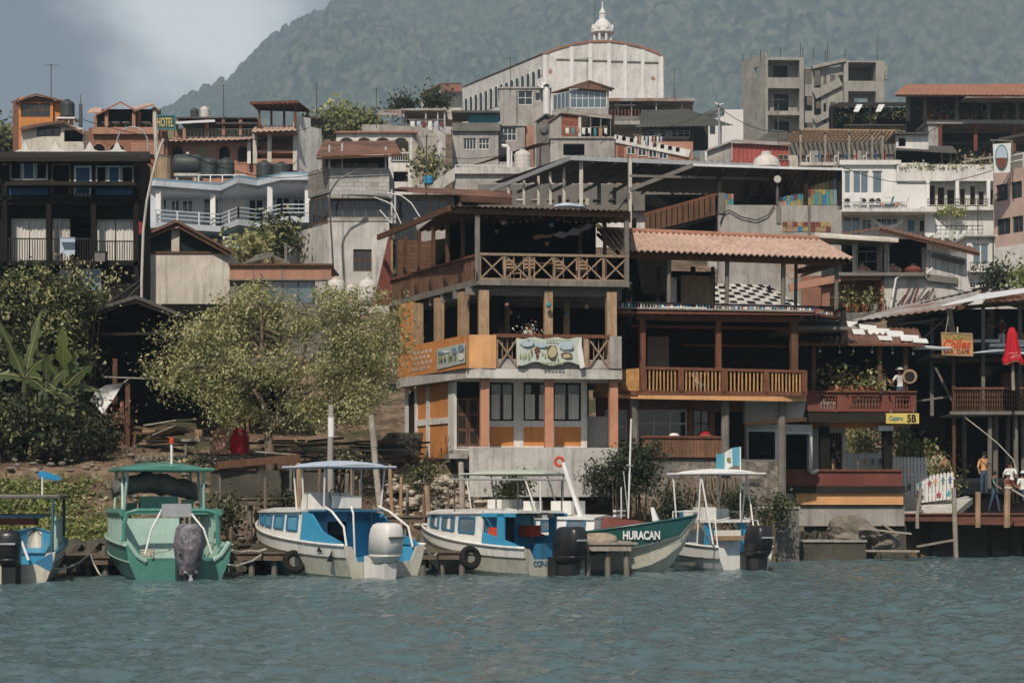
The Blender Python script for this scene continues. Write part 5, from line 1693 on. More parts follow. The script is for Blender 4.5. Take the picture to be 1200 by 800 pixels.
m.fb(F1,ua,ub,zf+.05,zf+.11,.0,.07)
for k in range(7):
 uu=ua+(ub-ua)*k/6
 m.fb(F1,uu-.04,uu+.04,zf+.11,zt_-.03,.0,.08)
 if k<6:
  v=ua+(ub-ua)*(k+1)/6
  m.bar(F1 .pt(uu+.05,.03,zf+.12),F1 .pt(v-.05,.03,zt_-.05),.055)
  m.bar(F1 .pt(uu+.05,.06,zt_-.05),F1 .pt(v-.05,.06,zf+.12),.055)
m.build('railing','rail_brown',hb)
part('plank_wall','plank_wall',hb,lambda m:(m.bar(FS.pt(u0+.1,.3,zf+1.25),FS.pt(u0+.1+.01,3.2,zf+1.25),.1,2.5),m.fb(FS,u0+.1,u0+1.7,zf,zr-.2,3.0,3.1)))
part('back_wall','interior',hb,lambda m:(m.fb(F1,F1 .u(545),F1 .u(735),zf,zr+.4,6.2,6.4),m.bar(lvl(bl,zf+1.3)+F1 .B*1.4+F1 .R*1,F1 .pt(F1 .u(600),6.3,zf+1.3),.1,2.5)))
part('lattice','wood_red',hb,lambda m:[m.bar(FS.pt(u0+1.9+k*.28,2.6,zf+.4),FS.pt(u0+2.5+k*.28,2.6,zf+1.6),.05)for k in range(7)])
part('stair_side','maroon',hb,lambda m:m.slab([P(437,357,80.5),P(457.5,357,80.5),P(457.5,267,80.5)],Vector((0,.2,0))))
cl=thing('shade_cloth','gathered pale and red cloth hung under the top balcony roof','cloth',F1 .p(665,284,2))
m=MB()
pts=[(648,275),(656,271),(664,273),(672,267),(680,268),(688,262),(696,263),(691,268),(682,271),(678,276),(668,275),(660,279),(652,277)]
m.slab([F1 .p(x,y,2)for x,y in reversed(pts)],F1 .B*.08)
m.build('cloth','plaster_grey',cl)
part('cloth','salmon',cl,lambda m:m.slab([F1 .p(x,y,1.95)for x,y in reversed([(624,277),(634,274),(640,276),(649,273),(646,278),(636,279),(627,281)])],F1 .B*.05))
def lantern(px,py,d,ytop,col,lab,r=.085):
 p=F1 .p(px,py,d)
 t=thing('paper_lantern',lab,'lantern',p-ZV*r,'round lanterns on the two balconies')
 part('globe',col,t,lambda m:m.lathe(p-ZV*r,[(r*.3,0),(r*.8,r*.35),(r,r),(r*.8,r*1.65),(r*.3,r*2)],12),True)
 part('cord','black_paint',t,lambda m:m.bar(p+ZV*r,lvl(p,F1 .z(ytop,px)),.014))
lantern(590,261,.6,247,'flower_pink','pink round lantern hanging high in the top balcony')
lantern(646.5,263.5,.5,247,'hull_blue','bright blue round lantern hanging in the top balcony')
lantern(701,265,.6,248,'yellow_sign','yellowish round lantern at the right of the top balcony')
lantern(641,285.5,2.2,262,'salmon','orange round lantern hung lowest in the top balcony')
lantern(582,271,2.5,255,'wood_grey','dull brown lantern at the left of the top balcony')
lantern(594,356.5,.5,340,'salmon','orange lantern hanging left of the middle column, first floor')
lantern(643,357.5,-.15,340,'teal_wall','dark green lantern hung on the middle column',.1)
lantern(598,366,1.4,345,'wood_tan','small tan lantern hanging behind the orange one, first floor')
lantern(577,371,2,345,'olive_paint','dim olive lantern deep inside the first floor')
lantern(663,367,1.6,345,'hull_blue','blue lantern hanging right of the middle column, first floor')
lantern(687.5,359,.7,343,'wood_tan','tan lantern near the right column of the first floor')
lt=thing('string_lights','drooping string of small dim bulbs under the top balcony roof','string lights',F1 .p(600,256,.8))
for a,b in((563,640),(640,710)):
 pts=[F1 .p(a+(b-a)*k/10,250+9*math.sin(math.pi*k/10),.8)for k in range(11)]
 part('wire','black_paint',lt,lambda m:m.tube(pts,.012,4))
 part('bulb','wood_pale',lt,lambda m:[m.lathe(p-ZV*.09,[(.02,0),(.035,.04),(.015,.09)],6)for p in pts[1:-1]])
def chair(px,d,lab,mat='wood_tan'):
 c=F1 .p(px,329,d)
 c=lvl(c,zf)
 t=thing('wooden_chair',lab,'chair',c,'chairs on the top balcony')
 def B(m,a,b,e,f_,g,i):m.box(c.x+a,c.y+b,zf+e,c.x+f_,c.y+g,zf+i)
 part('seat',mat,t,lambda m:B(m,-.21,-.2,.43,.21,.2,.47))
 for sx in(-1,1):
  part('leg',mat,t,lambda m:B(m,sx*.19-.02,-.2,0,sx*.19+.02,-.16,.43))
  part('leg',mat,t,lambda m:B(m,sx*.19-.02,.16,0,sx*.19+.02,.2,.95))
 part('backrest',mat,t,lambda m:[B(m,-.17,.165,.55+k*.12,.17,.195,.62+k*.12)for k in range(3)])
for px,d,l in((596,.7,'wooden chair behind the second railing cross of the top balcony'),(620,.6,'wooden chair behind the third railing cross of the top balcony'),(654,.7,'wooden chair behind the fourth railing cross of the top balcony'),(682,.65,'wooden chair behind the fifth railing cross of the top balcony'),(604,1.6,'wooden chair further back between two others on the top balcony')):
 chair(px,d,l)
t=thing('dining_table','wooden table standing among the chairs of the top balcony','table',lvl(F1 .p(638,329,1.0),zf))
c=lvl(F1 .p(638,329,1.1),zf)
part('tabletop','wood_brown',t,lambda m:m.box(c.x-.4,c.y-.4,zf+.72,c.x+.4,c.y+.4,zf+.76))
for sx in(-1,1):
 for sy in(-1,1):
  part('leg','wood_brown',t,lambda m:m.box(c.x+sx*.36-.03,c.y+sy*.36-.03,zf,c.x+sx*.36+.03,c.y+sy*.36+.03,zf+.72))
z1=F1 .z(432,562)
zs0=F1 .z(444,640)
zcap=F1 .z(394,640)
for px,w,d in((567.5,.36,.25),(643.5,.3,.25),(717.5,.36,.25),(681,.22,3.2),(612,.2,4)):
 m=MB()
 u=F1 .u(px)
 m.fb(F1,u-w/2,u+w/2,z1-.02,zf-.3,d-w/2,d+w/2)
 m.build('column','wood_tan',hb)
FP=Fr(545,71.9,-67)
for px,w in((478.5,.3),(502.5,.3),(530.5,.32)):
 m=MB()
 u=FP.u(px)
 m.fb(FP,u-w/2,u+w/2,z1-.02,zf-.3,.25,.25+w)
 m.build('column','wood_tan',hb)
sl=[F1 .p(579,440,-.25),F1 .p(729,440,-.25),F1 .p(729,440,7),lvl(FP.p(466,440,0),0)+F1 .B*.5,FP.p(468,440,-.1),F1 .p(546,440,-.2),F1 .p(562,440,-.35)]
part('floor_slab','concrete_pale',hb,lambda m:m.slab([lvl(p,zs0)for p in sl],ZV*(z1-zs0)))
m=MB()
uL_,uR_=FP.u(468),FP.u(546)
m.fb(FP,uL_,uR_,z1+.004,zcap-.02,-.06,.1)
o=m.build('parapet','orange',hb)
m=MB()
for r in range(4):
 for k in range(5):
  m.fb(FP,FP.u(484)+(FP.u(510)-FP.u(484))*(k+(r%2)*.5)/5.5,FP.u(484)+(FP.u(510)-FP.u(484))*(k+(r%2)*.5+.45)/5.5,z1+.18+r*.2,z1+.3+r*.2,-.075,-.055)
m.build('lattice_brick','concrete_pale',o)
part('parapet','orange_pale',hb,lambda m:m.slab([lvl(p,z1+.004)for p in(FP.p(546,432,-.05),F1 .p(550,432,-.3),F1 .p(566,432,-.36),F1 .p(581.5,432,-.28),F1 .p(581.5,432,-.1),F1 .p(560,432,-.12),FP.p(546,432,.12))],ZV*(zcap-z1)))
part('handrail','wood_red',hb,lambda m:m.q(F1,578,391.5,716,395.5,-.28,-.1))
m=MB()
for a,b in((583,606),(690,713)):
 m.bar(F1 .p(a,430,-.2),F1 .p(b,397,-.2),.06).bar(F1 .p(a,397,-.16),F1 .p(b,430,-.16),.06)
 for k in range(1,4):
  x=a+(b-a)*k/4
  m.q(F1,x-.5,396,x+.5,431,-.13,-.1)
 m.q(F1,a-1,396,a+.6,431,-.22,-.12).q(F1,b-.6,396,b+1,431,-.22,-.12)
m.build('railing','rail_brown',hb)
posts('rail_post','wood_tan',hb,F1,[(686,395.5,431,-.18),(607.5,395.5,431,-.18)],.16)
part('end_pier','concrete',hb,lambda m:m.q(F1,714.5,394,728.5,431.8,-.3,.4))
part('kerb','concrete',hb,lambda m:m.q(F1,582,421,714,431.8,-.14,.1))
part('back_wall','interior',hb,lambda m:(m.q(F1,560,335,735,452,5.2,5.5),m.fb(FP,FP.u(468)-4,FP.u(534),z1,zf-.1,1.7,1.9)))
part('end_wall','orange',hb,lambda m:m.fb(FP,FP.u(459),FP.u(473),z1-.3,zf-.2,.3,.5))
b=thing('painted_banner','long painted cloth banner with a round emblem over the first floor railing','banner',F1 .p(643,431,-.4))
m=MB()
n=14
top=[F1 .p(605+77*k/n,396+1.2*math.sin(k*1.3),-.34-.03*math.sin(k*1.9))for k in range(n+1)]
bot=[F1 .p(606+75*k/n,426+2.4*math.sin(k*.9+1),-.42-.04*math.sin(k*1.4))for k in range(n+1)]
m.add(top+bot+[p+F1 .B*.015 for p in top+bot],[(i,n+1+i,n+2+i,i+1)for i in range(n)]+[(2*n+2+i,2*n+3+i,3*n+4+i,3*n+3+i)for i in range(n)])
m.build('cloth','canvas_mint',b,True)
part('loose_corner','cloth_white',b,lambda m:m.slab([F1 .p(680,396,-.5),F1 .p(676,408,-.5),F1 .p(680,432,-.5),F1 .p(685.5,430,-.5),F1 .p(683,412,-.5)],F1 .B*.02))
def blot(m,x,y,rx,ry,d):
 m.slab([F1 .p(x+rx*math.cos(k*.5236)*U(.85,1.1),y-ry*math.sin(k*.5236)*U(.85,1.1),d)for k in range(12)],F1 .B*.01)
part('painted_sky','banner_blue',b,lambda m:(blot(m,618,402,9,4,-.44),blot(m,634,404,8,3,-.445),blot(m,664,405,9,5.5,-.45)))
part('painted_emblem','wood_brown',b,lambda m:(blot(m,647.5,412.5,6.6,8.6,-.46),blot(m,664,416.5,7,4,-.46)))
part('painted_emblem','banner_tan',b,lambda m:(blot(m,647.5,412.5,5.2,7,-.475),blot(m,664,417,5,2.8,-.475)))
part('painted_figures','banner_green',b,lambda m:[blot(m,x,y,1,r,-.455)for x,y,r in((610,418,4),(613.5,419,3.5),(616,417,3),(620,417,4),(636,414,2),(639,417,3),(654,421,2))])
part('painted_figures','wood_red',b,lambda m:(blot(m,629.5,410,3.6,2.4,-.46),blot(m,629.8,416,1.8,4,-.465),blot(m,623,412,.8,4,-.46)))
part('painted_lettering','banner_green',b,lambda m:[m.q(F1,636+k*4.2,424.5,639+k*4.2,427,-.5,-.49)for k in range(6)]+[m.q(F1,640+k*3.8,398,642.6+k*3.8,399.6,-.44,-.43)for k in range(8)])
b=thing('painted_mural','smaller painted panel on the orange side parapet','banner',FP.p(528,425,-.12))
part('panel','canvas_mint',b,lambda m:m.slab([FP.p(512,409,-.09),FP.p(544.5,401.5,-.09),FP.p(544.5,425,-.09),FP.p(512,433,-.09)][::-1],FP.B*.02))
def fblot(m,x,y,rx,ry,d):
 m.slab([FP.p(x+rx*math.cos(k*.7854),y-ry*math.sin(k*.7854),d)for k in range(8)],FP.B*.008)
part('painted_water','hotel_blue',b,lambda m:(fblot(m,540,408,3.5,4.5,-.115),fblot(m,516,413.5,3.6,2,-.115),fblot(m,532,411,3,4,-.115)))
part('painted_plants','banner_green',b,lambda m:[fblot(m,x,421-(x-514)*.16,1.1,4.5,-.12)for x in(514,517,521,526,529,533)])
part('painted_field','cloth_white',b,lambda m:(fblot(m,540,418,3.6,4.4,-.112),fblot(m,522,412,5,1.4,-.112)))
part('painted_figures','black_paint',b,lambda m:[fblot(m,x,y,.7,2,-.125)for x,y in((517,423),(521,422),(528,419),(533,416))])
pv=thing('potted_plant','small pots of pale flowers on the first floor handrail','plant',F1 .p(622,391,-.2))
part('pot','plaster_white',pv,lambda m:(m.lathe(F1 .p(616,391.3,-.2),[(.06,0),(.09,.13)],8),m.lathe(F1 .p(622,391.3,-.2),[(.05,0),(.08,.12)],8)))
c=F1 .p(619,387,-.2)
foliage('flowers',['flower_pink','cloth_white','leaf_b'],pv,[(c.x,c.y,c.z,.25,.1,.1)],90,.09,seed=77)
zg0=F1 .z(524,640)
zpl=zg0
posts('column','column_salmon',hb,F1,[(567.5,443,523,.15),(643,443,524.5,.15),(718.5,443,525,.15)],.3)
m=MB()
m.wall(F1,534,446,688,524,1.6,1.8,[(535,447,562,523),(574,448,602,493),(613.5,448,681,493),(574,500,602,522.5),(613.5,500,647.5,522.5),(650,500,681,522.5)])
m.build('wall','plaster_white',hb)
part('panel','orange',hb,lambda m:(m.q(F1,574,500,602,522.5,1.64,1.75),m.q(F1,613.5,500,647.5,522.5,1.64,1.75),m.q(F1,650,500,681,522.5,1.64,1.75)))
for a,c,n in((574,602,2),(613.5,646,2),(648,681,2)):
 o=win(F1,hb,a,448,c,493,1.66,n,1,'dark_wood','glass',.07)
 m=MB()
 for k in range(n):
  e0=a+(c-a)*k/n+2
  for j in range(12):
   x=e0+j*(((c-a)/n-5)/12)
   m.q(F1,x,462,x+1.05,491,1.645-.012*(j%2),1.656)
 m.build('curtain','curtain',o)
o=boxes('door','wood_brown',hb,F1,[(535,466,548,523,1.66,1.72),(548.6,466,562,523,1.66,1.72)])
boxes('door_panel','dark_wood',o,F1,[(x,y,x+8,y+14,1.64,1.66)for x in(537.5,551)for y in(469,487,505)])
boxes('transom','interior',hb,F1,[(535,447,562,466,1.68,1.72)])
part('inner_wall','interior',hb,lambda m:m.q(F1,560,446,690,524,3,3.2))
part('return_wall','concrete',hb,lambda m:m.q(F1,688,488,712,524,2,2.3))
m=MB()
zt2=zs0-.02
ug=lambda x:FG.u(x)
m.fb(FG,ug(476),ug(530),zg0-.35,zt2,.02,.2)
m.build('side_wall','orange',hb)
m=MB()
m.fb(FG,ug(526.5),ug(534),zg0-.4,zt2,-.05,.04)
m.fb(FG,ug(499.6),ug(503),zg0-.35,zt2,-.02,.019)
m.fb(FG,ug(488),ug(526.5),zg0+.92,zg0+1.14,-.025,.018)
m.fb(FG,ug(475),ug(479),zg0-.35,zt2,-.03,.019)
m.fb(FG,ug(486.6),ug(489),zg0-.35,zt2,-.03,.019)
m.build('wall_trim','plaster_white',hb)
part('side_door','dark_wood',hb,lambda m:m.fb(FG,ug(479.2),ug(486.4),zg0-.3,zt2-.15,-.01,.018))
part('plinth','concrete_pale',hb,lambda m:m.slab([lvl(p,zg0-1.75)for p in(F1 .p(550,530,-.2),F1 .p(729,530,-.2),F1 .p(729,530,6),F1 .p(534,530,6),F1 .p(534,530,1.5),F1 .p(550,530,1.2))],ZV*1.745))
part('step','concrete',hb,lambda m:(m.q(F1,531,527,551,531.5,.2,1.7),m.q(F1,526,531.5,548,537,-.1,1.5)))
t=thing('antenna_mast','tall thin dark mast rising in front of the tin roof beside the top balcony','mast',F1 .p(736,330,.3))
part('mast','steel',t,lambda m:m.tube([F1 .p(736,335,.2),F1 .p(736,178,.2)],.022,5))
part('bracket','steel',t,lambda m:m.bar(F1 .p(734.5,300,.2),F1 .p(737,300,.2),.05))
F2=Fr(740,75,11)
hr=bld('tiled_restaurant','open sided restaurant with a red tiled roof and bamboo balcony','restaurant',F2,850)
def e2(px,d,py):return F2 .p(px,py,d)
ev0,ev1=e2(728,-.6,293),e2(999,-.6,303)
rd0,rd1=e2(700,4,270),e2(959,4,281)
part('roof','tile',hr,lambda m:(m.corr(e2(716,-.6,292.5),ev1,rd1,rd0,pitch=.23,amp=.055,th=.02,sub=6,shape='round',rows=7)))
part('ridge','tile_old',hr,lambda m:m.tube([rd0+ZV*.05,rd1+ZV*.05],.1,7))
part('hip_end','tile',hr,lambda m:m.slab([ev1-ZV*.04,rd1-ZV*.04,rd1+F2 .B*5-ZV*.4,ev1+F2 .B*7],ZV*-.06))
part('eave_beam','wood_red',hr,lambda m:(m.bar(e2(737,-.1,298),e2(986,-.1,307),.14,.28),m.bar(e2(986,-.1,306),e2(935,5,318),.12,.2)))
part('ceiling','wood_brown',hr,lambda m:[m.bar(ev0 .lerp(ev1,k/14)-ZV*.1+F2 .B*.3,rd0 .lerp(rd1,k/14)-ZV*.15,.07,.12)for k in range(15)])
for px,d,w in((784.5,.1,.16),(852.5,.1,.16),(918.5,.1,.18),(948.7,1.6,.13),(981,.1,.16),(838,3,.2),(862,3,.14),(796,3,.2),(816,4,.16)):
 m=MB()
 u=F2 .u(px)
 m.tube([F2 .pt(u,d,F2 .z(362,px)),F2 .pt(u+.02,d,F2 .z(302,px))],w/2,8)
 m.build('post','wood_grey' if w<.19 else 'wood_brown',hr)
part('bamboo_screen','bamboo_pale',hr,lambda m:m.q(F2,798,323,836,357,2.6,2.66))
part('panel','white_paint',hr,lambda m:m.q(F2,786.5,325,793,355,2.8,2.86))
part('back_wall','interior',hr,lambda m:(m.q(F2,700,300,786,385,6,6.2),m.q(F2,786,318,838,385,5,5.2)))
part('upper_floor','wood_red',hr,lambda m:(m.slab([F2 .p(724,364,-.5),F2 .p(952,366,-.5),F2 .p(992,372,1.2),F2 .p(992,372,6),F2 .p(724,364,6)],ZV*-.1)))
part('edge_board','wood_pale',hr,lambda m:m.q(F2,724,361.5,953,363.6,-.56,-.5))
part('floor_beam','wood_red',hr,lambda m:(m.q(F2,746,369,938,376,.0,.2),[m.q(F2,x,364.5,x+3,369.5,-.4,.5)for x in range(730,950,11)],m.q(F2,740,382,935,385,2,2.2),m.q(F2,800,404,935,406,3.5,3.6)))
m=MB()
bc=['white_paint','cyan_paint','red_paint','wood_pale','blue_paint','teal_paint','maroon','plaster_grey']
m.k=7
x=725.
i=0
while x<958:
 m.k=[0,1,7,5,1,6,0,7,3,7,7,2][i%12]if(i//12)%2==0 else[0,1,0,4,2,0,4,1,0,3,5,4][i%12]
 yy=354.5+(x-725)*.024
 if(i//12)%2==0:
  u=F2 .u(x+1.2)
  a=F2 .z(yy+8.3,x)
  hh=F2 .z(yy+.6,x)-a
  c=F2 .pt(u,-.44,a)
  m.lathe(c,[(.03,0),(.045,hh*.2),(.022,hh*.45),(.04,hh*.75),(.03,hh)],6)
 else:
  m.q(F2,x,yy+1,x+2.2,yy+8.3,-.46,-.42)
 x+=3.6
 i+=1
m.build('balustrade',bc,hr)
part('handrail','black_paint',hr,lambda m:m.bar(F2 .p(725,354,-.44),F2 .p(960,359.6,-.44),.09,.07).bar(F2 .p(725,362.3,-.44),F2 .p(955,366,-.44),.07,.05))
part('cross_rail','white_paint',hr,lambda m:m.bar(F2 .p(776,360,-.45),F2 .p(828,361,-.45),.05,.05).bar(F2 .p(886,363,-.45),F2 .p(940,364.2,-.45),.05,.05))
m=MB()
for i in range(13):
 xx=949+i*3
 m.k=[0,7,3,4,1,6,0,3,7,4,0,3,7][i]
 a,hh=F2 .z(376+i*.25,xx),F2 .z(361.5+i*.12,xx)-F2 .z(376+i*.25,xx)
 m.lathe(F2 .pt(F2 .u(xx),.95,a),[(.035,0),(.05,hh*.2),(.025,hh*.45),(.045,hh*.75),(.035,hh)],6)
m.build('balustrade',bc,hr)
part('side_rail','black_paint',hr,lambda m:(m.bar(F2 .p(946,359.5,.95),F2 .p(991,361.5,.95),.1),m.q(F2,986.5,360,991.5,381,.9,1.05),m.q(F2,936,376,992,382,.8,1.1)))
part('side_floor','wood_grey',hr,lambda m:m.q(F2,936,382.2,996,386,.8,5))
for px,w,mt in((753.7,.22,'wood_red'),(843,.2,'wood_red'),(932,.26,'wood_brown')):
 m=MB()
 u=F2 .u(px)
 m.fb(F2,u-w/2,u+w/2,F2 .z(433,px),F2 .z(369,px),.05,.05+w)
 m.build('column',mt,hr)
part('mid_back_wall','interior',hr,lambda m:(m.q(F2,700,374,942,478,4.6,4.9),m.q(F2,938,384,985,470,4,4.2)))
part('grey_panel','concrete_dark',hr,lambda m:m.q(F2,759,394,784,430,3.2,3.3))
part('mid_floor','orange_pale',hr,lambda m:m.slab([F2 .p(722,466,-.2),F2 .p(748,467,-.9),F2 .p(918,470,-.9),F2 .p(945,470,-.6),F2 .p(945,470,5),F2 .p(695,466,5),F2 .p(695,466,1.5)],ZV*.25))
part('floor_edge','wood_red',hr,lambda m:(m.q(F2,748,458,945,463,-.92,-.7),m.bar(F2 .p(722,459,-.2),F2 .p(748,460.5,-.9),.1,.16)))
m=MB()
xs_=[753,800,848,897,942]
for a,b in zip(xs_,xs_[1:]):
 for k in range(10):
  xx=a+4+(b-a-6)*k/9.6
  yy=433+(xx-752)*.022
  m.tube([F2 .p(xx,yy+25.5,-.8),F2 .p(xx+U(-.4,.4),yy,-.8)],.032,6)
m.build('bamboo_balusters','bamboo',hr)
part('bamboo_handrail','wood_red',hr,lambda m:m.bar(F2 .p(751,431,-.8),F2 .p(945,435.2,-.8),.14,.1))
posts('rail_post','wood_red',hr,F2,[(753,431,459,-.82),(797.5,432,460,-.82),(848,433,461,-.82),(897,434,462,-.82),(942,435,463,-.82)],.2)
part('bamboo_side','bamboo',hr,lambda m:(m.slab([F2 .p(727,433,-.1),F2 .p(751,431,-.75),F2 .p(751,459,-.75),F2 .p(727,459,-.1)][::-1],F2 .B*.08),m.q(F2,697,437,726,459,1,1.1)))
m=MB()
m.wall(F2,700,466,874,545,2.4,2.65,[(709,480,735,519),(746,480,805,512),(812,480,831,512),(838,482,872,540)])
m.build('wall','terra_wall',hr)
part('inner_wall','interior',hr,lambda m:m.q(F2,700,470,950,560,4.5,4.7))
win(F2,hr,709,480,735,519,2.42,2,2,'white_paint','glass',.06)
win(F2,hr,746,480,805,512,2.42,3,2,'white_paint','glass',.06)
win(F2,hr,812,480,831,512,2.42,2,2,'wood_red','glass',.05)
g=boxes('door_grille','black_paint',hr,F2,[(838+k*3.4,482,838.8+k*3.4,540,2.4,2.44)for k in range(11)]+[(838,y,873,y+1,2.39,2.43)for y in(484,505,525)])
for px,w in((741,.34),(847,.32),(913,.34)):
 m=MB()
 u=F2 .u(px)
 b0=F2 .z(556 if px<900 else 585,px)
 m.tube([F2 .pt(u,-.3,b0),F2 .pt(u,-.3,F2 .z(466,px))],[w/2,w/2*.95],10)
 m.build('column','wood_grey',hr)
part('parapet','maroon',hr,lambda m:m.q(F2,752,512,853,537,-.1,.1))
part('parapet_boards','plank_vert',hr,lambda m:m.q(F2,753,514,852,535.5,-.14,-.103))
part('parapet_cap','wood_red',hr,lambda m:m.q(F2,750,510.5,854.5,513,-.2,.16))
part('terrace','concrete_dark',hr,lambda m:m.q(F2,740,537.2,873,560,.0,4))
part('white_wall','plaster_white',hr,lambda m:(m.slab([F2 .p(873,466,2),F2 .p(945,467,1),F2 .p(941,492,1),F2 .p(873,496,2)][::-1],F2 .B*.3),m.wall(F2,872,497,952,600,2.7,2.95,[(877,505,909,575),(917,508,948,555)])))
part('wall_band','orange_pale',hr,lambda m:m.bar(F2 .p(873,496.5,1.6),F2 .p(945,491,.9),.2,.14))
g=boxes('gate_grille','black_paint',hr,F2,[(878+k*3.1,506,878.8+k*3.1,570,2.74,2.78)for k in range(11)]+[(877,y,909,y+1.2,2.73,2.77)for y in(508,530,554)])
boxes('gate_frame','white_paint',hr,F2,[(875,503,910.5,505.5,2.6,2.7),(875,505.5,877,580,2.6,2.7),(908.6,505.5,910.6,580,2.6,2.7),(914,506,950,508,2.6,2.7)])
rm=thing('red_umbrella','folded red cloth on the brown parapet under the bamboo balcony','cloth',F2 .p(827,511,.0))
part('cloth','cloth_red',rm,lambda m:m.slab([F2 .p(820,510.3,.05),F2 .p(832,510.3,.05),F2 .p(831,506,.05),F2 .p(827,504,.05),F2 .p(822,507,.05)],F2 .B*.25))
part('pole','wood_tan',rm,lambda m:m.bar(F2 .p(821,509.5,.02),F2 .p(834,509.8,.02),.03))
bs=thing('basin','small white basin upside down on the brown parapet below the windows','basin',F2 .p(790,511,0))
part('bowl','white_paint',bs,lambda m:m.lathe(F2 .p(790,510.4,0),[(.2,0),(.15,.07),(.08,.1)],12))
part('rim','white_paint',bs,lambda m:m.lathe(F2 .p(790,510.4,0),[(.22,.0),(.22,.015)],12))
fq=Fr(890,90,5)
cq=bld('chequered_roof','roof chequered in white and dark sheets behind the tiled restaurant','roof',fq,890)
m=MB()
a,b,c,d=fq.p(834,362,-1),fq.p(950,365,-1),fq.p(900,334,4),fq.p(834,332,4)
nn,mm_=10,9
m.slab([a,b,c,d],ZV*-.04)
m.k=1
for i in range(nn):
 for j in range(mm_):
  if(i+j)%2:
   continue
  e0,e1=a.lerp(b,(i+.1)/nn),a.lerp(b,(i+.95+U(-.1,.1))/nn)
  g0,g1=d.lerp(c,(i+.1)/nn),d.lerp(c,(i+.95)/nn)
  v0,v1=(j+.12+U(-.1,.1))/mm_,(j+.9+U(-.1,.1))/mm_
  m.slab([v+ZV*.02 for v in(e0 .lerp(g0,v0),e1 .lerp(g1,v0),e1 .lerp(g1,v1),e0 .lerp(g0,v1))],ZV*-.015)
m.build('sheets',['concrete_pale','black_wood'],cq)
part('support','interior',cq,lambda m:(m.bar(fq.p(850,370,3),fq.p(850,335,3),.15),m.bar(fq.p(915,370,3),fq.p(900,335,3),.15)))
part('lower_wall','interior_wall',cq,lambda m:m.q(fq,834,364,950,400,2,2.3))
f=Fr(1000,98)
h=bld('brown_roofed_house','half open house under a long sloping brown tin roof','house',f,1060)
part('roof','rust_roof',h,lambda m:(m.corr(f.p(1031,268,-1),f.p(1149,297,-1),f.p(1140,289,4),f.p(1032,265,4),pitch=.25),m.corr(f.p(985,276,-1),f.p(1031,268,-1),f.p(1031,266,4),f.p(990,272,4),pitch=.25)))
part('fascia','wood_brown',h,lambda m:m.bar(f.p(1031,269.5,-.9),f.p(1148,298.5,-.9),.1,.16))
part('gutter_roof','plaster_cream',h,lambda m:m.slab([f.p(955,275.5,-1.5),f.p(1053,281.5,-1.5),f.p(1053,278.5,-1),f.p(955,272.5,-1)],ZV*-.1))
part('roof_underside','concrete',h,lambda m:m.slab([f.p(958,277.5,-1.4),f.p(1052,283,-1.4),f.p(1040,290,3),f.p(960,286,3)],ZV*.05))
part('back_wall','interior',h,lambda m:m.q(f,985,280,1086,322,4,4.2))
posts('post','plaster_cream',h,f,[(1039,283,321,-.1),(1031,285,321,1),(1002,285,321,-.1),(1083,290,321,.4)],.22)
part('plank_wall','plank_white',h,lambda m:(m.slab([f.p(1085,292),f.p(1133,303.5),f.p(1133,342),f.p(1085,326)][::-1],f.B*.15)))
part('wall_shade','wood_grey',h,lambda m:m.bar(f.p(1092,299,-.05),f.p(1130,308,-.05),.06,.2))
part('floor_slab','concrete_dark',h,lambda m:m.q(f,980,319,1086,323,-.4,4))
rail(f,h,1003,1040,294,319,-.3,3,'wood_grey',mid=1)
part('stained_wall','concrete_pale',h,lambda m:m.slab([f.p(1036,323,.1),f.p(1086,324,.1),f.p(1122,329,.1),f.p(1122,372,.1),f.p(1036,372,.1)][::-1],f.B*.4))
part('wall_cap','concrete_dark',h,lambda m:m.bar(f.p(1086,325.5,0),f.p(1122,329.5,0),.3,.3))
part('room_wall','terra_wall',h,lambda m:(m.q(f,940,323,1036,368,2.2,2.4),m.q(f,1033,323,1036,372,0,2.2)))
part('lintel','salmon',h,lambda m:(m.bar(f.p(925,337,-.1),f.p(984,326,-.1),.3,.35),m.q(f,984,323.2,1036,328,0,.3)))
part('room_column','terra_wall',h,lambda m:(m.q(f,963.5,335,972.5,362,.1,.45),m.q(f,960.5,331,975.5,335,-.05,.6)))
part('window_planter','concrete_dark',h,lambda m:m.q(f,984,366,1036,375,-.2,1))
for i,x in enumerate((993,1003,1014,1024)):
 t=thing('potted_plant',['terracotta pot with a low plant at the left of the orange room','wide terracotta pot with leafy plant in the orange room','dark pot of tall green leaves in the orange room','pale pot at the right end of the orange room'][i],'plant',f.p(x,366,.2),'pots in the orange room')
 part('pot',['pot','pot','pot','concrete_pale'][i],t,lambda m:m.lathe(f.p(x,366,.2),[(.13,0),(.22,.35),(.24,.4),(.2,.4)],10))
 c=f.p(x,351,.2)
 foliage('foliage',['leaf_a','leaf_c','leaf_b'],t,[(c.x,c.y,c.z,.28,.25,.22)],110,.2,seed=i+200)
for i,(x,y,c)in enumerate(((1010,317,'flower_pink'),(1046,318,'flower_pink'),(1070,318,'maroon'))):
 t=thing('bundle',['pale bundle on the upper slab left of the posts','pink bundle beside the post on the upper slab','dark red bundle near the white plank wall'][i],'bundle',f.p(x,320,.2))
 part('sack',c if i!=1 else 'salmon',t,lambda m:m.lathe(f.p(x,320,.2),[(.4,0),(.46,.15),(.3,.3),(.1,.36)],9))
 part('tie','rope',t,lambda m:m.lathe(f.p(x,320,.2)+ZV*.36,[(.08,0),(.12,.08)],7))
cp=thing('conduit_pipe','white pipe running along the stained wall and down','pipe',f.p(1045,372,-.3))
part('pipe','white_paint',cp,lambda m:m.tube([f.p(1044,360,-.3),f.p(1050,326,-.3),f.p(1056,323,-.3),f.p(1082,323,-.3),f.p(1093,314,-.3)],.05,6))
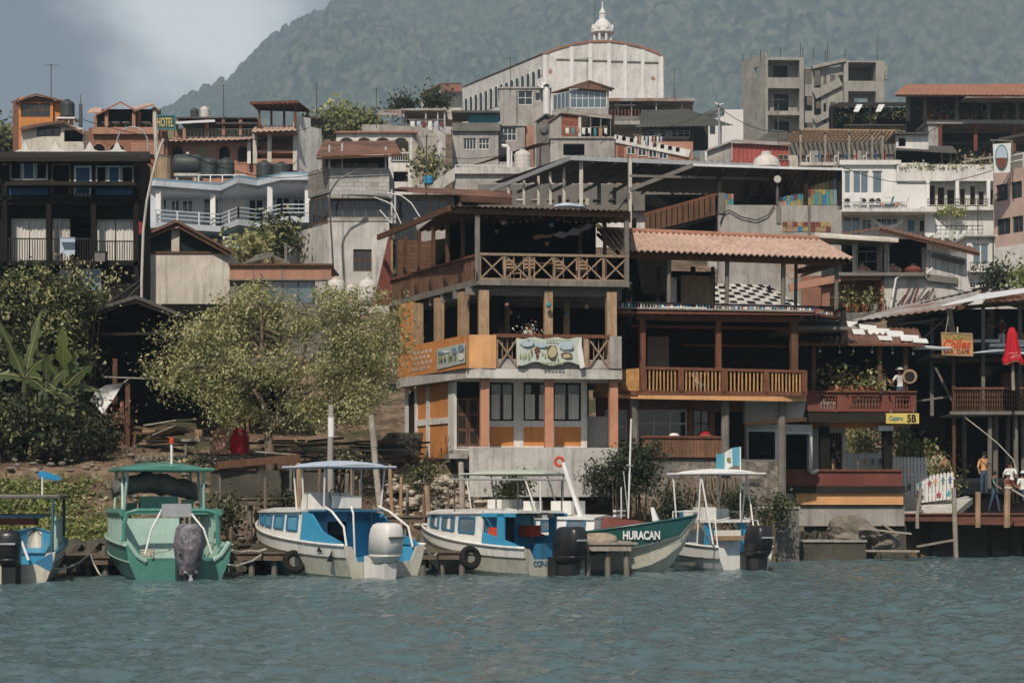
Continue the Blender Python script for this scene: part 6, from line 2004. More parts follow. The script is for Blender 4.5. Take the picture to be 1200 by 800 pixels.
jk=thing('scrap_heap','heap of scrap metal and sticks against the stained wall','scrap',f.p(1075,358,-.6))
for k in range(9):
 x=1052+k*4.5
 part('stick',['steel','maroon','wood_grey'][k%3],jk,lambda m:m.bar(f.p(x,358-k,-.6),f.p(x+U(4,12),344-k+U(-5,4),-.3),.07))
f=Fr(942,79.5,4)
h=bld('balustrade_bar','two storey bar with a brown balustrade above an orange and grey quay wall','building',f,1000)
part('balcony_wall','maroon',h,lambda m:(m.wall(f,941,459.5,1074,482,-.9,-.7,[(962,464,981,478.5),(998,464,1032,478.5),(1049,464,1067,478.5)])))
part('balcony_cap','wood_red',h,lambda m:m.q(f,940,457.5,1075,459.3,-1,-.6))
for a,n in((962,5),(998,9),(1049,5)):
 m=MB()
 for k in range(n):
  x=a+2+k*3.7
  z0,z1=f.z(478.5,x,-.8),f.z(464,x,-.8)
  hh=z1-z0
  m.lathe(f.pt(f.u(x,-.8),-.8,z0),[(.04,0),(.055,hh*.25),(.025,hh*.5),(.055,hh*.75),(.04,hh)],7)
 m.build('balustrade','wood_red',h)
part('balcony_band','dark_wood',h,lambda m:m.q(f,941,482.2,1074,494,-.86,-.65))
part('balcony_floor','orange_pale',h,lambda m:(m.slab([f.p(943,494.5,-.8),f.p(1072,494.5,-.8),f.p(1068,497,4),f.p(930,497,4)],ZV*.25)))
part('ceiling_beam','orange',h,lambda m:m.bar(f.p(936,500,.6),f.p(1056,497.5,-.2),.25,.2))
posts('post','wood_brown',h,f,[(953.5,400,458,-.6),(1030.5,402,458,-.6),(1061,402,458,-.6)],.16)
part('roof','rust_roof',h,lambda m:m.corr(f.p(936,402,-1.3),f.p(1084,404.5,-1.3),f.p(1075,384,4),f.p(950,384,4),pitch=.25,amp=.03))
part('fascia','wood_red',h,lambda m:m.q(f,936,402.5,1084,405,-1.3,-1.22))
m=MB()
for x,y,w,hh,d in((994,380,16,5,4.2),(1008,382,20,6,3.4),(1018,388,26,6,2),(1040,391,20,5,1),(1056,396,22,5,-.6),(1000,389,14,4,1.6),(1070,400,18,3,-1.2),(1030,397,16,3,-.4)):
 m.slab([f.p(x,y+hh,d)+ZV*.1,f.p(x+w,y+hh+1,d)+ZV*.1,f.p(x+w-2,y+1,d+.9)+ZV*.14,f.p(x-2,y,d+.9)+ZV*.14],ZV*-.04)
m.build('torn_sheet','cloth_white',h)
part('back_wall','interior',h,lambda m:m.q(f,940,384,1074,460,4,4.2))
part('rafter','wood_brown',h,lambda m:[m.bar(f.p(946+14*k,405,-1.1),f.p(955+12*k,392,3),.07,.1)for k in range(10)])
for px,w,mt,b0 in((965,.36,'black_wood',551),(1038.5,.34,'black_wood',551)):
 m=MB()
 u=f.u(px)
 m.fb(f,u-w/2,u+w/2,f.z(b0,px),f.z(499,px),-.3,-.3+w)
 m.build('column',mt,h)
part('capital','white_paint',h,lambda m:m.q(f,1029.5,498.5,1047,504.5,-.42,.18))
part('wall','plaster_white',h,lambda m:m.wall(f,918,497,991,556,1.2,1.4,[(919,509,949,556),(971,507,987,556)]))
part('inner_wall','interior',h,lambda m:m.q(f,918,497,991,556,2.4,2.6))
boxes('door','interior',h,f,[(919,509,948,556,1.3,1.36)])
boxes('grille','maroon',h,f,[(971.5+k*3.4,507,972.6+k*3.4,556,1.25,1.29)for k in range(5)])
part('parapet','maroon',h,lambda m:m.q(f,915,552,1057,569,-.7,-.5))
part('parapet_cap','wood_red',h,lambda m:m.q(f,914,549.5,1058,552,-.78,-.42))
part('floor','dark_wood',h,lambda m:m.q(f,922,569.2,1061,577,-.85,3))
part('orange_band','orange_pale',h,lambda m:m.q(f,933,577.3,1058.5,591,-.72,2.8))
part('base','concrete',h,lambda m:m.q(f,931,593,1060,616,-.66,2.6))
part('lower_base','moss_shade_wall',h,lambda m:m.q(f,926,614,1062,668,-.4,2.4))
part('base_ledge','black_wood',h,lambda m:m.q(f,932,591.2,1059,592.8,-.76,2.6))
bs=thing('basin','white basin hanging over the brown parapet beside the dark doorway','basin',f.p(953,552,-.8))
part('bowl','white_paint',bs,lambda m:m.lathe(f.p(953,552.8,-.95),[(.08,-.08),(.17,0),(.2,.06)],12))
part('rim','white_paint',bs,lambda m:m.lathe(f.p(953,552.8,-.95)+ZV*.06,[(.22,0),(.22,.015)],12))
s=thing('cash_machine_sign','yellow Cajero 5B sign hanging under the brown balcony','sign',f.p(1058,497,-1))
part('board','yellow_sign',s,lambda m:m.q(f,1038.5,484,1077,496,-1.02,-.95))
part('hook','steel',s,lambda m:m.bar(f.p(1070,484,-.98),f.p(1071,478,-.9),.03).bar(f.p(1044,484,-.98),f.p(1044,480,-.9),.03))
text('Cajero','teal_paint',s,f,1042,487,1058,494,-1.02,'lettering',.01)
text('5B','black_paint',s,f,1063,485.5,1073.5,494.5,-1.02,'lettering',.03)
s=thing('round_sign','round woven sign on the post at the right end of the brown balcony','sign',f.p(1066,452,-.8))
part('disc','wood_tan',s,lambda m:m.lathe(f.p(1066,441,-.75),[(.28,0),(.28,.05)],18,Matrix.Rotation(R(90),3,'X')))
part('pattern','dark_wood',s,lambda m:m.lathe(f.p(1066,441,-.805),[(.2,0),(.2,.012)],12,Matrix.Rotation(R(90),3,'X')))
pl=thing('balcony_plants','mass of leafy and red flowering plants along the brown balustrade','plant',f.p(1000,458,-.4))
vs=[(974+k*5.2,449+U(-5,4))for k in range(11)]
vs=[f.p(x,y,-.3)for x,y in vs]
foliage('foliage',['leaf_b','leaf_a','leaf_bright','leaf_dark'],pl,[(v.x,v.y,v.z,.28,.22,.26)for v in vs],620,.17,seed=31)
part('planter','pot',pl,lambda m:m.q(f,971,452,1029,457.4,-.5,-.2))
foliage('flowers',['flower_red','flower_pink'],pl,[(v.x,v.y-.1,v.z+.1,.3,.2,.28)for v in vs[:5]],60,.1,seed=32)
for i,(x,y)in enumerate(((1000,403),(1022,404),(1046,405),(1070,406),(984,404),(961,403))):
 c=f.p(x,y+10,-1)
 t=thing('hanging_ornament','pale ornament dangling from the eave of the brown balustrade bar','ornament',c,'ornaments dangling from the bar eave')
 part('cord','rope',t,lambda m:m.bar(c+ZV*.4,c+ZV*.08,.012))
 part('ornament','cloth_white',t,lambda m:m.lathe(c,[(.01,0),(.05,.04),(.04,.08),(.01,.1)],7))
def fence(name,label,pts,hpx,n,fig=()):
 """white boards between (px,ybase,Y) points"""
 t=thing('picket_fence',label,'fence',P(*pts[0][:2],pts[0][2]))
 a,b=P(*pts[0]),P(*pts[1])
 hh=hpx*pts[0][2]/F_
 dr=(b-a).normalized()
 sd=Vector((dr.y,-dr.x,0)).normalized()
 m=MB()
 L_=(b-a).length
 for k in range(n):
  o=a+dr*(L_*k/n)
  e=a+dr*(L_*(k+.82)/n)
  m.slab([o,e,e+ZV*hh*.93,(o+e)/2+ZV*hh,o+ZV*hh*.93],sd*-.03)
 m.build('pickets','white_clean',t)
 part('rail','white_paint',t,lambda m:[m.bar(a+ZV*hh*q-sd*.07,b+ZV*hh*q-sd*.07,.04,.09)for q in(.25,.75)])
 for i,(u,w,col,kind)in enumerate(fig):
  sz=.56
  c=a+dr*(L_*u)+ZV*hh*w+sd*.012
  m=MB()
  def ell(x,z,rx,rz):
   m.slab([c+dr*(sz*(x+rx*math.cos(k*.7854)))+ZV*(sz*(z+rz*math.sin(k*.7854)))for k in range(8)],sd*.012)
  if kind=='t':
   ell(0,0,.15,.15);ell(0,.2,.06,.07);ell(-.15,.1,.06,.04);ell(.15,.1,.06,.04);ell(-.12,-.14,.05,.05);ell(.12,-.14,.05,.05)
  else:
   ell(0,.17,.075,.08);ell(0,0,.07,.14);ell(-.11,.05,.07,.035);ell(.11,.05,.07,.035);ell(-.06,-.18,.035,.09);ell(.06,-.18,.035,.09)
  m.build('painted_figure',col,t)
 return t
fence('picket_fence','white picket fence painted with turtles and small figures by the jetty ramp',[(1055,592,83.5),(1118,584,82.6)],32,15,[(.17,.64,'steel','f'),(.37,.64,'teal_paint','f'),(.55,.66,'red_paint','f'),(.66,.7,'orange_pale','f'),(.8,.7,'teal_wall','f'),(.93,.7,'blue_paint','f'),(.02,.62,'salmon','f'),(.28,.2,'yellow_paint','t'),(.4,.2,'steel','t'),(.72,.2,'red_paint','t'),(.9,.2,'cyan_paint','t')])
fence('picket_fence','short white picket fence with three coloured figures behind the bar column',[(1006,551,86),(1036,551,86)],21,8,[(.25,.5,'orange_pale','f'),(.55,.5,'teal_wall','f'),(.85,.5,'blue_paint','f')])
fence('picket_fence','tan picket fence seen edge on beside the barred window of the bar',[(992,549,84),(1005,551,86)],20,6)
fence('picket_fence','plain white picket fence rising behind the painted one',[(1043,562,85),(1087,563,85)],28,11)
fence('picket_fence','short high white picket fence at the back of the green garden',[(1052,540,90),(1078,540,90)],21,6)
for i,(x,y,Y,rx,rz,mats,lab)in enumerate(((1015,520,88,1.1,.75,['leaf_bright','leaf_b','leaf_a'],'bright garden bush above the short fence with three figures'),(1072,533,87,.75,.5,['leaf_bright','leaf_bright','leaf_b'],'rounded yellow green bush over the plain white fence'),(1096,556,86,.65,.6,['leaf_b','leaf_a'],'olive bush at the right end of the plain white fence'),(1058,508,90,.8,.8,['leaf_a','leaf_c','leaf_bright'],'shaded leafy shrub right of the black bar column'),(1000,507,90,.8,.6,['leaf_b','leaf_a'],'pale shrub against the barred window of the bar'))):
 c=P(x,y,Y)
 t=thing('bush',lab,'bush',(c.x,c.y,gz(c.x,c.y)))
 foliage('foliage',mats,t,[(c.x,c.y,c.z,rx,.6,rz),(c.x+.3,c.y+.2,c.z-rz*.6,rx*.8,.6,rz)],900,.17,seed=i+90)
 part('stem','bark',t,lambda m:m.tube([(c.x,c.y,gz(c.x,c.y)-.1),(c.x+.1,c.y,c.z-rz*.3)],[.06,.04],6))
r_=thing('ramp','pale concrete ramp leading from the jetty towards the fence','ramp',P(1100,598,82))
part('slab','concrete_pale',r_,lambda m:m.slab([P(1057,600,81.5),P(1120,600,81.2),P(1140,583,86),P(1112,586,83.5),P(1060,594,83.2)],ZV*-.25))
part('kerb','plaster_white',r_,lambda m:m.bar(P(1082,596,82.3),P(1134,583,85.6),.14,.14))
w=thing('quay_wall','pale plastered wall end beneath the white painted fence','wall',P(1065,600,82.6))
part('wall','plaster_cream',w,lambda m:m.slab([P(1057,575,82.4),P(1074,586,82.2),P(1074,600,82.2),P(1057,600,82.4)],Vector((0,.3,0))))
part('cap','plaster_white',w,lambda m:m.bar(P(1056,574.5,82.5),P(1075,586,82.3),.2,.1))
f=Fr(1118,85,-3)
h=bld('timber_restaurant','dark ramshackle timber restaurant under rusty tin sheets at the right edge','restaurant',f,1160)
part('roof','tin_roof',h,lambda m:m.corr(f.p(997,376,-1.5),f.p(1117,361,-2),f.p(1156,337,5),f.p(1060,357,5),pitch=.3,amp=.03))
part('roof','tin_bright',h,lambda m:m.slab([f.p(1103,357.5,-2.4),f.p(1215,339.5,-3),f.p(1215,335.5,-1.4),f.p(1150,344,-.6)],ZV*-.04))
part('roof','rust_roof',h,lambda m:m.corr(f.p(1150,356,-1),f.p(1230,350,-1),f.p(1230,336,5),f.p(1166,340,5),pitch=.3,amp=.03))
part('ridge','dark_wood',h,lambda m:m.bar(f.p(1140,341,4.6),f.p(1158,338,4.6),.3,.2).bar(f.p(1080,356,3),f.p(1158,337.5,4.6),.12))
part('rafter','wood_brown',h,lambda m:[m.bar(f.p(1006+k*16,378-k*2,-1.3),f.p(1064+k*13,360-k*2.4,4.6),.08,.12)for k in range(8)]+[m.bar(f.p(1120,361,-1),f.p(1230,352,-1),.12,.16),m.bar(f.p(1150,346,-.5),f.p(1230,366,2),.08,.3),m.bar(f.p(1166,344,-.5),f.p(1235,360,2),.08,.26)])
posts('post','wood_grey',h,f,[(1152,358,487,-.4),(1092,372,487,1),(1195,352,487,.6)],.14)
part('leaning_post','wood_pale',h,lambda m:m.bar(f.p(1112,361,-1.6),f.p(1117,400,-1.2),.2,.16))
part('leaning_post','wood_brown',h,lambda m:m.bar(f.p(1117,398,-1.2),f.p(1118,572,-.4),.13))
part('back_wall','interior',h,lambda m:(m.q(f,1040,362,1230,492,5.5,5.7),m.q(f,1068,480,1230,560,5,5.2)))
part('side_wall','interior_wall',h,lambda m:m.q(f,1078,488,1108,545,4,4.4))
part('brace','wood_grey',h,lambda m:(m.bar(f.p(1053,380,-.8),f.p(1100,374,-1),.08),m.bar(f.p(1080,398,-.5),f.p(1108,373,-.9),.08),m.bar(f.p(1072,378,0),f.p(1110,381,-.6),.07),m.bar(f.p(1096,430,0),f.p(1116,470,-.6),.07),m.bar(f.p(1074,470,0),f.p(1116,464,-.6),.08)))
part('floor','wood_grey',h,lambda m:(m.q(f,1113,481.5,1230,485.5,-1.2,-1.0),m.slab([f.p(1113,484.5,-1),f.p(1230,482,-1),f.p(1230,484,5),f.p(1100,487,5)],ZV*-.12)))
u0,u1=f.u(1119,-1),f.u(1230,-1)
zb_,zt_=f.z(480,1150,-1),f.z(456,1150,-1)
m=MB()
k=0
while u0+k*.1<u1:
 m.fb(f,u0+k*.1,u0+k*.1+.035,zb_,zt_,-1.0,-.96)
 k+=1
for q in range(5):
 m.fb(f,u0,u1,zb_+(zt_-zb_)*q/4-.02,zb_+(zt_-zb_)*q/4+.02,-.955,-.93)
m.build('lattice_railing','wood_brown',h)
part('handrail','wood_red',h,lambda m:m.q(f,1118,453.5,1230,456,-1.06,-.9))
part('upper_bench','white_paint',h,lambda m:(m.q(f,1140,397.5,1172,401,.2,.6),m.q(f,1160,402.5,1215,406,-.3,.2),m.q(f,1160,408,1215,410.5,-.2,.2),m.q(f,1190,398,1215,402,.4,.7)))
part('upper_floor','dark_wood',h,lambda m:m.q(f,1090,414,1230,419,-.4,5))
part('upper_fascia','wood_brown',h,lambda m:m.q(f,1096,419.5,1230,424,-.2,0))
part('blue_awning','canvas_blue',h,lambda m:m.slab([f.p(1140,413,-1.2),f.p(1178,410,-1.6),f.p(1230,420,-1.6),f.p(1230,415,-.4),f.p(1160,409,-.4)],ZV*-.03))
for px,y1,w,d in((1160,560,.2,-.6),(1167,566,.22,.2),(1190,560,.2,-.6),(1199,540,.2,.5),(1130,560,.2,2),(1181,545,.2,3)):
 m=MB()
 m.tube([f.p(px+U(-1,1),y1+12,d),f.p(px,486,d)],w/2,7)
 m.build('stilt','wood_grey',h)
part('ground_floor','concrete_dark',h,lambda m:m.slab([P(1110,566,90),P(1240,564,90),P(1240,560,96),P(1100,560,96)],ZV*-.5))
part('counter','wood_brown',h,lambda m:m.q(f,1175,437,1230,457,1.5,2))
w=thing('overhead_wire','sagging pale wire under the timber restaurant floor','wire',P(1160,520,83))
part('wire','rope',w,lambda m:m.tube([P(1131,489,83.5),P(1148,502,83.3),P(1170,520,83.2),P(1187,538,83),P(1192,552,83)],.022,5))
part('fitting','steel',w,lambda m:m.lathe(P(1131,490,83.5),[(.05,0),(.05,.1)],6))
s=thing('restaurant_sign','orange hand painted RESTAURANTE board hung from the tin roof','sign',f.p(1121,417,-1.9))
fs_=Fr(1103,83,-2)
part('board','sign_wood',s,lambda m:m.slab([fs_.p(1103.5,390),fs_.p(1139,391.5),fs_.p(1139.5,416.5),fs_.p(1104.5,415)][::-1],fs_.B*.05))
part('border','wood_tan',s,lambda m:(m.bar(fs_.p(1103,389.7,.01),fs_.p(1139.5,391.2,.01),.08,.05),m.bar(fs_.p(1104,415.3,.01),fs_.p(1140,416.8,.01),.08,.05),m.bar(fs_.p(1103.3,390.2,.01),fs_.p(1104.3,415,.01),.05),m.bar(fs_.p(1139,391.5,.01),fs_.p(1139.8,416.5,.01),.05)))
part('rope','rope',s,lambda m:m.bar(fs_.p(1108,390,.02),fs_.p(1112,366,.02),.02).bar(fs_.p(1122,390,.02),fs_.p(1122,383,.02),.05))
text('RESTAURANTE','olive_paint',s,fs_,1105.5,391.8,1137.5,397.5,-.005,'lettering',.012)
text('Chiles','red_letter',s,fs_,1105.5,398,1137.5,408,-.005,'lettering',.02,.2)
text('BAR  CAFE','maroon',s,fs_,1106,409.5,1136,414.3,-.005,'lettering',.01)
pole=thing('white_pipe','white pipe lying across the roof edge towards the painted restaurant sign','pipe',P(1080,408,80))
part('pipe','white_paint',pole,lambda m:m.tube([P(1060,402,79.8),P(1078,406.5,80),P(1104,408.3,81.5),P(1114,408,82.5)],.07,7))
part('rag','cloth_white',pole,lambda m:m.lathe(P(1077,407.5,79.9),[(.2,-.06),(.3,.02),(.12,.14)],8))
um=thing('closed_umbrella','closed red parasol with white logo marks on the restaurant terrace','umbrella',P(1187,456,82.6))
c=P(1186,425,82.5)
part('pole','wood_pale',um,lambda m:m.tube([P(1187.5,457,82.5),P(1185.5,384,82.5)],.07,8))
m=MB()
n=16
rings=[(.0,1.44),(.1,1.4),(.19,1.15),(.24,.8),(.3,.4),(.38,.05),(.34,-.05)]
vs,fs2=[],[]
for rr,z in rings:
 for k in range(n):
  a=2*math.pi*k/n
  w_=rr*(1+.16*(k%2)-.08)*(1.1 if z<.3 else 1)
  vs.append(c+Vector((w_*math.cos(a)+.03*(1-z),w_*math.sin(a),z-.0+(.07*math.sin(a*3)if z<.2 else 0))))
for i in range(len(rings)-1):
 for k in range(n):
  fs2 .append((i*n+k,i*n+(k+1)%n,(i+1)*n+(k+1)%n,(i+1)*n+k))
m.add(vs,[q[::-1]for q in fs2])
m.build('canopy','cloth_red',um)
part('logo','cloth_white',um,lambda m:[m.bar(c+Vector((x,-.36,z)),c+Vector((x+dx,-.38,z+dz)),.025,.012)for x,z,dx,dz in((-.22,.33,.1,.06),(-.1,.38,.1,-.03),(.03,.35,.09,.05),(-.18,.2,.3,.08),(-.1,.12,.12,.15),(.12,.1,.1,.2))])
part('hem','salmon',um,lambda m:m.tube([c+Vector((.4*math.cos(a)+.03,.4*math.sin(a),-.02+.07*math.sin(a*3)))for a in[k*math.pi/8 for k in range(8,17)]],.018,5))
def jetty(label,x0,x1,yt,Y,depth,npost=4,mat='deck_wood',dark=False,nplank=None):
 a,b=P(x0,yt,Y),P(x1,yt,Y)
 t=thing('jetty',label,'jetty',(a.x,Y,0))
 m=MB()
 n=nplank or max(3,int(depth/.22))
 for k in range(n):
  y0=Y+depth*k/n
  e=U(-.08,.08)
  m.box(a.x+e,y0,a.z-.05+U(-.01,.01),b.x+e+U(-.1,.1),y0+depth/n-.02,a.z+U(-.01,.01))
 m.build('deck',mat,t)
 part('beam',mat,t,lambda m:m.box(a.x+.05,Y+.06,a.z-.24,b.x-.05,Y+.2,a.z-.065))
 part('beam',mat,t,lambda m:m.box(a.x+.05,Y+depth-.3,a.z-.24,b.x-.05,Y+depth-.16,a.z-.065))
 for k in range(npost):
  x=a.x+.15+(b.x-a.x-.3)*k/max(1,npost-1)
  part('pile','wood_grey',t,lambda m:m.tube([(x,Y+.3,-1.2),(x+U(-.05,.05),Y+.3,a.z-.06)],.09,7))
 return t
jetty('low dark jetty between the left edge launch and the green launch',52,128,652,61.5,4,4)
jetty('weathered jetty between the green launch and the blue canopied launch',262,352,647,61.5,4.5,4)
jetty('short jetty with pale planks left of the launch with the black motor',488,548,646,62,4.5,3)
jetty('short jetty carrying an old tyre right of the launch with the black motor',684,742,636,61.5,5,3,'wood_pale')
jetty('higher plank walkway on posts behind the green launch',285,380,583,67.4,1.5,5)
t=jetty('plank stage on posts behind the blue canopied launch',385,500,604,66.5,1.3,6)
def tyre(label,c,rot,r=.32,mat='rubber',group=None):
 t=thing('tyre',label,'tyre',c-ZV*r*.3,group)
 m=MB()
 n,k2=20,8
 vs,fs=[],[]
 for i in range(n):
  a=2*math.pi*i/n
  for j in range(k2):
   b=2*math.pi*j/k2
   v=Vector(((r+r*.36*math.cos(b))*math.cos(a),(r+r*.36*math.cos(b))*math.sin(a),r*.36*math.sin(b)))
   vs.append(c+rot@v)
 for i in range(n):
  for j in range(k2):
   fs.append((i*k2+j,((i+1)%n)*k2+j,((i+1)%n)*k2+(j+1)%k2,i*k2+(j+1)%k2))
 m.add(vs,fs)
 m.build('tread',mat,t,True)
 part('inner_bead',mat,t,lambda m:m.tube([c+rot@Vector((r*.68*math.cos(a),r*.68*math.sin(a),.02))for a in[2*math.pi*q/16 for q in range(17)]],.03,5))
tyre('pale dusty old tyre lying flat on the short jetty',P(702,632,62.6),Matrix.Rotation(R(8),3,'X'),.42,'tyre_pale')
tyre('black tyre hung as a fender at the end of the weathered jetty',P(345,658,60.9),Matrix.Rotation(R(75),3,'X')@Matrix.Rotation(R(20),3,'Y'),.27)
tyre('dark tyre hung as a fender beside the launch with the black motor',P(551,653,61.3),Matrix.Rotation(R(80),3,'X')@Matrix.Rotation(R(30),3,'Y'),.27)
Yj=81.0
t=thing('jetty','long red stained jetty on crooked piles at the right edge','jetty',P(1130,650,Yj))
a,b=P(1054,601,Yj),P(1240,599,Yj)
m=MB()
for k in range(9):
 m.box(a.x+U(0,.2),Yj+k*.3,a.z-.06,b.x,Yj+k*.3+.28,a.z+U(-.008,.008))
m.build('deck','dock_red',t)
part('edge_beam','dock_red',t,lambda m:(m.box(a.x+.1,Yj+.08,a.z-.32,b.x,Yj+.24,a.z-.07),m.box(P(1116,0,Yj).x,Yj-.06,a.z-.46,P(1186,0,Yj).x,Yj+.07,a.z-.3)))
part('rail','wood_red',t,lambda m:m.box(P(1188,0,Yj).x,Yj-.1,a.z-.5,b.x,Yj+.0,a.z-.34))
for px,y0,y1,w,tl in((1117.5,571,655,.19,3),(1080,572,601,.15,-5),(1146,576,600,.22,0),(1181,567,600,.25,-1)):
 p0,p1=P(px+tl,y1,Yj-.12),P(px,y0,Yj-.12)
 part('pile','wood_pale' if px<1130 else 'wood_tan',t,lambda m:m.tube([p0-ZV*.6,p0,p1],w/2,8))
for px in(1060,1090,1160,1184,1200):
 part('pile','dark_wood',t,lambda m:m.tube([P(px,652,Yj+1.6)-ZV*.8,P(px,604,Yj+1.6)],.1,7))
r_=thing('mooring_rope','pale rope slung from the thick jetty post at the right edge','rope',P(1190,580,Yj))
part('rope','rope',r_,lambda m:m.tube([P(1182,571,Yj-.2),P(1192,577,Yj-.1),P(1204,584,Yj),P(1215,586,Yj)],.035,6))
part('knot','rope',r_,lambda m:m.lathe(P(1181.5,573,Yj-.12),[(.15,0),(.17,.05),(.15,.1)],10))
w=thing('added_dark_bank','added stone bank wall, coloured dark as the shadow beneath the red jetty','wall',P(1130,645,Yj+2.6))
part('wall','moss_shade_wall',w,lambda m:m.box(P(1052,0,83.4).x,83.4,-1,P(1240,0,83.4).x,84.6,P(1100,603,83.4).z))  # wall added under the deck; its dark colour stands for the shade
part('footing','moss_shade_wall',w,lambda m:m.box(P(1040,0,83).x,82.6,-1,P(1240,0,83).x,83.37,.25))
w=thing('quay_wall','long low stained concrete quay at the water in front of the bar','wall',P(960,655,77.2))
part('wall','moss_shade_wall',w,lambda m:m.box(P(900,0,77.2).x,77.0,-1,P(1014,0,77.2).x,78.4,P(900,635,77).z))
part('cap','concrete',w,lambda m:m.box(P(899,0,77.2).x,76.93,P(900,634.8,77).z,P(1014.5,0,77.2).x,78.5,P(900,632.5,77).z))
w=thing('stone_steps','worn stone step wall between the white launch and the bar base','steps',P(920,632,78.6))
part('wall','concrete_dark',w,lambda m:m.box(P(884,0,78.6).x,78.55,-1,P(942,0,78.6).x,80,P(900,617,78.6).z))
part('step','concrete',w,lambda m:m.box(P(884,0,78.6).x,79.0,P(900,617,78.6).z+.003,P(936,0,78.6).x,80.2,P(900,612,78.6).z))
def rock(label,px,py,Y,sx,sy,sz,seed,mat='stone',group='rocks along the water edge'):
 g=random.Random(seed)
 c=P(px,py,Y)
 t=MB()
 n,k=22,13
 vs,fs=[],[]
 for i in range(k+1):
  th=math.pi*i/k
  for j in range(n):
   ph=2*math.pi*j/n
   q=1+g.uniform(-.07,.07)+.75*float(vnoise(np.array([2.2*math.cos(ph)*math.sin(th)+seed*3.1]),np.array([2.2*math.sin(ph)*math.sin(th)+2*math.cos(th)+seed]),5)[0])
   vs.append(c+Vector((sx*math.sin(th)*math.cos(ph)*q,sy*math.sin(th)*math.sin(ph)*q,sz*math.cos(th)*q*(1 if th<1.6 else .6))))
 for i in range(k):
  for j in range(n):
   fs.append((i*n+j,(i+1)*n+j,(i+1)*n+(j+1)%n,i*n+(j+1)%n))
 t.add(vs,fs)
 o=t.build('rock',mat)
 return tag(o,label,'rock',group)
rock('large jagged boulder on the quay below the bar',1000,628,77.6,1.0,.6,.62,3)
rock('flat pale boulder on the quay left of the jagged one',992,619,78.2,.75,.5,.25,5)
rock('square rock at the right end of the quay',1037,637,77.3,.45,.4,.35,6)
for i in range(26):
 px=[1020,1050,1062,1075,1092,1108,1130,1155,1172,1190,868,880,850,838,560,574,588,530,516,640,1042,1085,1120,476,498,610][i]
 Y={True:79+rnd.random()}.get(px>1000,72.4 if px>700 else 68.6)-rnd.random()*.6
 x=(px-600)/F_*Y
 z=gz(x,Y)
 rock('loose dark rock among rubble at the waterline',px,HZ-(z+.1-H)*F_/Y,Y,U(.25,.5),.3,U(.15,.3),i+40)
for i,(p0,p1,w_)in enumerate((((1006,618.5,76.9),(1068,625,76.7),.17),((1034,614,76.8),(1046,622,76.9),.12),((1014,645,76.4),(1077,645.5,76.4),.17),((1010,628,77),(1052,626,78),.1),((1075,640,78),(1120,632,79),.12))):
 o=MB().bar(P(*p0),P(*p1),w_,.07).build('plank','wood_pale')
 tag(o,['long pale plank resting on the rubble before the bar','short plank crossing the long one on the rubble','flat plank floating at the foot of the rubble','dark plank under the long pale one','slanted plank under the red jetty'][i],'plank','planks on the rubble')
f=Fr(800,74.4,6)
w=thing('retaining_wall','rough stone retaining wall with roots below the brown parapet','wall',f.p(800,640))
m=MB()
g=np.random.default_rng(5)
nx,nz=60,22
px0,px1=722,912
vs=[]
for j in range(nz+1):
 for i in range(nx+1):
  x=px0+(px1-px0)*i/nx
  y=541+(648-541)*j/nz
  d=.25*float(vnoise(np.array([i*.45]),np.array([j*.5]),3)[0])+.12*float(vnoise(np.array([i*1.1]),np.array([j*1.2]),4)[0])-.018*j
  if 700<x<738:d+=0
  vs.append(f.p(x,y,d+1.0))
fs=[(j*(nx+1)+i,(j+1)*(nx+1)+i,(j+1)*(nx+1)+i+1,j*(nx+1)+i+1)for j in range(nz)for i in range(nx)]
m.add(vs,fs)
m.build('wall','stone',w)
part('core','concrete_dark',w,lambda m:m.q(f,722,538,912,650,1.5,4))
for k in range(16):
 x=790+k*5+U(-3,3)
 part('root','bark',w,lambda m:m.tube([f.p(x,556+U(0,6),.8),f.p(x+U(-3,5),575,.7),f.p(x+U(-6,9),592+U(-4,8),.65),f.p(x+U(-10,14),615,.55)],[.05,.06,.045,.03],5))
w=thing('concrete_block_wall','mossy concrete pier at the corner between stone wall and bar','wall',P(895,640,75.6))
part('wall','concrete_dark',w,lambda m:m.box(P(884,0,75.6).x,75.5,-.5,P(936,0,75.6).x,79.5,P(890,596,75.6).z))
part('cap','concrete',w,lambda m:m.box(P(883,0,75.6).x,75.44,P(890,596,75.6).z+.002,P(937,0,75.6).x,79.6,P(890,593,75.6).z))
f=Fr(160,76)
h=bld('dark_shed','deep dark shed under a low gable roof behind the plants','shed',f,160)
part('roof','tin_dark',h,lambda m:(m.slab([f.p(100,369,-.6),f.p(159,350,-.6),f.p(159,348,4.5),f.p(104,366,4.5)],ZV*.08),m.slab([f.p(159.1,350,-.6),f.p(214,372,-.6),f.p(214,370,4.5),f.p(159.1,348,4.5)],ZV*.08)))
part('roof_beam','dark_wood',h,lambda m:(m.bar(f.p(102,370.5,-.5),f.p(159,352,-.5),.08,.14),m.bar(f.p(159,352,-.5),f.p(213,373.5,-.5),.08,.14),m.bar(f.p(108,392,-.3),f.p(205,390,-.3),.1)))
part('back_wall','interior',h,lambda m:(m.q(f,90,356,330,540,4.2,4.4),m.q(f,104,372,108,530,0,4.2)))
part('side_roof','tin_dark',h,lambda m:m.slab([f.p(205,430,-.4),f.p(345,428,-.4),f.p(345,420,4.3),f.p(205,420,4.3)],ZV*.06))
part('shelf_plank','wood_pale',h,lambda m:m.bar(f.p(120,441.5,-.9),f.p(186,444,-.9),.3,.05))
posts('post','wood_brown',h,f,[(150,448,548,-.8),(135,420,480,-.4),(143,470,545,-.6)],.17)
part('post','wood_brown',h,lambda m:m.bar(f.p(159,505,-.7),f.p(154,548,-.9),.1))
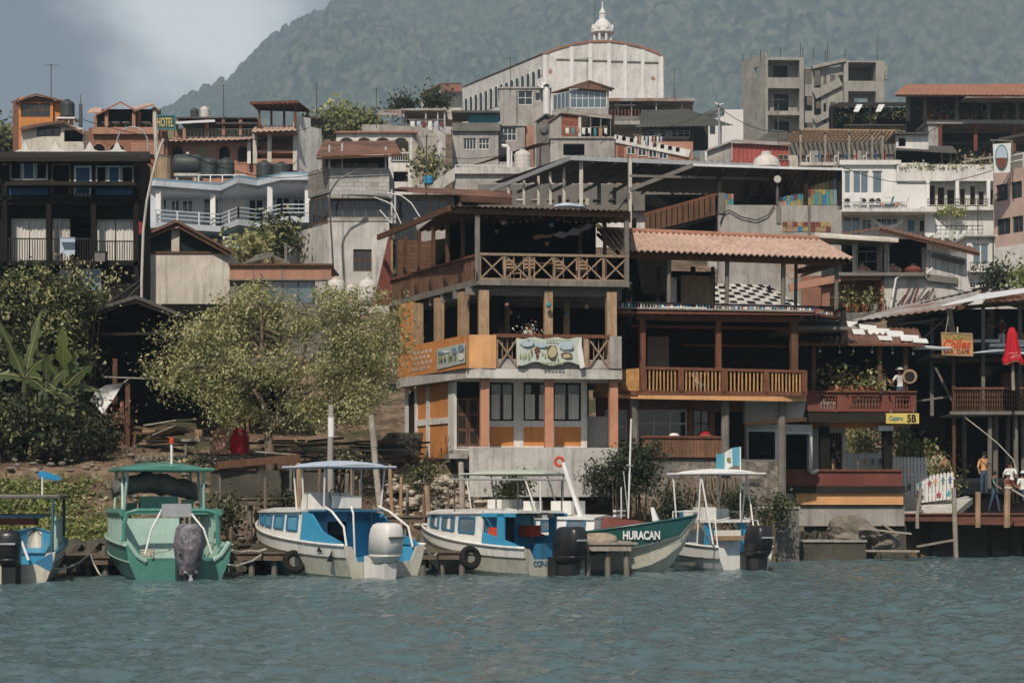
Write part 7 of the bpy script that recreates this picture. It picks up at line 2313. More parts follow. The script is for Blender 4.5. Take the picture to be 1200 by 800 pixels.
part('counter','wood_red',h,lambda m:(m.q(f,138,490,153,516,-.5,.2),m.q(f,98,455,128,474,.3,.6)))
w=thing('white_tarp','white plastic sheet draped from the shelf of the dark shed','tarp',P(124,488,75))
fw=Fr(124,75)
m=MB()
A_,B_=[(105,470),(112,458),(124,451),(145,448)],[(112,474),(118,482),(122,489),(126,478)]
vs=[]
for j in range(6):
 for i in range(4):
  a0,b0=Vector(A_[i]+(0,)),Vector(B_[i]+(0,))
  q=a0 .lerp(b0,j/5)
  vs.append(fw.p(q.x,q.y,-.15*math.sin(j*1.3+i*1.1)))
fs=[(j*4+i,(j+1)*4+i,(j+1)*4+i+1,j*4+i+1)for j in range(5)for i in range(3)]
m.add(vs+[v+fw.B*.03 for v in vs],fs+[tuple(x+24 for x in q[::-1])for q in fs])
m.build('sheet','cloth_white',w,True)
part('tie','rope',w,lambda m:m.bar(fw.p(145,448,0),fw.p(152,443,0),.03))
for i,(x,y,c1)in enumerate(((138,489,'flower_pink'),(115,494,'flower_pink'))):
 t=thing('flower_heap',['heap of pinkish flowers on the brown counter of the dark shed','low heap of pinkish flowers below the white plastic sheet'][i],'flowers',P(x,y+4,75.2))
 c=P(x,y,75.2)
 part('basket','wood_tan',t,lambda m:m.lathe(c-ZV*.25,[(.2,0),(.3,.16)],10))
 foliage('flowers',[c1,'salmon','wood_tan','leaf_c'],t,[(c.x,c.y,c.z,.34,.2,.2)],170,.11,seed=60+i)
f=Fr(200,73.5)
t=thing('work_table','rough timber work bench with a pale top beside the red cloth','table',f.p(215,530))
part('tabletop','wood_pale',t,lambda m:(m.slab([f.p(168,499,0),f.p(206,493,-.2),f.p(231,492,1),f.p(186,497,1)][::-1],ZV*.05),m.slab([f.p(178,510,-.3),f.p(205,499,-.3),f.p(222,501,.5),f.p(186,511,.5)][::-1],ZV*.04),m.q(f,205,514,252,517,.2,.9)))
for x in(216,228,246):
 part('leg','wood_grey',t,lambda m:m.q(f,x,517,x+3,534,.3,.4))
part('crate','wood_tan',t,lambda m:m.q(f,229,503,237,513.7,.3,.6))
t=thing('brick_stack','stack of salmon bricks and boards next to the red cloth','bricks',f.p(260,533))
for r in range(6):
 part('brick','salmon',t,lambda m:[m.q(f,247+k*5.4+(r%2)*2,504+r*4.8,252+k*5.4+(r%2)*2,508+r*4.8,U(-.1,0),.5)for k in range(5)])
part('board','wood_tan',t,lambda m:m.slab([f.p(252,503,.1),f.p(268,491,.3),f.p(284,497,.5),f.p(282,505,.3)],f.B*.05))
t=thing('red_cloth','bright red cloth hung over a stake beside the brick stack','cloth',f.p(279,532,-.4))
m=MB()
cols_=[(269,516,527),(274,504,533),(279,498,529),(284,501,534),(290,507,528)]
vs=[f.p(x,y0+(y1-y0)*j/4,-.4-.1*math.sin(i*2.2+j*.6))for j in range(5)for i,(x,y0,y1)in enumerate(cols_)]
fs=[(j*5+i,(j+1)*5+i,(j+1)*5+i+1,j*5+i+1)for j in range(4)for i in range(4)]
m.add(vs+[v+f.B*.04 for v in vs],fs+[tuple(x+25 for x in q[::-1])for q in fs])
m.build('cloth','cloth_red',t,True)
part('stake','wood_grey',t,lambda m:m.tube([f.p(280,524,-.2),f.p(280,497,-.2)],.04,6))
t=thing('orange_post','slim orange post beside the trunk of the leafy tree','post',f.p(290.5,535))
part('post','salmon',t,lambda m:m.tube([f.p(290.5,538),f.p(290,470)],.055,7))
part('cap','wood_grey',t,lambda m:m.lathe(f.p(290,470),[(.06,0),(.03,.06)],7))
f=Fr(160,72.6)
w=thing('stone_wall','low dry stone wall running along the left bank under the shed','wall',f.p(230,555))
def stones(m,f,x0,x1,y0,y1,rows,d):
 for r in range(rows):
  x=x0
  while x<x1:
   wpx=U(5,11)
   h0=(y1-y0)/rows
   m.q(f,x,y0+r*h0+U(0,.8),min(x+wpx-.6,x1+2),y0+(r+1)*h0-.4,d+U(-.08,.05),d+.4)
   x+=wpx
m=MB()
stones(m,f,156,318,533,560,4,0)
m.build('stones','stone',w)
part('core','concrete_dark',w,lambda m:m.q(f,154,534.5,320,575,.1,1.2))
f=Fr(300,69.3)
w=thing('retaining_wall','mossy concrete retaining wall behind the jetty posts','wall',f.p(310,590))
part('wall','moss_shade_wall',w,lambda m:(m.q(f,246,551,330,600,.1,.6),m.q(f,330,553,392,600,.25,.8)))
part('cap','wood_brown',w,lambda m:(m.bar(f.p(255,545,-.1),f.p(352,536,.2),.25,.25),m.bar(f.p(325,545,-.2),f.p(350,541,-.1),.3,.3),m.q(f,246,548,300,551,0,.7)))
part('boards','wood_grey',w,lambda m:[m.bar(f.p(335+k*4,552-k*2.4,.4+k*.6),f.p(455-k*6,543-k*3,2.4+k*.6),.3,.06)for k in range(5)])
part('plank','wood_pale',w,lambda m:(m.bar(f.p(346,577,-.2),f.p(396,579,-.2),.14,.06),m.bar(f.p(300,529,.5),f.p(352,533,1),.2,.06)))
def pole(label,px,y0,y1,Y,r,mat='wood_grey',lean=0.,name='post',group='weathered posts along the bank',cap=None):
 a,b=P(px,y1,Y),P(px+lean,y0,Y)
 t=thing(name,label,'post',a,group)
 mid=a.lerp(b,.5)+Vector((U(-.03,.03),0,0))
 part('post',mat,t,lambda m:m.tube([a-ZV*.4,a,mid,b],[r,r,r*.95,r*.85],8))
 if cap:
  part('band',cap,t,lambda m:m.tube([b+(a-b)*.12,b+(a-b)*.3],r*1.04,8))
 else:
  part('top',mat,t,lambda m:m.lathe(b,[(r*.8,0),(r*.4,.03)],7))
 return t
pole('tall concrete pole with a white painted top behind the blue launch',388,474,600,67.6,.105,'concrete',0,cap='white_paint')
pole('tall pale trunk pole leaning left behind the blue launch',447,486,610,66.9,.11,'bark_pale',-12,cap='wood_pale')
pole('crooked driftwood post on the pale bank, tallest of its group',542,542,612,68.3,.11,'bark_pale',-2)
for i,(px,y0,y1,Y,r,l)in enumerate(((258,560,605,67.5,.05,0),(311,560,640,65.5,.06,0),(351,543,610,66.6,.1,-1),(341,545,570,67.6,.05,0),(374,545,590,67.4,.06,1),(413,540,610,66.6,.07,0),(406,555,604,66.8,.08,1),(423,562,604,66.7,.06,-1),(470,560,604,66.6,.06,0),(477,574,615,67.4,.06,0),(496,580,622,67,.06,0),(502,570,622,67,.1,-2),(511,583,618,67.2,.05,0),(525,573,612,67.6,.05,0),(533,590,614,67.6,.06,0),(552,586,612,68,.05,1),(66,600,648,64,.05,0),(460,545,600,66.9,.07,-3),(122,640,672,62.5,.08,0),(269,618,650,64,.07,2))):
 pole('weathered post %s'%['at the left end of the mossy retaining wall','before the mossy wall under the plank walkway','thickest before the mossy retaining wall','short and thin behind the thick post','standing at the right end of the mossy wall','thin, under the blue canopy edge','stout, just left of the blue canopy mast','short, between canopy mast and leaning trunk','right of the leaning trunk pole','at the left of the pale dirt slope','leaning slightly before the pale dirt slope','bleached and stout on the pale dirt slope','low and thin beside the bleached one','slim, left of the crooked driftwood post','low stub left of the crooked driftwood post','thin, right of the crooked driftwood post','rusty and thin in the grass of the left bank','slanting beside the leaning trunk pole','low stub left of the green launch','stub at the right of the green launch'][i],px,y0,y1,Y,r,['wood_grey','bark','wood_tan'][i%3],l)
def limb(m,a,b,r0,r1,bend=.15,n=5):
 a,b=Vector(a),Vector(b)
 L_=(b-a).length
 k=Vector((U(-1,1),U(-1,1),U(-.3,.6)))*bend*L_
 pts=[a.lerp(b,i/n)+k*math.sin(math.pi*i/n)for i in range(n+1)]
 m.tube(pts,[r0+(r1-r0)*i/n for i in range(n+1)],7)
 return pts
Yt=70.2
f=Fr(310,Yt)
tr=bld('leafy_tree','broad pale olive tree with twisting limbs in front of the houses','tree',f,312)
b0=Vector(((316-600)/F_*Yt,Yt,gz((316-600)/F_*Yt,Yt)-.2))
m=MB()
k1=P(313,505,Yt)
m.tube([b0,b0 .lerp(k1,.5)+Vector((.08,0,0)),k1],[.2,.17,.15],9)
b2=P(326,470,Yt+.3)
ends=[]
k2=limb(m,k1,P(296,455,Yt-.2),.14,.1)[-1]
k3=limb(m,k1-ZV*.1,b2,.13,.1)[-1]
for a,x,y,d in((k2,262,420,-.6),(k2,285,385,.2),(k2,232,440,.1),(k2,250,390,1),(k3,340,395,-.5),(k3,372,420,.3),(k3,400,440,-.6),(k3,360,370,.9),(k2,305,360,-.4),(k3,430,430,.5)):
 e=limb(m,a,P(x,y,Yt+d),.075,.03,.2)
 for q in range(4):
  ee=e[-1-q//2]
  limb(m,ee,ee+Vector((U(-1.2,1.2),U(-1,1),U(.2,1.1))),.03,.012,.2,3)
m.build('trunk','bark',tr,True)
blobs=[]
for x,y,rx,rz,d in((290,360,48,30,.2),(250,385,44,30,-.4),(222,425,40,34,.3),(205,445,26,26,.2),(275,420,46,34,-.9),(330,380,48,38,.4),(330,430,42,34,-.6),(385,385,44,32,.3),(420,400,46,38,0),(445,425,34,38,.3),(390,440,46,38,-.7),(430,455,34,28,.2),(360,465,34,24,-.2),(250,455,34,26,-.2),(300,345,24,16,.3),(465,405,20,24,.3),(285,470,24,18,.2),(345,478,20,20,-.3),(395,478,24,18,.1),(210,395,22,20,.6),(412,362,36,24,.3),(385,352,26,16,.5),(455,380,22,22,.2),(318,492,26,16,-.5),(268,486,22,16,-.4),(372,492,24,14,-.5),(418,488,22,14,-.4)):
 c=P(x,y,Yt+d)
 s_=Yt/F_
 blobs.append((c.x,c.y,c.z,rx*s_*.92,1.25,rz*s_*.92))
for k in range(46):
 bb=blobs[rnd.randrange(27)]
 a_=U(0,6.28)
 blobs.append((bb[0]+bb[3]*1.05*math.cos(a_),bb[1]+U(-.9,.9),bb[2]+bb[5]*1.05*math.sin(a_),U(.25,.5),.4,U(.2,.4)))
blobs=[(b_[0],b_[1],b_[2],b_[3]*.86,b_[4],b_[5]*.86)if i<27 else b_ for i,b_ in enumerate(blobs)]
foliage('crown',['leaf_a','leaf_b','leaf_dry','leaf_a','leaf_b'],tr,blobs,30000,.13,.45,per=48,clump=.26,seed=3,elong=2.6)
def shrub(label,cx,cy,Y,rx,rz,n,size,mats,name='bush',cat='bush',group=None,seed=1,ry=.8,nb=5,stem=True):
 g=random.Random(seed)
 c=P(cx,cy,Y)
 s_=Y/F_
 t=thing(name,label,cat,(c.x,c.y,gz(c.x,c.y)),group)
 bl=[]
 for k in range(nb):
  bl.append((c.x+g.uniform(-.55,.55)*rx*s_,c.y+g.uniform(-.4,.4),c.z+g.uniform(-.5,.5)*rz*s_,rx*s_*g.uniform(.4,.65),ry*g.uniform(.6,1),rz*s_*g.uniform(.4,.65)))
 foliage('foliage',mats,t,bl,n,size,.3,seed=seed,clump=size*1.7,per=34)
 if stem:
  zb=gz(c.x,c.y)-.1
  m=MB()
  for k in range(5):
   m.tube([(c.x+g.uniform(-.15,.15),c.y,zb),(c.x+g.uniform(-.4,.4)*rx*s_,c.y+g.uniform(-.2,.2),c.z+g.uniform(-.2,.3)*rz*s_)],[.04,.015],5)
  m.build('stem','bark',t)
 return t
shrub('tall dense evergreen tree at the left edge, pale tipped leaves',40,368,74.5,72,58,12500,.155,['leaf_a','leaf_b','leaf_c','leaf_dark'],'broadleaf_tree','tree',seed=11,nb=9,ry=1.2)
shrub('leafy branch spreading right towards the black house window',102,356,75.5,40,26,2400,.155,['leaf_a','leaf_b','leaf_c'],'broadleaf_tree','tree',seed=12,nb=5)
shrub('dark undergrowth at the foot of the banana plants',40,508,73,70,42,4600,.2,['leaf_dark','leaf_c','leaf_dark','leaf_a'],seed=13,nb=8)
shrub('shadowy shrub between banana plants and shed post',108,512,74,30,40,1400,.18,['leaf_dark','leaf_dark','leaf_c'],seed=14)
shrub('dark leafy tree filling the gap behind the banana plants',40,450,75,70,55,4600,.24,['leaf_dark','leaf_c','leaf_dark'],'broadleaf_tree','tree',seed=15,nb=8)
for k,(x,y)in enumerate(((100,330),(128,338),(84,340),(76,326))):
 a=P(x-18+k,372,74.8)
 b=P(x+6,y-22,74.8)
 t=thing('flower_spike','%s feathery pale spike sticking up before the blue window'%['tallest','rightmost','leftmost drooping','shortest'][k],'plant',a,'feathery spikes by the black house')
 part('stem','leaf_c',t,lambda m:m.tube([a,a.lerp(b,.5)+ZV*.1,b],[.025,.02,.008],5))
 foliage('foliage',['leaf_dry','leaf_b'],t,[tuple(a.lerp(b,q))+(.1,.1,.14)for q in(.5,.65,.8,.95)],130,.13,seed=70+k)
def banana(label,px,py,Y,leaves,seed):
 g=random.Random(seed)
 base=P(px,py,Y)
 t=thing('banana_plant',label,'plant',(base.x,base.y,base.z-.2),'banana plants on the left bank')
 top=base+ZV*1.4+Vector((g.uniform(-.1,.1),0,0))
 part('trunk','banana_stem',t,lambda m:m.tube([base-ZV*.4,base.lerp(top,.5),top],[.14,.12,.08],8))
 for(dx,dz,L_,w_,droop)in leaves:
  m=MB()
  dirv=Vector((dx,g.uniform(-.5,.1),dz)).normalized()
  side=dirv.cross(Vector((0,1,0))).normalized()
  side=(side+Vector((0,g.uniform(-.6,.2),0))).normalized()
  n=12
  vs,fs=[],[]
  for i in range(n+1):
   u=i/n
   c=top+dirv*(L_*u)-ZV*(droop*u*u)
   hw=w_*math.sin(math.pi*min(.98,.08+u*.9))**.7
   for j,s_ in enumerate((-1,-.5,0,.5,1)):
    rag=g.uniform(.3,1.05)if abs(s_)==1 else 1
    vs.append(c+side*(hw*s_*rag)-ZV*(.18*hw*s_*s_)+Vector((0,.03*math.sin(i*2.5)*abs(s_),0)))
  for i in range(n):
   for j in range(4):
    fs.append((i*5+j,i*5+j+1,(i+1)*5+j+1,(i+1)*5+j))
  m.add(vs,fs)
  o=m.build('leaf','leaf_bright' if dz>.99 and abs(dx)<.1 else 'banana_leaf',t,True)
  mm=MB()
  mm.tube([top+dirv*(L_*i/6)-ZV*(droop*(i/6)**2-.012)for i in range(7)],[.03,.028,.025,.02,.015,.01,.005],5)
  mm.build('midrib','leaf_b',o)
banana('banana plant with a broad upright pale leaf beside the shed',78,500,72.6,[(.05,1,2.3,.32,.0),(.75,.75,1.7,.3,.35),(-.5,.9,1.9,.3,.3),(.9,.25,1.3,.26,.5),(-.9,.35,1.6,.28,.7),(.25,.8,1.6,.25,.2)],4)
banana('banana plant with long leaning leaves at the left edge',28,490,72.4,[(.25,1,2.6,.26,.1),(-.35,1,2.4,.28,.1),(.7,.8,2.0,.28,.6),(-.9,.4,1.7,.28,.8),(.9,.2,1.6,.28,.9)],5)
banana('small banana plant with drooping leaves between two taller ones',52,505,72,[(.5,.8,1.4,.22,.4),(-.6,.7,1.4,.22,.5),(.1,1,1.5,.22,.1),(.9,.1,1.1,.2,.5)],6)
pts=[]
for k in range(420):
 x,y=U(-15,150),U(568,648)
 if x>105 and y<600:continue
 pts.append((x,y))
gr=[]
for x,y in pts:
 for Y in np.arange(64,76,.1):
  p=P(x,y,Y)
  if gz(p.x,Y)>=p.z:
   gr.append((p.x,Y,p.z+.1,.3,.3,.16));break
foliage('bank_grass',['grass_green','leaf_bright','grass_green','leaf_b'],None,gr,16000,.14,.4,seed=81,clump=.16,kind='stuff')
gr=[]
for k in range(60):
 x,y=U(470,620),U(570,600)
 for Y in np.arange(66,76,.1):
  p=P(x,y,Y)
  if gz(p.x,Y)>=p.z:
   gr.append((p.x,Y,p.z+.05,.2,.2,.1));break
foliage('bank_weeds',['leaf_dry','leaf_b','wood_tan'],None,gr,700,.11,.2,seed=82,clump=.14,kind='stuff')
shrub('round green bush on the pale bank beside the plinth',600,578,68.8,20,20,1000,.13,['leaf_b','leaf_bright','leaf_a'],seed=21)
shrub('big dark shrub at the right corner of the pale plinth',720,560,71.6,40,34,3600,.12,['leaf_dark','leaf_c','leaf_dark'],seed=22,nb=7)
shrub('tall dark shrub climbing beside the brown parapet',752,548,72.4,26,38,2800,.12,['leaf_dark','leaf_c','leaf_dark'],seed=23,nb=7)
shrub('low dark shrub at the foot of the stone wall',790,590,71.6,26,22,1300,.13,['leaf_dark','leaf_c'],seed=24)
shrub('grey green shrub beneath the white launch canopy',870,592,73.6,24,24,1700,.11,['leaf_c','leaf_c','leaf_dark'],seed=25)
shrub('dusty shrub leaning on the concrete pier by the bar',905,594,74.6,20,22,1400,.11,['leaf_c','leaf_dark','leaf_a'],seed=26)
shrub('dark weeds between the green launch and the blue launch',268,606,66,20,22,700,.16,['leaf_dark','leaf_dry','leaf_c'],seed=27)
shrub('dark bushes in the shade of the bank behind the green launch',160,585,70,40,16,1100,.16,['leaf_dark','leaf_c','leaf_dry'],seed=28,nb=7)
shrub('fern like shrub left of the tall concrete pole',330,590,67.8,24,12,500,.14,['leaf_dark','leaf_c'],seed=29)
shrub('bright green tree rising behind the brown hotel tower',404,142,178,15,12,2200,.45,['leaf_b','leaf_bright','leaf_a'],'tree','tree',seed=31,ry=2)
shrub('smaller olive tree right of the bright green hillside tree',430,148,172,12,9,1200,.42,['leaf_a','leaf_c'],'tree','tree',seed=32,ry=2)
shrub('dark green trees behind the hotel tower shed',376,152,170,7,9,600,.42,['leaf_a','leaf_c'],'tree','tree',seed=33,ry=1.5)
shrub('tree at the left edge behind the tan house',6,168,150,12,10,500,.6,['leaf_c','leaf_a'],'tree','tree',seed=34,ry=1.5)
shrub('palm like crown left of the gable hut',473,123,195,9,4,900,.36,['leaf_c','leaf_dark'],'palm_tree','palm',seed=35,ry=1.5)
shrub('palm like crown touching the gable hut',511,118,196,7,5,900,.36,['leaf_c','leaf_dark'],'palm_tree','palm',seed=36,ry=1.5)
shrub('vines hanging down the arcade house corner',500,195,158,11,20,800,.35,['leaf_c','leaf_a','leaf_dry'],'climbing_plant','plant',seed=37)
shrub('leafy tree between the blue hotel and the block building',322,272,108,20,20,1800,.26,['leaf_c','leaf_b','leaf_dark'],'tree','tree',seed=38,ry=1.2)
shrub('second crown below the block building side wall',300,288,106,16,14,700,.32,['leaf_b','leaf_a'],'tree','tree',seed=39,ry=1)
shrub('small dark palm at the foot of the tall white house',1168,328,118,11,11,700,.28,['leaf_dark','leaf_c'],'palm_tree','palm',seed=40)
shrub('yellow green bush at the right edge above the tin sheets',1199,326,112,6,13,500,.24,['leaf_bright','leaf_a'],seed=41)
shrub('bushes filling the slope below the grey terrace parapet',470,300,118,22,18,800,.4,['leaf_c','leaf_dark'],seed=42)
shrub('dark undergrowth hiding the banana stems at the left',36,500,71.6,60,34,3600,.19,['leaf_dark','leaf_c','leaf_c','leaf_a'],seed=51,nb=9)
shrub('dark shrub around the foot of the shed post',92,520,71.8,30,26,1500,.17,['leaf_dark','leaf_c','leaf_dark'],seed=52)
shrub('dark scrub on the bank below the work bench',205,548,71.5,44,10,900,.14,['leaf_dark','leaf_c','leaf_dry'],seed=53,nb=7,ry=.4)
shrub('dry scrub between the mossy wall and the tall pole',400,540,70.5,34,12,800,.13,['leaf_dark','leaf_c','leaf_dry'],seed=54,nb=7,ry=.5)
shrub('low dark weeds left of the plinth step',500,553,71,26,9,600,.12,['leaf_dark','leaf_c','leaf_a'],seed=55,nb=6,ry=.4)
g=random.Random(3)
for i,(px,py,Y,n,w_)in enumerate(((330,520,72.6,7,50),(385,528,71.8,9,60),(440,520,73,8,60),(470,508,74.5,6,50),(200,522,74.5,7,60))):
 c=P(px,py,Y)
 t=thing('timber_pile',['pile of grey boards beside the leafy tree trunk','wide pile of dark planks behind the tall concrete pole','pile of planks behind the leaning trunk pole','boards stacked on the steps left of the orange wall','dark boards lying under the work bench'][i],'timber',(c.x,c.y,gz(c.x,c.y)),'timber piles on the bank')
 for k in range(n):
  l_=w_*Y/F_*g.uniform(.35,.6)
  z=gz(c.x,c.y)+.1+.09*k
  part('board',g.choice(['wood_grey','wood_brown','dark_wood','wood_tan']),t,lambda m:m.bar((c.x-l_+g.uniform(-.3,.3),c.y+g.uniform(-.4,.4),z),(c.x+l_+g.uniform(-.3,.3),c.y+g.uniform(-.4,.4),z+g.uniform(-.08,.12)),.22,.07))
for k in range(8):
 x0=425+k*3
 o=MB().q(Fr(450,73+k*.32),432+k*3,529-k*3.2,492+k*.5,533-k*3.2,0,.34).build('step','moss_shade_wall')
 tag(o,'dark stone step climbing beside the orange side wall','step','stone steps beside the orange wall')
gp=[]
for k in range(420):
 x,y=g.uniform(-10,620),g.uniform(530,640)
 for Y in np.arange(65,78,.15):
  p=P(x,y,Y)
  if gz(p.x,Y)>=p.z:
   gp.append((p.x,Y,gz(p.x,Y)));break
m=MB()
for x,y,z in gp:
 r=g.uniform(.04,.16)
 m.lathe((x,y,z-r*.3),[(r*.6,0),(r*g.uniform(.9,1.1),r*.5),(r*.5,r*g.uniform(.8,1.1))],6)
tag(m.build('rubble','stone'),kind='stuff')
m=MB()
for k in range(260):
 x,y=g.uniform(455,612),g.uniform(560,622)
 for Y in np.arange(65,78,.15):
  p=P(x,y,Y)
  if gz(p.x,Y)>=p.z:
   r=g.uniform(.06,.26)
   m.lathe((p.x,Y,gz(p.x,Y)-r*.3),[(r*.6,0),(r*g.uniform(.9,1.1),r*.5),(r*.5,r*g.uniform(.8,1.1))],6)
   break
tag(m.build('rubble','stone_pale'),kind='stuff')
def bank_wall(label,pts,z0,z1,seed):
 """rough stone bank along points (px, Y), added to darken the shore"""
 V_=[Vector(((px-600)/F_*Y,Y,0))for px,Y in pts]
 t=thing('added_dark_bank',label,'wall',V_[0].lerp(V_[-1],.5))
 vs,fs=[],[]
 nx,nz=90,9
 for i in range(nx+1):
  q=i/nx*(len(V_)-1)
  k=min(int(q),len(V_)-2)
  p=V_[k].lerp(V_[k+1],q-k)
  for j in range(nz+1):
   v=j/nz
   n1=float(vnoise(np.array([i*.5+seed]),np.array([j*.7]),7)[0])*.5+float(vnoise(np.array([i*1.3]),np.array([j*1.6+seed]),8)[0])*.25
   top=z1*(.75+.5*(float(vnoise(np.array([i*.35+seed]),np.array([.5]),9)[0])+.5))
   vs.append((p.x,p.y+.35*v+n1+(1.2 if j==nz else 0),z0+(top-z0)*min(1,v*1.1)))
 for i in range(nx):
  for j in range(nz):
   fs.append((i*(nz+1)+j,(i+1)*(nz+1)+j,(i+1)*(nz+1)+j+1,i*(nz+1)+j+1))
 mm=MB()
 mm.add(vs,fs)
 mm.build('face','moss_shade_wall',t)
 part('core','moss_shade_wall',t,lambda m:[m.bar(a+Vector((0,1.6,-.6)),b+Vector((0,1.6,-.6)),.9,.9)for a,b in zip(V_,V_[1:])])
bank_wall('added rough stone bank behind the left jetties, coloured dark as dock shade',[(30,65.4),(150,65.3),(300,65.3),(400,66),(520,67.2)],-.8,.95,3)  # added bank; dock shade at the waterline is put into its dark colour
bank_wall('added rough stone bank behind the right hand boats, coloured dark as dock shade',[(520,68),(640,69.8),(760,71.6),(880,73)],-.8,.8,11)  # also added; shade between the boats painted as dark stone
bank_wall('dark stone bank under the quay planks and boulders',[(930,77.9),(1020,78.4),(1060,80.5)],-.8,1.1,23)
def boat_axes(px,Y,fx,fy):
 fwd=Vector((fx,fy,0)).normalized()
 stb=Vector((fwd.y,-fwd.x,0))
 o=Vector(((px-600)/F_*Y,Y,0))
 return Matrix(((stb.x,fwd.x,0,o.x),(stb.y,fwd.y,0,o.y),(0,0,1,0),(0,0,0,1)))
def hull(t,L_,B_,zs0,zs1,mats,tr=.45,inner='sky_blue',draft=.35,knuckle=.6,flare=.82,cut=True,blunt=2.3):
 """lofted hull; mats = (bottom, topside, rail)"""
 ns=18
 def sec(u):
  w=max(0.,(u-.42)/.58)
  b=B_/2*(1-w**blunt)+.03
  zs=zs0+(zs1-zs0)*u**1.8
  zk=-draft+(zs+draft-.12)*max(0.,(u-.72)/.28)**2.6
  zc=.08+(zs-.1)*.62*u**2.4
  zc=max(zc,zk+.02)
  zm=zc+(zs-zc)*knuckle
  return b,zs,zk,zc,zm
 half=[]
 for i in range(ns+1):
  u=i/ns
  b,zs,zk,zc,zm=sec(u)
  y=L_*u
  half.append([(0,y,zk),(b*.72*(1-.25*u),y,zc*.5+zk*.5),(b*flare*(1-.18*u**2),y,zc),(b*.95,y,zm),(b,y,zs)])
 m=MB()
 for sgn in(-1,1):
  vs=[(sgn*p[0],p[1],p[2])for h in half for p in h]
  for band,(j0,j1)in enumerate(((0,3),(3,4))):
   m.k=band
   fs=[]
   for i in range(ns):
    for j in range(j0,j1):
     q=(i*5+j,i*5+j+1,(i+1)*5+j+1,(i+1)*5+j)
     fs.append(q if sgn>0 else q[::-1])
   m.add(vs,fs)
 b,zs,zk,zc,zm=sec(0)
 h0=half[0]
 m.k=0
 zt=tr
 prof=[(-b,zs),(-b*.95,zm),(-b*flare,zc),(-b*.72,zc*.5+zk*.5),(0,zk),(b*.72,zc*.5+zk*.5),(b*flare,zc),(b*.95,zm),(b,zs)]
 prof+=[(b*.8,zs-.04),(b*.66,zt),(-b*.66,zt),(-b*.8,zs-.04)]if cut else[]
 m.slab([(x,.0,z)for x,z in prof],(0,.07,0))
 o=m.build('hull',[mats[0],mats[1]],t,False)
 m=MB()
 for sgn in(-1,1):
  m.tube([(sgn*(h[4][0]+.005),h[4][1],h[4][2])for h in half],.045,6)
 m.build('rub_rail',mats[2],t,True)
 m=MB()
 for sgn in(-1,1):
  m.tube([(sgn*(h[3][0]+.004),h[3][1],h[3][2])for h in half],.022,5)
 m.build('spray_rail',mats[2]if mats[0]=='hull_green' else 'concrete_dark',t,True)
 m=MB()
 zf=min(.16,zt-.2)
 for sgn in(-1,1):
  vs,fs=[],[]
  for h in half[:-1]:
   bb=max(.02,h[4][0]-.06)
   vs+=[(sgn*(h[4][0]-.003),h[4][1]+.071,h[4][2]-.004),(sgn*bb,h[4][1]+.071,h[4][2]-.006),(sgn*min(bb,h[2][0]*.9),h[4][1]+.071,max(zf,h[2][2]+.06)),(0,h[4][1]+.071,max(zf,h[2][2]+.06))]
  for i in range(len(half)-2):
   for j in range(3):
    q=(i*4+j,i*4+j+1,(i+1)*4+j+1,(i+1)*4+j)
    fs.append(q if sgn<0 else q[::-1])
  m.add(vs,fs)
 m.build('lining',inner,t)
 return half
def sheer(half,y):
 for a,b in zip(half,half[1:]):
  if a[4][1]<=y<=b[4][1]:
   f=(y-a[4][1])/(b[4][1]-a[4][1])
   return a[4][0]+(b[4][0]-a[4][0])*f,a[4][2]+(b[4][2]-a[4][2])*f
 return half[-1][4][0],half[-1][4][2]
def motor(t,x,z,s,cowl,leg='motor_black',cloth=None,y0=-.1):
 m=MB()
 sects=[(-.12,.36,.48),(.0,.46,.66),(.03,.5,.72),(.035,.47,.69),(.06,.47,.69),(.065,.5,.72),(.42,.5,.72),(.56,.47,.66),(.64,.4,.56),(.67,.28,.4)]
 n=16
 vs,fs=[],[]
 for zz,w,d in sects:
  for k in range(n):
   a=2*math.pi*k/n
   ca,sa=math.cos(a),math.sin(a)
   e=.5
   vs.append((x+s*w/2*math.copysign(abs(ca)**e,ca),y0-s*.42+s*d/2*math.copysign(abs(sa)**e,sa)-s*.1*(zz-.1),z+s*zz))
 for i in range(len(sects)-1):
  for k in range(n):
   fs.append((i*n+k,i*n+(k+1)%n,(i+1)*n+(k+1)%n,(i+1)*n+k))
 fs+=[tuple(range(n))[::-1],tuple((len(sects)-1)*n+k for k in range(n))]
 m.add(vs,fs)
 o=m.build('outboard_motor',cowl,t,True)
 m=MB()
 m.hexa([(x-.12*s,y0-.55*s,-.5),(x+.12*s,y0-.55*s,-.5),(x+.1*s,y0-.2*s,-.5),(x-.1*s,y0-.2*s,-.5),(x-.15*s,y0-.62*s,z-.13*s),(x+.15*s,y0-.62*s,z-.13*s),(x+.15*s,y0-.15*s,z-.13*s),(x-.15*s,y0-.15*s,z-.13*s)])
 m.box(x-.2*s,y0-.2*s,z-.55*s,x+.2*s,y0+.06,z+.02)
 m.build('drive_leg',leg,o)
 part('stripe','steel_pale' if cowl!='motor_white' else 'steel',o,lambda m:m.box(x-.17*s,y0-.845*s,z+.36*s,x+.17*s,y0-.80*s,z+.4*s))
 return o
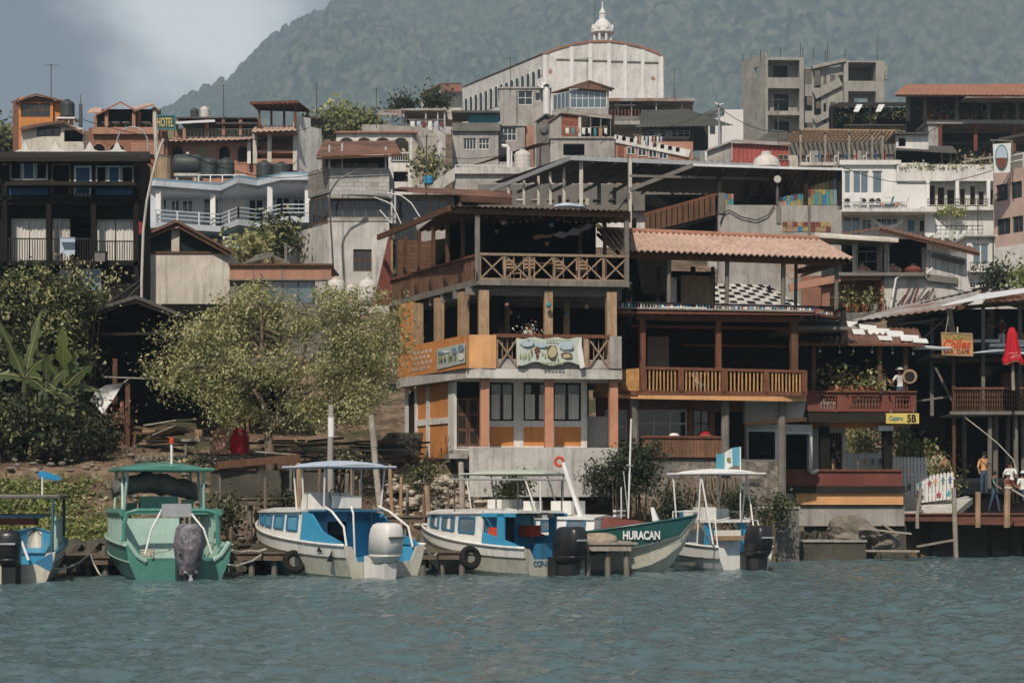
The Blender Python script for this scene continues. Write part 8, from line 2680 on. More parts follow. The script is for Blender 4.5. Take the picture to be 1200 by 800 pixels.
def canopy(t,x0,x1,y0,y1,z,rise,mat,poles,zp,pm='white_paint',pr=.028,sag=.12):
 m=MB()
 nx,ny=8,6
 vs=[]
 for layer in(0,-.04):
  for j in range(ny+1):
   for i in range(nx+1):
    u,v=i/nx*2-1,j/ny*2-1
    vs.append((x0+(x1-x0)*i/nx,y0+(y1-y0)*j/ny,z+rise*(1-u*u)*(1-.6*v*v)+layer-(.05 if max(abs(u),abs(v))>.99 else 0)))
 k=(nx+1)*(ny+1)
 fs=[]
 for j in range(ny):
  for i in range(nx):
   q=(j*(nx+1)+i,j*(nx+1)+i+1,(j+1)*(nx+1)+i+1,(j+1)*(nx+1)+i)
   fs+=[q,tuple(a+k for a in q[::-1])]
 m.add(vs,fs)
 for a,b in(((x0,y0),(x1,y0)),((x1,y0),(x1,y1)),((x1,y1),(x0,y1)),((x0,y1),(x0,y0))):
  m.tube([(a[0],a[1],z-.04),(b[0],b[1],z-.04)],pr*1.2,6)
 o=m.build('canopy',mat,t)
 for a,b in poles:
  part('pole',pm,o,lambda m:m.tube([a,b],pr,6))
 return o
def cabin(t,half,ya,yb,h,ins,wall,roofm,wins,trim,roof_over=.08,bow_narrow=True,glass='glass_sky',back=None):
 """cabin walls standing on the sheer line from ya to yb; wins: (y0, y1) windows on both sides"""
 n=8
 L_,R_=[],[]
 for i in range(n+1):
  y=ya+(yb-ya)*i/n
  b,zs=sheer(half,y)
  L_.append((-(b-ins),y,zs-.04))
  R_.append(((b-ins),y,zs-.04))
 zt=max(sheer(half,ya)[1],sheer(half,yb)[1]-.1)+h
 tin=.92
 m=MB()
 for S in(L_,R_):
  sg=1 if S is R_ else-1
  out=[Vector(p)for p in S]
  up=[Vector((p[0]*tin,p[1],zt-.04*i/n))for i,p in enumerate(S)]
  ov=[p+Vector((-sg*.05,0,0))for p in out]+[p+Vector((-sg*.05,0,0))for p in up]
  k=len(out)
  fs=[]
  for i in range(k-1):
   q=(i,i+1,k+i+1,k+i)
   fs.append(q if sg>0 else q[::-1])
   fs.append(tuple(2*k+a for a in(q[::-1]if sg>0 else q)))
  m.add(out+up+ov,fs)
 b,zs=sheer(half,yb)
 m.hexa([(-(b-ins),yb-.05,zs-.04),(b-ins,yb-.05,zs-.04),(b-ins,yb,zs-.04),(-(b-ins),yb,zs-.04),(-(b-ins)*tin,yb-.05,zt-.04),((b-ins)*tin,yb-.05,zt-.04),((b-ins)*tin,yb,zt-.04),(-(b-ins)*tin,yb,zt-.04)])
 cab=m.build('cabin',wall,t)
 m=MB()
 for i in range(n):
  a0,a1=L_[i],L_[i+1]
  w0,w1=abs(a0[0])*tin+roof_over,abs(a1[0])*tin+roof_over
  e=.06
  z0=zt-.04*i/n
  z1=zt-.04*(i+1)/n
  m.add([(-w0,a0[1],z0),(0,a0[1],z0+.1),(w0,a0[1],z0),(-w1,a1[1],z1),(0,a1[1],z1+.1),(w1,a1[1],z1),(-w0,a0[1],z0-e),(w0,a0[1],z0-e),(-w1,a1[1],z1-e),(w1,a1[1],z1-e)],[(0,1,4,3),(1,2,5,4),(0,3,8,6),(2,7,9,5),(6,8,9,7)]+([(0,6,7,2,1)]if i==0 else[])+([(3,4,5,9,8)]if i==n-1 else[]))
 m.build('roof',roofm,t)
 for sg in(-1,1):
  for y0,y1 in wins:
   def pt(y,f,off):
    bb,zz=sheer(half,y)
    bb-=ins
    zlo=zz-.04
    q=zlo+(zt-zlo)*f
    return Vector((sg*(bb+(bb*tin-bb)*f+off),y,q))
   m=MB()
   c=[pt(y0,.34,.012),pt(y1,.34,.012),pt(y1,.82,.012),pt(y0,.82,.012)]
   for a,b2 in zip(c,c[1:]+c[:1]):
    m.bar(a,b2,.06,.05)
   o=m.build('window',trim,cab)
   d=[pt(y0,.34,.006),pt(y1,.34,.006),pt(y1,.82,.006),pt(y0,.82,.006)]
   part('pane',glass,t if False else cab,lambda m:m.add(d,[(0,1,2,3)if sg>0 else(3,2,1,0)]))
 return zt
def boat(name,label,T):
 t=thing(name,label,'boat',T@Vector((0,0,0)),'boats moored along the shore')
 TM[0]=T
 return t
T3=boat_axes(451,59.6,-.6,.8)
t=boat('motor_launch','white and sky blue launch with a pale blue canopy and white outboard motor',T3)
hf=hull(t,7.3,2.75,.98,1.62,('hull_cream','hull_white','hull_white'),.5,'sky_blue')
zt=cabin(t,hf,2.55,6.3,.62,.06,'hull_white','hull_white',[(2.75,3.35),(3.6,4.2),(4.45,5.0),(5.2,5.7)],'hull_blue',glass='pane_blue')
for sg in(-1,1):
 m=MB()
 b0,z0=sheer(hf,2.5)
 b1,z1=sheer(hf,.5)
 x0,x1=sg*(b0-.08),sg*(b1-.08)
 m.slab([(x0,2.56,z0-.05),(x0*.94,2.56,zt-.05),(x0*.95,2.0,zt-.12),(x0*.97,1.4,z0+.3),(x1,.3,z1+.08),(x1,.15,z1-.04)],(-sg*.05,0,0))
 m.build('side_wing','sky_blue',t)
part('bulkhead','sky_blue',t,lambda m:(m.box(-1.2,2.6,.2,-.35,2.66,zt-.1),m.box(.35,2.6,.2,1.2,2.66,zt-.1),m.box(-1.2,2.6,zt-.35,1.2,2.67,zt-.07)))
part('bench','sky_blue',t,lambda m:(m.box(-1.15,.75,.2,1.15,1.2,.6),m.box(-1.1,3.1,.2,-.4,5,.62),m.box(.4,3.1,.2,1.1,5,.62)))
part('console','hull_white',t,lambda m:(m.hexa([(-.75,2.75,zt+.04),(.75,2.75,zt+.04),(.75,3.5,zt+.04),(-.75,3.5,zt+.04),(-.7,3.0,zt+.52),(.7,3.0,zt+.52),(.7,3.45,zt+.5),(-.7,3.45,zt+.5)]),m.box(-.35,1.8,zt+.05,.35,2.35,zt+.42)))
part('fuel_tank','red_letter',t,lambda m:m.box(.55,.9,.6,1.0,1.2,.85))
part('rope_coil','rope',t,lambda m:m.tube([(-.7+.18*math.cos(k*.7),.95+.14*math.sin(k*.7),.62+.007*k)for k in range(28)],.022,5))
part('steering_wheel','motor_black',t,lambda m:m.tube([(.2*math.cos(a),2.72+.07*math.sin(a),zt+.42+.2*math.sin(a))for a in[k*.5236 for k in range(13)]],.02,5))
part('upper_deck','hull_blue',t,lambda m:m.box(-1.05,1.7,zt-.05,1.05,2.58,zt+.0))
canopy(t,-1.25,1.25,1.3,3.7,zt+1.32,.16,'canvas_blue',[((sx*1.0,y,zt),(sx*1.05,y2,zt+1.3))for sx in(-1,1)for y,y2 in((3.3,3.4),(2.9,2.9),(1.75,1.6))],zt)
for sg in(-1,1):
 part('stern_rail','white_paint',t,lambda m:m.tube([(sg*1.15,.25,.9),(sg*1.12,.45,1.5),(sg*1.0,1.3,1.95),(sg*.95,1.8,zt+.1)],.035,6))
part('stern_rail','white_paint',t,lambda m:m.tube([(-.45,.9,.5),(-.45,1.0,zt-.1),(-.4,1.2,zt+.1)],.03,6))
motor(t,-.45,.66,1.45,'motor_white','motor_white')
part('emblem','motor_black',t,lambda m:(m.slab([(-1.45,.6,.5),(-1.43,.6,.84),(-1.43,.9,.5)],(.012,0,0)),m.slab([(-1.405,1.2,.78),(-1.42,1.35,.92),(-1.41,1.5,.78)],(.012,0,0))))
TM[0]=None
T4=boat_axes(648,62.0,-.7,.71)
t=boat('motor_launch','white and blue cabin launch with a large black outboard motor',T4)
hf=hull(t,5.9,2.4,.85,1.5,('hull_cream','hull_white','hull_white'),.5,'sky_blue')
zt=cabin(t,hf,1.9,5.1,.68,.05,'hull_white','hull_white',[(2.25,2.95),(3.2,3.85),(4.1,4.7)],'hull_blue')
part('curtain','sky_blue',t,lambda m:m.box(-1.02,2.3,1.0,-1.0,2.9,1.5))
for sg in(-1,1):
 b0,z0=sheer(hf,1.9)
 b1,z1=sheer(hf,.3)
 part('side_wing','sky_blue',t,lambda m:(m.slab([(sg*(b0-.07),1.9,z0-.05),(sg*(b0-.1),1.9,z0+.38),(sg*(b1-.08),.5,z1+.12),(sg*(b1-.07),.15,z1-.03)],(-sg*.05,0,0)),m.box(sg*(b0-.14),.95,z0-.05,sg*(b0-.08),1.25,zt-.06),m.box(sg*(b0-.16),.5,zt-.16,sg*(b0-.08),1.95,zt-.05)))
part('aft_roof','hull_white',t,lambda m:m.box(-1.0,.5,zt-.045,1.0,1.9,zt+.03))
part('bulkhead','sky_blue',t,lambda m:(m.box(-1.0,1.95,.2,-.3,2.0,zt-.1),m.box(.3,1.95,.2,1.0,2.0,zt-.1)))
part('locker','hull_blue',t,lambda m:m.box(.2,.7,.2,1.0,1.1,.95))
part('locker','hull_blue',t,lambda m:m.box(-.98,.5,.2,-.6,.9,.7))
part('life_vest','red_letter',t,lambda m:m.box(-.95,1.3,1.15,-.75,1.85,1.45))
part('life_vest','red_letter',t,lambda m:m.box(.4,1.4,1.15,.9,1.85,1.5))
for sx,y in((-.95,.55),(.95,.55),(-.9,3.4),(.9,3.4)):
 part('canopy_pole','steel',t,lambda m:m.tube([(sx,y,zt),(sx*1.0,y,zt+.98)],.028,6))
part('canopy_frame','steel_pale',t,lambda m:(m.tube([(-.97,.4,zt+.97),(-.97,3.5,zt+1.0),(.95,3.5,zt+1.0),(.95,.4,zt+.97),(-.97,.4,zt+.97)],.03,6),m.tube([(-.95,1.6,zt+.99),(.95,1.6,zt+.99)],.02,5)))
part('cap_visor','motor_black',t,lambda m:m.lathe((.1,.45,zt-.2),[(.34,0),(.3,.1),(.12,.17)],12))
motor(t,.0,.55,1.4,'motor_black')
text_fr=Fr(650,61.9)
TM[0]=None
class BFr:
 def __init__(s,o,r,b):s.O,s.R,s.B=o,r,b
 def u(s,x,d=0):return x
 def z(s,y,x=None,d=0):return y
 def pt(s,u,d,z):return s.O+s.R*u+s.B*d+ZV*z
v0,v1=T4@Vector((-.9,-.0,0)),T4@Vector((.9,-.0,0))
text('CCP-1','hull_blue',t,BFr(v0,(v1-v0).normalized(),Vector((-(v1-v0).y,(v1-v0).x,0)).normalized()),.05,.46,.6,.3,0,'lettering',.01)
T2=boat_axes(210,58.2,-.33,.944)
t=boat('motor_launch','weathered green launch with barred sides and a motor wrapped in patterned cloth',T2)
hf=hull(t,7.8,2.95,1.0,1.5,('hull_green','hull_green','hull_mint'),.55,'hull_mint',knuckle=.5)
for sg in(-1,1):
 m=MB()
 for k in range(13):
  y=1.5+k*.42
  b,z=sheer(hf,y)
  m.box(sg*(b-.1)-.04,y-.06,z-.03,sg*(b-.1)+.04,y+.06,1.86)
 m.build('side_bars','hull_mint',t)
 bs_=[sheer(hf,1.3+k*.55)for k in range(11)]
 part('side_rail','hull_green',t,lambda m:m.tube([(sg*(b-.1),1.3+k*.55,1.92)for k,(b,z)in enumerate(bs_)],.11,8))
 if sg<0:part('side_panel','hull_cream',t,lambda m:m.slab([(sg*(bs_[1][0]-.16),1.9,1.0),(sg*(bs_[1][0]-.16),1.9,1.85),(sg*(bs_[10][0]-.16),6.8,1.85),(sg*(bs_[10][0]-.16),6.8,1.2)],(-sg*.03,0,0)))
 part('aft_frame','hull_green',t,lambda m:m.tube([(sg*1.38,1.35,.98),(sg*1.36,1.3,1.6),(sg*1.28,1.3,1.9),(sg*1.0,1.3,1.98),(sg*.3,1.3,1.98)],.07,7))
 part('stern_rail','white_paint',t,lambda m:m.tube([(sg*.95,.1,.75),(sg*.75,.25,1.45),(sg*.45,.6,1.9),(sg*.3,1.2,2.0)],.03,6))
 part('quarter_lip','hull_mint',t,lambda m:m.tube([(sg*.95,-.02,.55),(sg*1.2,-.02,.72),(sg*1.42,-.02,1.05),(sg*1.48,.5,1.04)],.07,7))
part('windscreen','hull_mint',t,lambda m:m.hexa([(-1.2,2.0,.45),(.4,2.0,.45),(.4,2.2,.45),(-1.2,2.2,.45),(-1.2,2.3,1.75),(.4,2.3,1.75),(.4,2.5,1.75),(-1.2,2.5,1.75)]))
part('engine_board','steel_pale',t,lambda m:m.box(-.4,.55,1.8,.45,.62,2.18))
part('bench','hull_green',t,lambda m:(m.box(-1.3,.5,.3,1.3,.9,.62),m.box(-1.2,2.6,.3,1.2,6,.8)))
part('deck','hull_green',t,lambda m:m.box(-1.3,2.4,1.86,1.3,3.6,1.95))
part('console','hull_green',t,lambda m:(m.box(-.6,3.0,1.9,.5,3.5,2.4),m.box(-.9,3.8,1.9,-.6,4.1,2.2),m.box(.7,3.2,1.9,1.0,3.6,2.3)))
canopy(t,-1.3,1.35,2.0,4.6,3.22,.2,'hull_green',[((sx*1.18,y,1.9),(sx*1.12,y2,3.2))for sx in(-1,1)for y,y2 in((2.5,2.2),(2.8,3.2),(4.4,4.4))],1.9,'hull_mint',.045)
part('rope_coil','rope',t,lambda m:m.tube([(-.8+.2*math.cos(k*.7),.7+.2*math.sin(k*.7),.66+.008*k)for k in range(28)],.025,5))
part('stern_line','rope',t,lambda m:m.tube([(-1.45,.3,1.0),(-1.0,.5,.7),(-.2,1.2,.8),(.5,1.4,1.0)],.02,5))
part('light_pole','white_paint',t,lambda m:m.tube([(.2,2.4,3.35),(.2,2.4,3.95)],.04,6))
part('lamp','red_letter',t,lambda m:m.lathe((.2,2.4,3.95),[(.07,0),(.07,.14),(.03,.18)],8))
m=MB()
n,k_=14,8
g=random.Random(8)
vs,fs=[],[]
for i in range(n+1):
 u=i/n
 for j in range(k_):
  a=2*math.pi*j/k_
  r=(.34+.12*math.sin(math.pi*u))*g.uniform(.8,1.15)
  vs.append((-1.35+2.5*u,3.6+r*1.1*math.cos(a),2.62+.22*math.sin(math.pi*u)-.12*u+r*.75*math.sin(a)))
for i in range(n):
 for j in range(k_):
  fs.append((i*k_+j,(i+1)*k_+j,(i+1)*k_+(j+1)%k_,i*k_+(j+1)%k_))
fs+=[tuple(range(k_)),tuple(n*k_+j for j in range(k_))[::-1]]
m.add(vs,fs)
tb=m
M('tarp_grey',(.12,.12,.115),.5,.6,1.6,.4,.5)
tb.build('rolled_tarp','tarp_grey',t,True)
o=motor(t,.15,.62,1.35,'motor_black')
M('camo_cloth',(.2,.2,.22),.9,.75,5.,.7,.3,dirt=(.12,.05,.07))
m=MB()
n=16
vs,fs=[],[]
for zz,w,d in((.2,.5,.5),(.45,.56,.72),(.7,.66,.95),(1.0,.74,1.08),(1.3,.72,1.04),(1.5,.62,.9),(1.62,.4,.6)):
 for k in range(n):
  a=2*math.pi*k/n
  q=g.uniform(.94,1.06)
  vs.append((.15+w*.56*math.cos(a)*q,-.7+d*.6*math.sin(a)*q,zz))
for i in range(6):
 for k in range(n):
  fs.append((i*n+k,i*n+(k+1)%n,(i+1)*n+(k+1)%n,(i+1)*n+k))
fs.append(tuple(6*n+k for k in range(n)))
m.add(vs,fs)
m.build('motor_cover','camo_cloth',t,True)
part('propeller','steel_pale',t,lambda m:(m.lathe((.15,-1.0,.22),[(.02,0),(.09,.05),(.09,.3)],10,Matrix.Rotation(R(-90),3,'X')),[m.slab([(.15,-1.0,.22),(.15+.2*math.cos(a)-.07*math.sin(a),-1.02,.22+.2*math.sin(a)+.07*math.cos(a)),(.15+.2*math.cos(a)+.07*math.sin(a),-.98,.22+.2*math.sin(a)-.07*math.cos(a))],(0,.02,0))for a in(.5,2.6,4.7)]))
TM[0]=None
T1=boat_axes(10,56.8,-.12,.99)
t=boat('motor_launch','white and blue launch cut off by the left edge, grey flat roof',T1)
hf=hull(t,6.8,2.5,.85,1.4,('hull_cream','hull_white','hull_blue'),.5,'sky_blue')
part('quarter_panel','hull_blue',t,lambda m:m.slab([(.7,-.015,.55),(1.18,-.015,.82),(1.22,-.015,.55),(1.14,-.015,.3)],(0,.013,0)))
canopy(t,-1.3,1.25,.9,4.4,2.42,.03,'wood_grey',[((1.12,.5,.8),(1.12,.95,2.4)),((-1.12,.6,.8),(-1.12,.95,2.4)),((1.1,4.2,1.2),(1.1,4.3,2.4))],1,'hull_teal_dark',.05)
for sg in(-1,1):
 m=MB()
 for k in range(9):
  y=1.5+k*.4
  b,z=sheer(hf,y)
  m.box(sg*(b-.16)-.03,y-.05,z-.02,sg*(b-.16)+.03,y+.05,1.72)
 m.build('side_bars','hull_mint',t)
 part('side_rail','hull_mint',t,lambda m:m.tube([(sg*(sheer(hf,1.3+k*.6)[0]-.16),1.3+k*.6,1.76)for k in range(7)],.06,7))
part('inner_roof','hull_blue',t,lambda m:m.hexa([(-1,1.6,1.78),(.75,1.6,1.78),(.75,4,1.8),(-1,4,1.8),(-1,1.6,1.86),(.75,1.6,1.86),(.75,4,1.88),(-1,4,1.88)]))
part('red_cover','maroon',t,lambda m:m.box(-.9,1.55,1.58,.5,3,1.76))
part('cowl_guard','white_paint',t,lambda m:m.tube([(-.6,.3,.6),(-.2,.5,1.2),(.3,.55,1.1),(.5,.4,.6)],.04,6))
part('bench','sky_blue',t,lambda m:(m.box(-1.1,.8,.2,1.1,1.2,.7),m.box(-1.1,2.4,.2,1.1,2.8,.75)))
part('pole','white_paint',t,lambda m:m.tube([(.75,1.6,2.4),(.75,1.6,3.05)],.025,5))
part('pennant','cloth_blue',t,lambda m:m.slab([(.6,1.6,3.05),(.75,1.58,3.12),(1.2,1.5,2.98),(1.3,1.45,2.88),(1.15,1.5,2.84),(.7,1.6,2.9)][::-1],(0,.03,0)))
motor(t,.1,.62,1.25,'motor_black')
TM[0]=None
T5=boat_axes(548,68.0,.925,-.38)
t=boat('motor_launch','launch with a dark green bow lettered HURACAN pointing right',T5)
hf=hull(t,7.9,2.6,.95,1.78,('hull_cream','hull_teal_dark','hull_teal_dark'),.6,'hull_blue',knuckle=.24,blunt=3.)
zt=cabin(t,hf,1.0,4.9,.55,.06,'hull_white','hull_white',[(1.3,1.9),(2.3,2.9),(3.1,3.6),(4.0,4.6)],'hull_blue')
part('foredeck','hull_blue',t,lambda m:m.add([(-1.05,4.9,1.34),(1.05,4.9,1.34),(.8,6.2,1.48),(.2,7.5,1.66),(-.2,7.5,1.66),(-.8,6.2,1.48)],[(0,1,2,5),(5,2,3,4)]))
part('deck_hatch','maroon',t,lambda m:m.hexa([(-.6,4.95,1.36),(.6,4.95,1.36),(.4,6.3,1.46),(-.4,6.3,1.46),(-.5,4.95,1.72),(.5,4.95,1.72),(.35,6.1,1.6),(-.35,6.1,1.6)]))
part('console','hull_white',t,lambda m:(m.box(-.9,1.1,zt+.05,.9,1.6,zt+.55),m.box(-.7,3.2,zt+.05,.6,3.9,zt+.5),m.box(-.2,2.2,zt+.05,.5,2.6,zt+.5)))
canopy(t,-1.15,1.15,.2,3.2,zt+1.42,.12,'canvas_mint',[((sx*1.0,y,zt),(sx*1.05,y2,zt+1.4))for sx in(-1,1)for y,y2 in((.6,.4),(2.9,2.4),(3.0,3.0))],zt)
part('arch_post','white_paint',t,lambda m:m.bar((.2,4.1,zt),(.2,3.5,zt+1.75),.2,.12))
part('life_ring','red_letter',t,lambda m:m.tube([(.1,3.3+.14*math.cos(a),zt+1.78+.14*math.sin(a))for a in[k*.5236 for k in range(13)]],.05,6))
part('mast','white_paint',t,lambda m:(m.tube([(-.1,5.6,1.7),(-.1,5.7,4.9)],.03,6),m.bar((-.35,5.65,3.4),(.15,5.65,3.4),.035),m.bar((-.1,5.6,1.7),(.35,5.6,3.2),.02),m.box(-.5,5.3,1.75,.5,5.38,1.82),m.box(-.5,5.3,1.9,.5,5.38,1.97),m.tube([(.3,5.5,1.7),(.3,5.5,2.7)],.02,5)))
part('sampson_post','hull_white',t,lambda m:m.hexa([(-.1,6.5,1.55),(.1,6.5,1.55),(.1,6.7,1.55),(-.1,6.7,1.55),(-.04,6.4,2.05),(.04,6.4,2.05),(.04,6.5,2.05),(-.04,6.5,2.05)]))
TM[0]=None
b0,z0=sheer(hf,5.85)
b1,z1=sheer(hf,6.95)
v0,v1=T5@Vector((b0+.03,5.85,0)),T5@Vector((b1+.06,6.95,0))
r_=(v1-v0).normalized()
bf=BFr(v0,r_,Vector((-r_.y,r_.x,0)))
text('HURACAN','cloth_white',t,bf,.0,z0-.12,(v1-v0).length,z0-.4,-.02,'lettering',.035)
T6=boat_axes(874,66.0,-.5,.866)
t=boat('open_motorboat','open white boat with a white canopy, black motor and a blue and white flag',T6)
hf=hull(t,5.4,2.1,.78,1.35,('hull_white','hull_white','hull_white'),.5,'sky_blue',knuckle=.45)
part('console','hull_white',t,lambda m:(m.hexa([(-.45,2.0,.2),(.45,2.0,.2),(.45,2.7,.2),(-.45,2.7,.2),(-.4,2.15,1.35),(.4,2.15,1.35),(.4,2.6,1.25),(-.4,2.6,1.25)]),m.box(-.5,1.0,.2,.5,1.5,.72),m.box(-.5,.95,.72,.5,1.05,1.3),m.box(-.9,3.0,.2,.9,3.5,.75)))
part('cabin_top','hull_white',t,lambda m:(m.box(-.85,.9,1.55,.85,2.9,1.65),m.box(-.8,1.2,1.65,-.3,1.8,2.05),m.box(.1,1.9,1.65,.7,2.6,2.0),m.box(-.7,2.0,1.65,-.2,2.5,1.95)))
part('cabin_post','sky_blue',t,lambda m:(m.box(-.8,1.05,.2,-.55,1.2,1.55),m.box(.55,1.05,.2,.8,1.2,1.55),m.box(-.8,2.8,.2,.8,2.86,.95)))
part('cooler','blue_paint',t,lambda m:m.lathe((-.55,2.7,1.65),[(.16,0),(.17,.25),(.1,.3)],10))
part('cushion','wood_tan',t,lambda m:m.box(-.6,.6,.98,.5,1.05,1.12))
canopy(t,-1.0,1.0,.3,3.0,3.18,.14,'canvas_white',[((sx*.85,y,z_),(sx*.92,y2,3.15))for sx in(-1,1)for y,z_,y2 in((2.6,.9,2.8),(1.5,.9,1.2),(.6,.8,1.2))],1)
part('rail','white_paint',t,lambda m:(m.tube([(-.85,1.4,1.9),(-.85,2.9,1.9),(.85,2.9,1.9),(.85,1.4,1.9)],.022,5),m.tube([(-.85,2.9,1.2),(-.85,2.9,1.9)],.022,5),m.tube([(-.9,.3,.8),(-.85,.5,1.6),(-.3,.5,1.7)],.025,5),m.tube([(.9,.3,.8),(.85,.5,1.6),(.3,.5,1.7)],.025,5)))
part('fuel_tank','red_letter',t,lambda m:m.box(-.85,.35,.2,-.45,.75,.5))
part('rope_coil','rope',t,lambda m:m.tube([(.5+.18*math.cos(k*.7),.6+.18*math.sin(k*.7),.25+.008*k)for k in range(28)],.022,5))
part('flag_pole','white_paint',t,lambda m:m.tube([(.3,.7,1.6),(.3,.7,4.02)],.022,5))
motor(t,.0,.6,1.3,'motor_black')
TM[0]=None
fp=T6@Vector((.3,.7,0))
for k,c in enumerate(('cyan_paint','cloth_white','cyan_paint')):
 m=MB()
 vs=[]
 for j in range(5):
  for i in range(4):
   u=(k+i/3)/3
   vs.append(Vector((fp.x-.78*u,fp.y+.09*math.sin(u*7+j*.3),4.0-.2*u-.6*j/4+.05*math.sin(u*6))))
 fs=[(j*4+i,j*4+i+1,(j+1)*4+i+1,(j+1)*4+i)for j in range(4)for i in range(3)]
 m.add(vs+[v+Vector((0,.012,0))for v in vs],fs+[tuple(x+20 for x in q[::-1])for q in fs])
 m.build('flag',c,t,True)
part('flag_emblem','olive_paint',t,lambda m:m.slab([(fp.x-.39+.07*math.cos(a),fp.y-.12,3.6+.08*math.sin(a))for a in[q*.7854 for q in range(8)]],(0,.01,0)))
for lab,pts in(('pale mooring line from the left launch to the jetty',[(57,664,57.3),(80,664.5,59),(104,650,61)]),('loose line dropping from the low jetty into the water',[(106,650,61.3),(112,664,61.2),(122,679,61)]),('thick pale line from the green launch to the jetty',[(268,661,58.6),(285,660,59.5),(306,650,61.4)]),('second thinner line from the green launch to the jetty',[(272,644,60),(292,645,61),(312,643,61.6)]),('line running down from the green bow to the white boat',[(818,608,64.5),(828,628,65),(838,641,65.6)]),('mooring line from the blue canopied launch to its jetty',[(498,642,60.4),(505,650,61),(512,648,62)])):
 pp=[P(*q)for q in pts]
 o=MB().tube([pp[0],pp[0].lerp(pp[1],.5)-ZV*.06,pp[1],pp[1].lerp(pp[2],.5)-ZV*.05,pp[2]],.03,6).build('mooring_rope','rope')
 tag(o,lab,'rope','mooring lines between boats and jetties')
def person(label,pos,face=0.,h=1.6,shirt='cloth_white',pants='denim',pose='stand',hat=None,hairlen=0.,arm=(.15,.15),lean=0.):
 """one skinned body surface; face = heading angle, 0 looks at the viewer"""
 s=h/1.7
 V=Vector
 sit=pose=='sit'
 hip=.5 if sit else .92
 J={'pelvis':V((0,0,hip)),'spine':V((0,.02,hip+.25)),'chest':V((0,.02-lean*.3,hip+.44)),'neck':V((0,.0-lean*.5,hip+.56)),'head':V((0,-.02-lean*.6,hip+.66)),'top':V((0,-.02-lean*.6,hip+.78))}
 E=[('pelvis','spine'),('spine','chest'),('chest','neck'),('neck','head'),('head','top')]
 Rd={'pelvis':.15,'spine':.125,'chest':.15,'neck':.058,'head':.098,'top':.07}
 st=.2 if pose=='walk' else .0
 for k,sx in(('l',-1),('r',1)):
  y=st*sx
  if sit:
   pts=[V((.1*sx,-.06,hip-.03)),V((.12*sx,-.44,hip)),V((.12*sx,-.46,.08)),V((.12*sx,-.6,.04))]
  else:
   pts=[V((.09*sx,0,hip-.06)),V((.1*sx,-y*.5-.03,.5)),V((.1*sx,-y+.1*abs(st),.09)),V((.11*sx,-y-.13,.04))]
  for i,(n,r)in enumerate((('hip',.095),('knee',.066),('ankle',.046),('toe',.036))):
   J[n+k],Rd[n+k]=pts[i],r
  E+=[('pelvis','hip'+k),('hip'+k,'knee'+k),('knee'+k,'ankle'+k),('ankle'+k,'toe'+k)]
  a=arm[0]if sx<0 else arm[1]
  sh=J['chest']+V((.17*sx,0,.04))
  el=sh+V((.06*sx+.04*sx,-.28*math.sin(a),-.28*math.cos(a)))
  b=a+(.5 if a>.3 else .15)
  wr=el+V((-.02*sx,-.24*math.sin(b),-.24*math.cos(b)))
  hd=wr+V((0,-.1*math.sin(b),-.1*math.cos(b)))
  for n,p,r in(('sh',sh,.068),('el',el,.045),('wr',wr,.034),('hd',hd,.034)):
   J[n+k],Rd[n+k]=p,r
  E+=[('chest','sh'+k),('sh'+k,'el'+k),('el'+k,'wr'+k),('wr'+k,'hd'+k)]
  th=wr+(hd-wr)*.3+V((-.045*sx,-.03,0))
  J['th'+k],Rd['th'+k]=th,.016
  E.append(('wr'+k,'th'+k))
 names=list(J)
 me=bpy.data.meshes.new('body')
 me.from_pydata([tuple(J[n]*s)for n in names],[(names.index(a),names.index(b))for a,b in E],[])
 o=bpy.data.objects.new('tmp',me)
 COL.objects.link(o)
 sk=o.modifiers.new('skin','SKIN')
 for n,d in zip(names,me.skin_vertices[0].data):
  d.radius=(Rd[n]*s,Rd[n]*s*(.72 if n in('pelvis','spine','chest')else 1))
  d.use_root=n=='pelvis'
 sb=o.modifiers.new('sub','SUBSURF')
 sb.levels=sb.render_levels=1
 bpy.context.view_layer.update()
 bm=bpy.data.meshes.new_from_object(o.evaluated_get(bpy.context.evaluated_depsgraph_get()))
 bpy.data.objects.remove(o)
 t=thing('person',label,'person',pos)
 t.rotation_euler=(0,0,face)
 bm.materials.clear()
 for q in('skin',shirt,pants,'dark_wood'):
  bm.materials.append(MAT[q])
 nz,kz=(hip+.52)*s,(hip+.04)*s
 for p in bm.polygons:
  c=p.center
  i=1
  if c.z>nz:i=0
  elif c.z<kz or(sit and c.y<-.2*s and abs(c.x)<.2*s and c.z<(hip+.1)*s):i=2
  for k in 'lr':
   e,w=J['el'+k]*s,J['hd'+k]*s
   ab=w-e
   f=max(0,min(1.1,(c-e).dot(ab)/ab.length_squared))
   if f>.05 and(c-(e+ab*f)).length<.075*s:i=0
  if c.z<.09*s:i=3
  p.material_index=i
  p.use_smooth=True
 b=bpy.data.objects.new('body',bm)
 COL.objects.link(b)
 b.parent=t
 hc=J['head']*s+V((0,.005,.045*s))
 m=MB()
 m.lathe(hc,[(.108*s,-.03*s),(.116*s,.03*s),(.1*s,.085*s),(.05*s,.112*s)],12)
 if hairlen:
  m.hexa([hc+V(q)*s for q in((-.1,.02,-.05-hairlen),(.1,.02,-.05-hairlen),(.1,.11,-.05-hairlen),(-.1,.11,-.05-hairlen),(-.105,.0,.03),(.105,.0,.03),(.1,.11,.03),(-.1,.11,.03))])
 m.v=[(x,y+(.03*s if y<hc.y-.03*s and z<hc.z+.04*s else 0),z)for x,y,z in m.v]
 m.v=[(x+pos[0],y+pos[1],z+pos[2])for x,y,z in m.v]
 m.build('hair','hair',t,True)
 fm=MB()
 P_=V(pos)
 for ex in(-.035,.035):
  fm.lathe(P_+hc+V((ex,-.1,-.02))*s,[(.012*s,-.008*s),(.014*s,0),(.006*s,.01*s)],6)
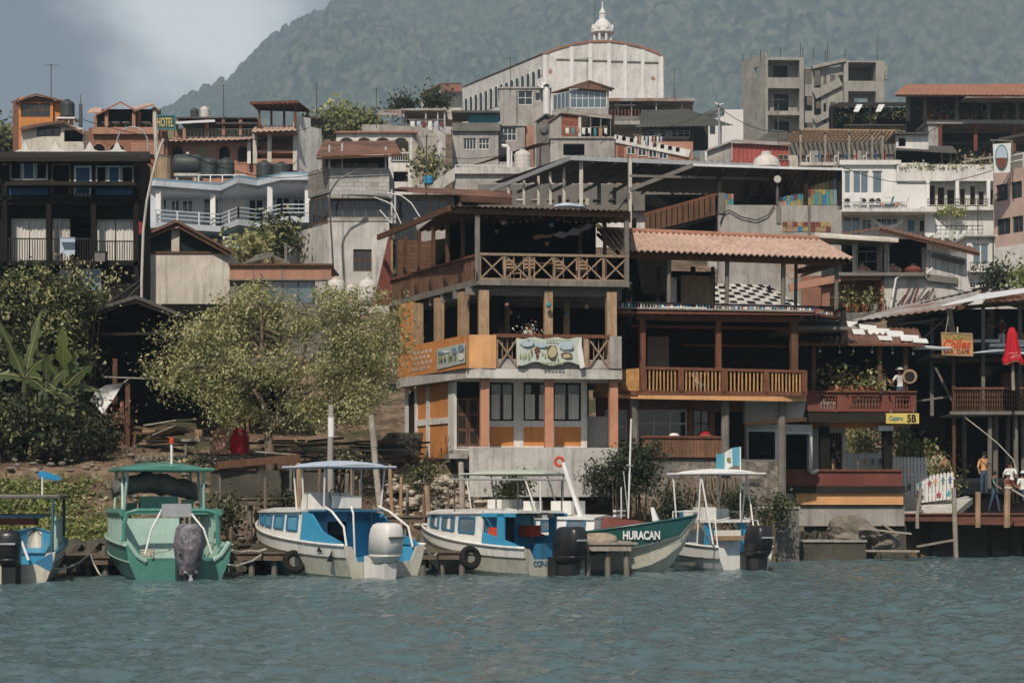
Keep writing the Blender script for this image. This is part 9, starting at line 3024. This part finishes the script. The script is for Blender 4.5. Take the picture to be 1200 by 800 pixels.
 fm.bar(P_+hc+V((-.025,-.1,-.085))*s,P_+hc+V((.025,-.1,-.085))*s,.012*s)
 fm.build('face','hair',t)
 nm=MB()
 nm.lathe(P_+hc+V((0,-.104,-.055))*s,[(.018*s,0),(.012*s,.03*s),(.004*s,.05*s)],6)
 nm.build('nose','skin',t)
 if hat:
  hm=MB()
  hm.lathe(P_+hc+V((0,0,.035))*s,[(.2*s if hat[1]else .13*s,0),(.19*s if hat[1]else .13*s,.012*s),(.118*s,.02*s),(.11*s,.09*s),(.06*s,.115*s)],14)
  if not hat[1]:
   hm.box(*(P_+hc+V((-.08,-.24,.035))*s),*(P_+hc+V((.08,-.1,.05))*s))
  hm.build('hat',hat[0],t)
 return t
def at(px,py,Y):
 return tuple(P(px,py,Y))
def seat(px,py,Y):
 """hidden stool under a seated person"""
 c=P(px,py,Y)
 t=thing('stool','dark stool under the seated person','stool',c,'stools under seated people')
 part('seat','wood_brown',t,lambda m:m.box(c.x-.2,c.y-.15,c.z+.38,c.x+.2,c.y+.2,c.z+.42))
 for sx in(-1,1):
  for sy in(-.12,.17):
   part('leg','wood_brown',t,lambda m:m.box(c.x+sx*.17-.02,c.y+sy-.02,c.z,c.x+sx*.17+.02,c.y+sy+.02,c.z+.378))
person('person in an orange top and dark trousers standing under the timber restaurant',at(1153,579,84.5),R(10),1.72,'orange_pale','denim',arm=(.2,.2))
person('person in dark clothes and jeans walking along the red jetty',at(1165,600,82.2),R(60),1.62,'hull_teal_dark','denim','walk',arm=(.5,-.3))
person('person in a white T-shirt sitting at the back of the jetty',at(1184,577,84),R(-20),1.65,'cloth_white','maroon','sit',arm=(.7,.7))
person('person with a white cap and red top crouched near the jetty post',at(1181,590,82.6),R(30),1.6,'maroon','dark_wood','sit',('cloth_white',False),arm=(.7,.7))
person('person in a white shirt at the very right edge of the jetty',at(1199,588,83),R(0),1.6,'cloth_white','denim','sit',('cloth_white',False),arm=(.6,.6))
person('person in black with pale shorts standing behind the bar parapet',at(976,566,80.3),R(60),1.68,'black_paint','wood_tan',arm=(.9,.3))
person('person in a patterned pale shirt by the green bushes behind the fence',at(1098,572,86.5),R(-30),1.62,'plaster_cream','black_paint')
person('person in black beside the bushes, second from the left behind the fence',at(1084,568,88),R(20),1.62,'black_paint','denim')
person('person in a pinkish top nearest to the dark post behind the fence',at(1107,575,86),R(-10),1.55,'salmon','denim')
f=Fr(942,79.5,4)
person('person in a white hat and white top leaning on the brown balustrade',tuple(f.p(1055,481,-.35)),R(-15),1.62,'cloth_white','denim','stand',('cloth_white',True),arm=(.8,.8),lean=.25)
person('person with long dark hair and pale top behind the brown balustrade',tuple(f.p(1035,482,-.2)),R(25),1.6,'wood_tan','denim',hairlen=.2,arm=(.6,.6))
f=Fr(1118,85,-3)
person('person in a red and white top standing beside the red parasol upstairs',tuple(f.p(1174,417,.9)),R(-50),1.62,'maroon','cloth_white',arm=(1.1,.4))
person('person seated in shade at the upstairs bench on the right',tuple(f.p(1195,416,1.0)),R(40),1.6,'salmon','denim','sit')
person('person with grey hair at the coloured balcony, only head showing',tuple(F2 .p(738,381,1.2)),R(-70),1.55,'black_paint','denim','stand',('steel_pale',False))
person('person in dark clothes seated behind the bamboo balcony, left of its middle',tuple(F2 .p(816,466,1.4)),R(30),1.6,'plaster_grey','denim','sit',arm=(.9,1.6))
person('person at the first floor railing behind the painted banner',tuple(F1 .p(622,432,.9)),R(20),1.55,'maroon','denim',arm=(.9,.9))
g=random.Random(17)
def wire(label,a,b,sag,r):
 a,b=P(*a),P(*b)
 t=thing('overhead_wire',label,'wire',a,'wires strung across the hillside')
 part('cable','black_paint',t,lambda m:m.tube([a.lerp(b,k/12)-ZV*(sag*4*(k/12)*(1-k/12))for k in range(13)],r,4))
 part('clamp','steel',t,lambda m:m.lathe(a-ZV*.1,[(.06,0),(.06,.2)],6))
for lab,a,b,s_ in(('thin wire from the bent white pole to the block building',(190,166,80.3),(386,200,104),.8),('wire crossing above the blue hotel roof to the tower',(96,140,140),(362,150,148),1.2),('wire from the twin street lamp to the red shed',(842,124,171),(700,150,165),1.),('wire running right from the twin street lamp',(842,125,171),(938,152,165),.9),('wire from the pergola to the terracotta roofed restaurant',(1050,152,165),(1103,146,175),.6),('wire drooping across the front of the white hotel',(988,196,144),(1162,200,133),1.),('wire over the grey terrace below the church',(508,182,149),(640,165,160),.7),('low wire from the mast to the tiled roof ridge',(736,230,72.6),(700,268,78),.1)):
 wire(lab,a,b,s_,.02 if a[2]<120 else .03)
for i,(px,py,Y,h_)in enumerate(((60,112,142,2.2),(262,141,150,2.6),(441,146,168,3),(598,104,195,3),(688,96,184,2.2),(790,116,200,3),(912,168,146,3.2),(1020,187,146,2.6),(1146,276,127,2.2),(500,222,112,3))):
 c=P(px,py,Y)
 t=thing('tv_antenna',['antenna on the orange tower gable','antenna on the brown hotel roof','antenna on the grey walled roof terrace','antenna on the grey house below the church','antenna on the glass studio roof','antenna on the flat canopy by the church','antenna on the red shed roof','antenna above the white hotel doors','antenna on the tall white house','antenna over the glazed shed'][i],'antenna',c,'television antennas on the roofs')
 part('mast','steel',t,lambda m:m.tube([c-ZV*.3,c+ZV*h_],.035,5))
 part('elements','steel',t,lambda m:[m.bar(c+Vector((-.5+.1*k,-.1*k,h_-.1-.02*k)),c+Vector((.5-.1*k,-.1*k,h_-.1-.02*k)),.03)for k in range(4)]and m.bar(c+ZV*(h_-.1),c+Vector((0,-.5,h_-.16)),.03))
for i,(x0,x1,py,Y,cs)in enumerate(((742,776,158,158,['cloth_white','salmon','cloth_white','canvas_blue']),(478,520,140,166,['cloth_white','canvas_blue','maroon']),(660,712,148,163.5,['cloth_white','teal_wall','salmon','cloth_white']),(1100,1148,268,142.5,['cloth_white','canvas_mint','cloth_white']))):
 a,b=P(x0,py,Y),P(x1,py,Y)
 t=thing('washing_line',['washing line over the pink house parapet','washing line under the thin metal shelters','washing line on the brick house terrace','washing line on the lower hotel terrace'][i],'washing line',a,'washing lines on the terraces')
 part('line','rope',t,lambda m:m.tube([a,a.lerp(b,.5)-ZV*.12,b],.015,4))
 n=len(cs)*2
 for k in range(n):
  u=(k+.3+g.uniform(0,.2))/n
  p,w_,hh=a.lerp(b,u)-ZV*(.1+.04),(b-a).length/n*g.uniform(.5,.75),g.uniform(.4,.85)
  part('garment',cs[k%len(cs)],t,lambda m:m.slab([p,p+Vector((w_,0,0)),p+Vector((w_*.95,.04,-hh)),p+Vector((w_*.1,-.05,-hh*g.uniform(.8,1)))][::-1],(0,.02,0)))
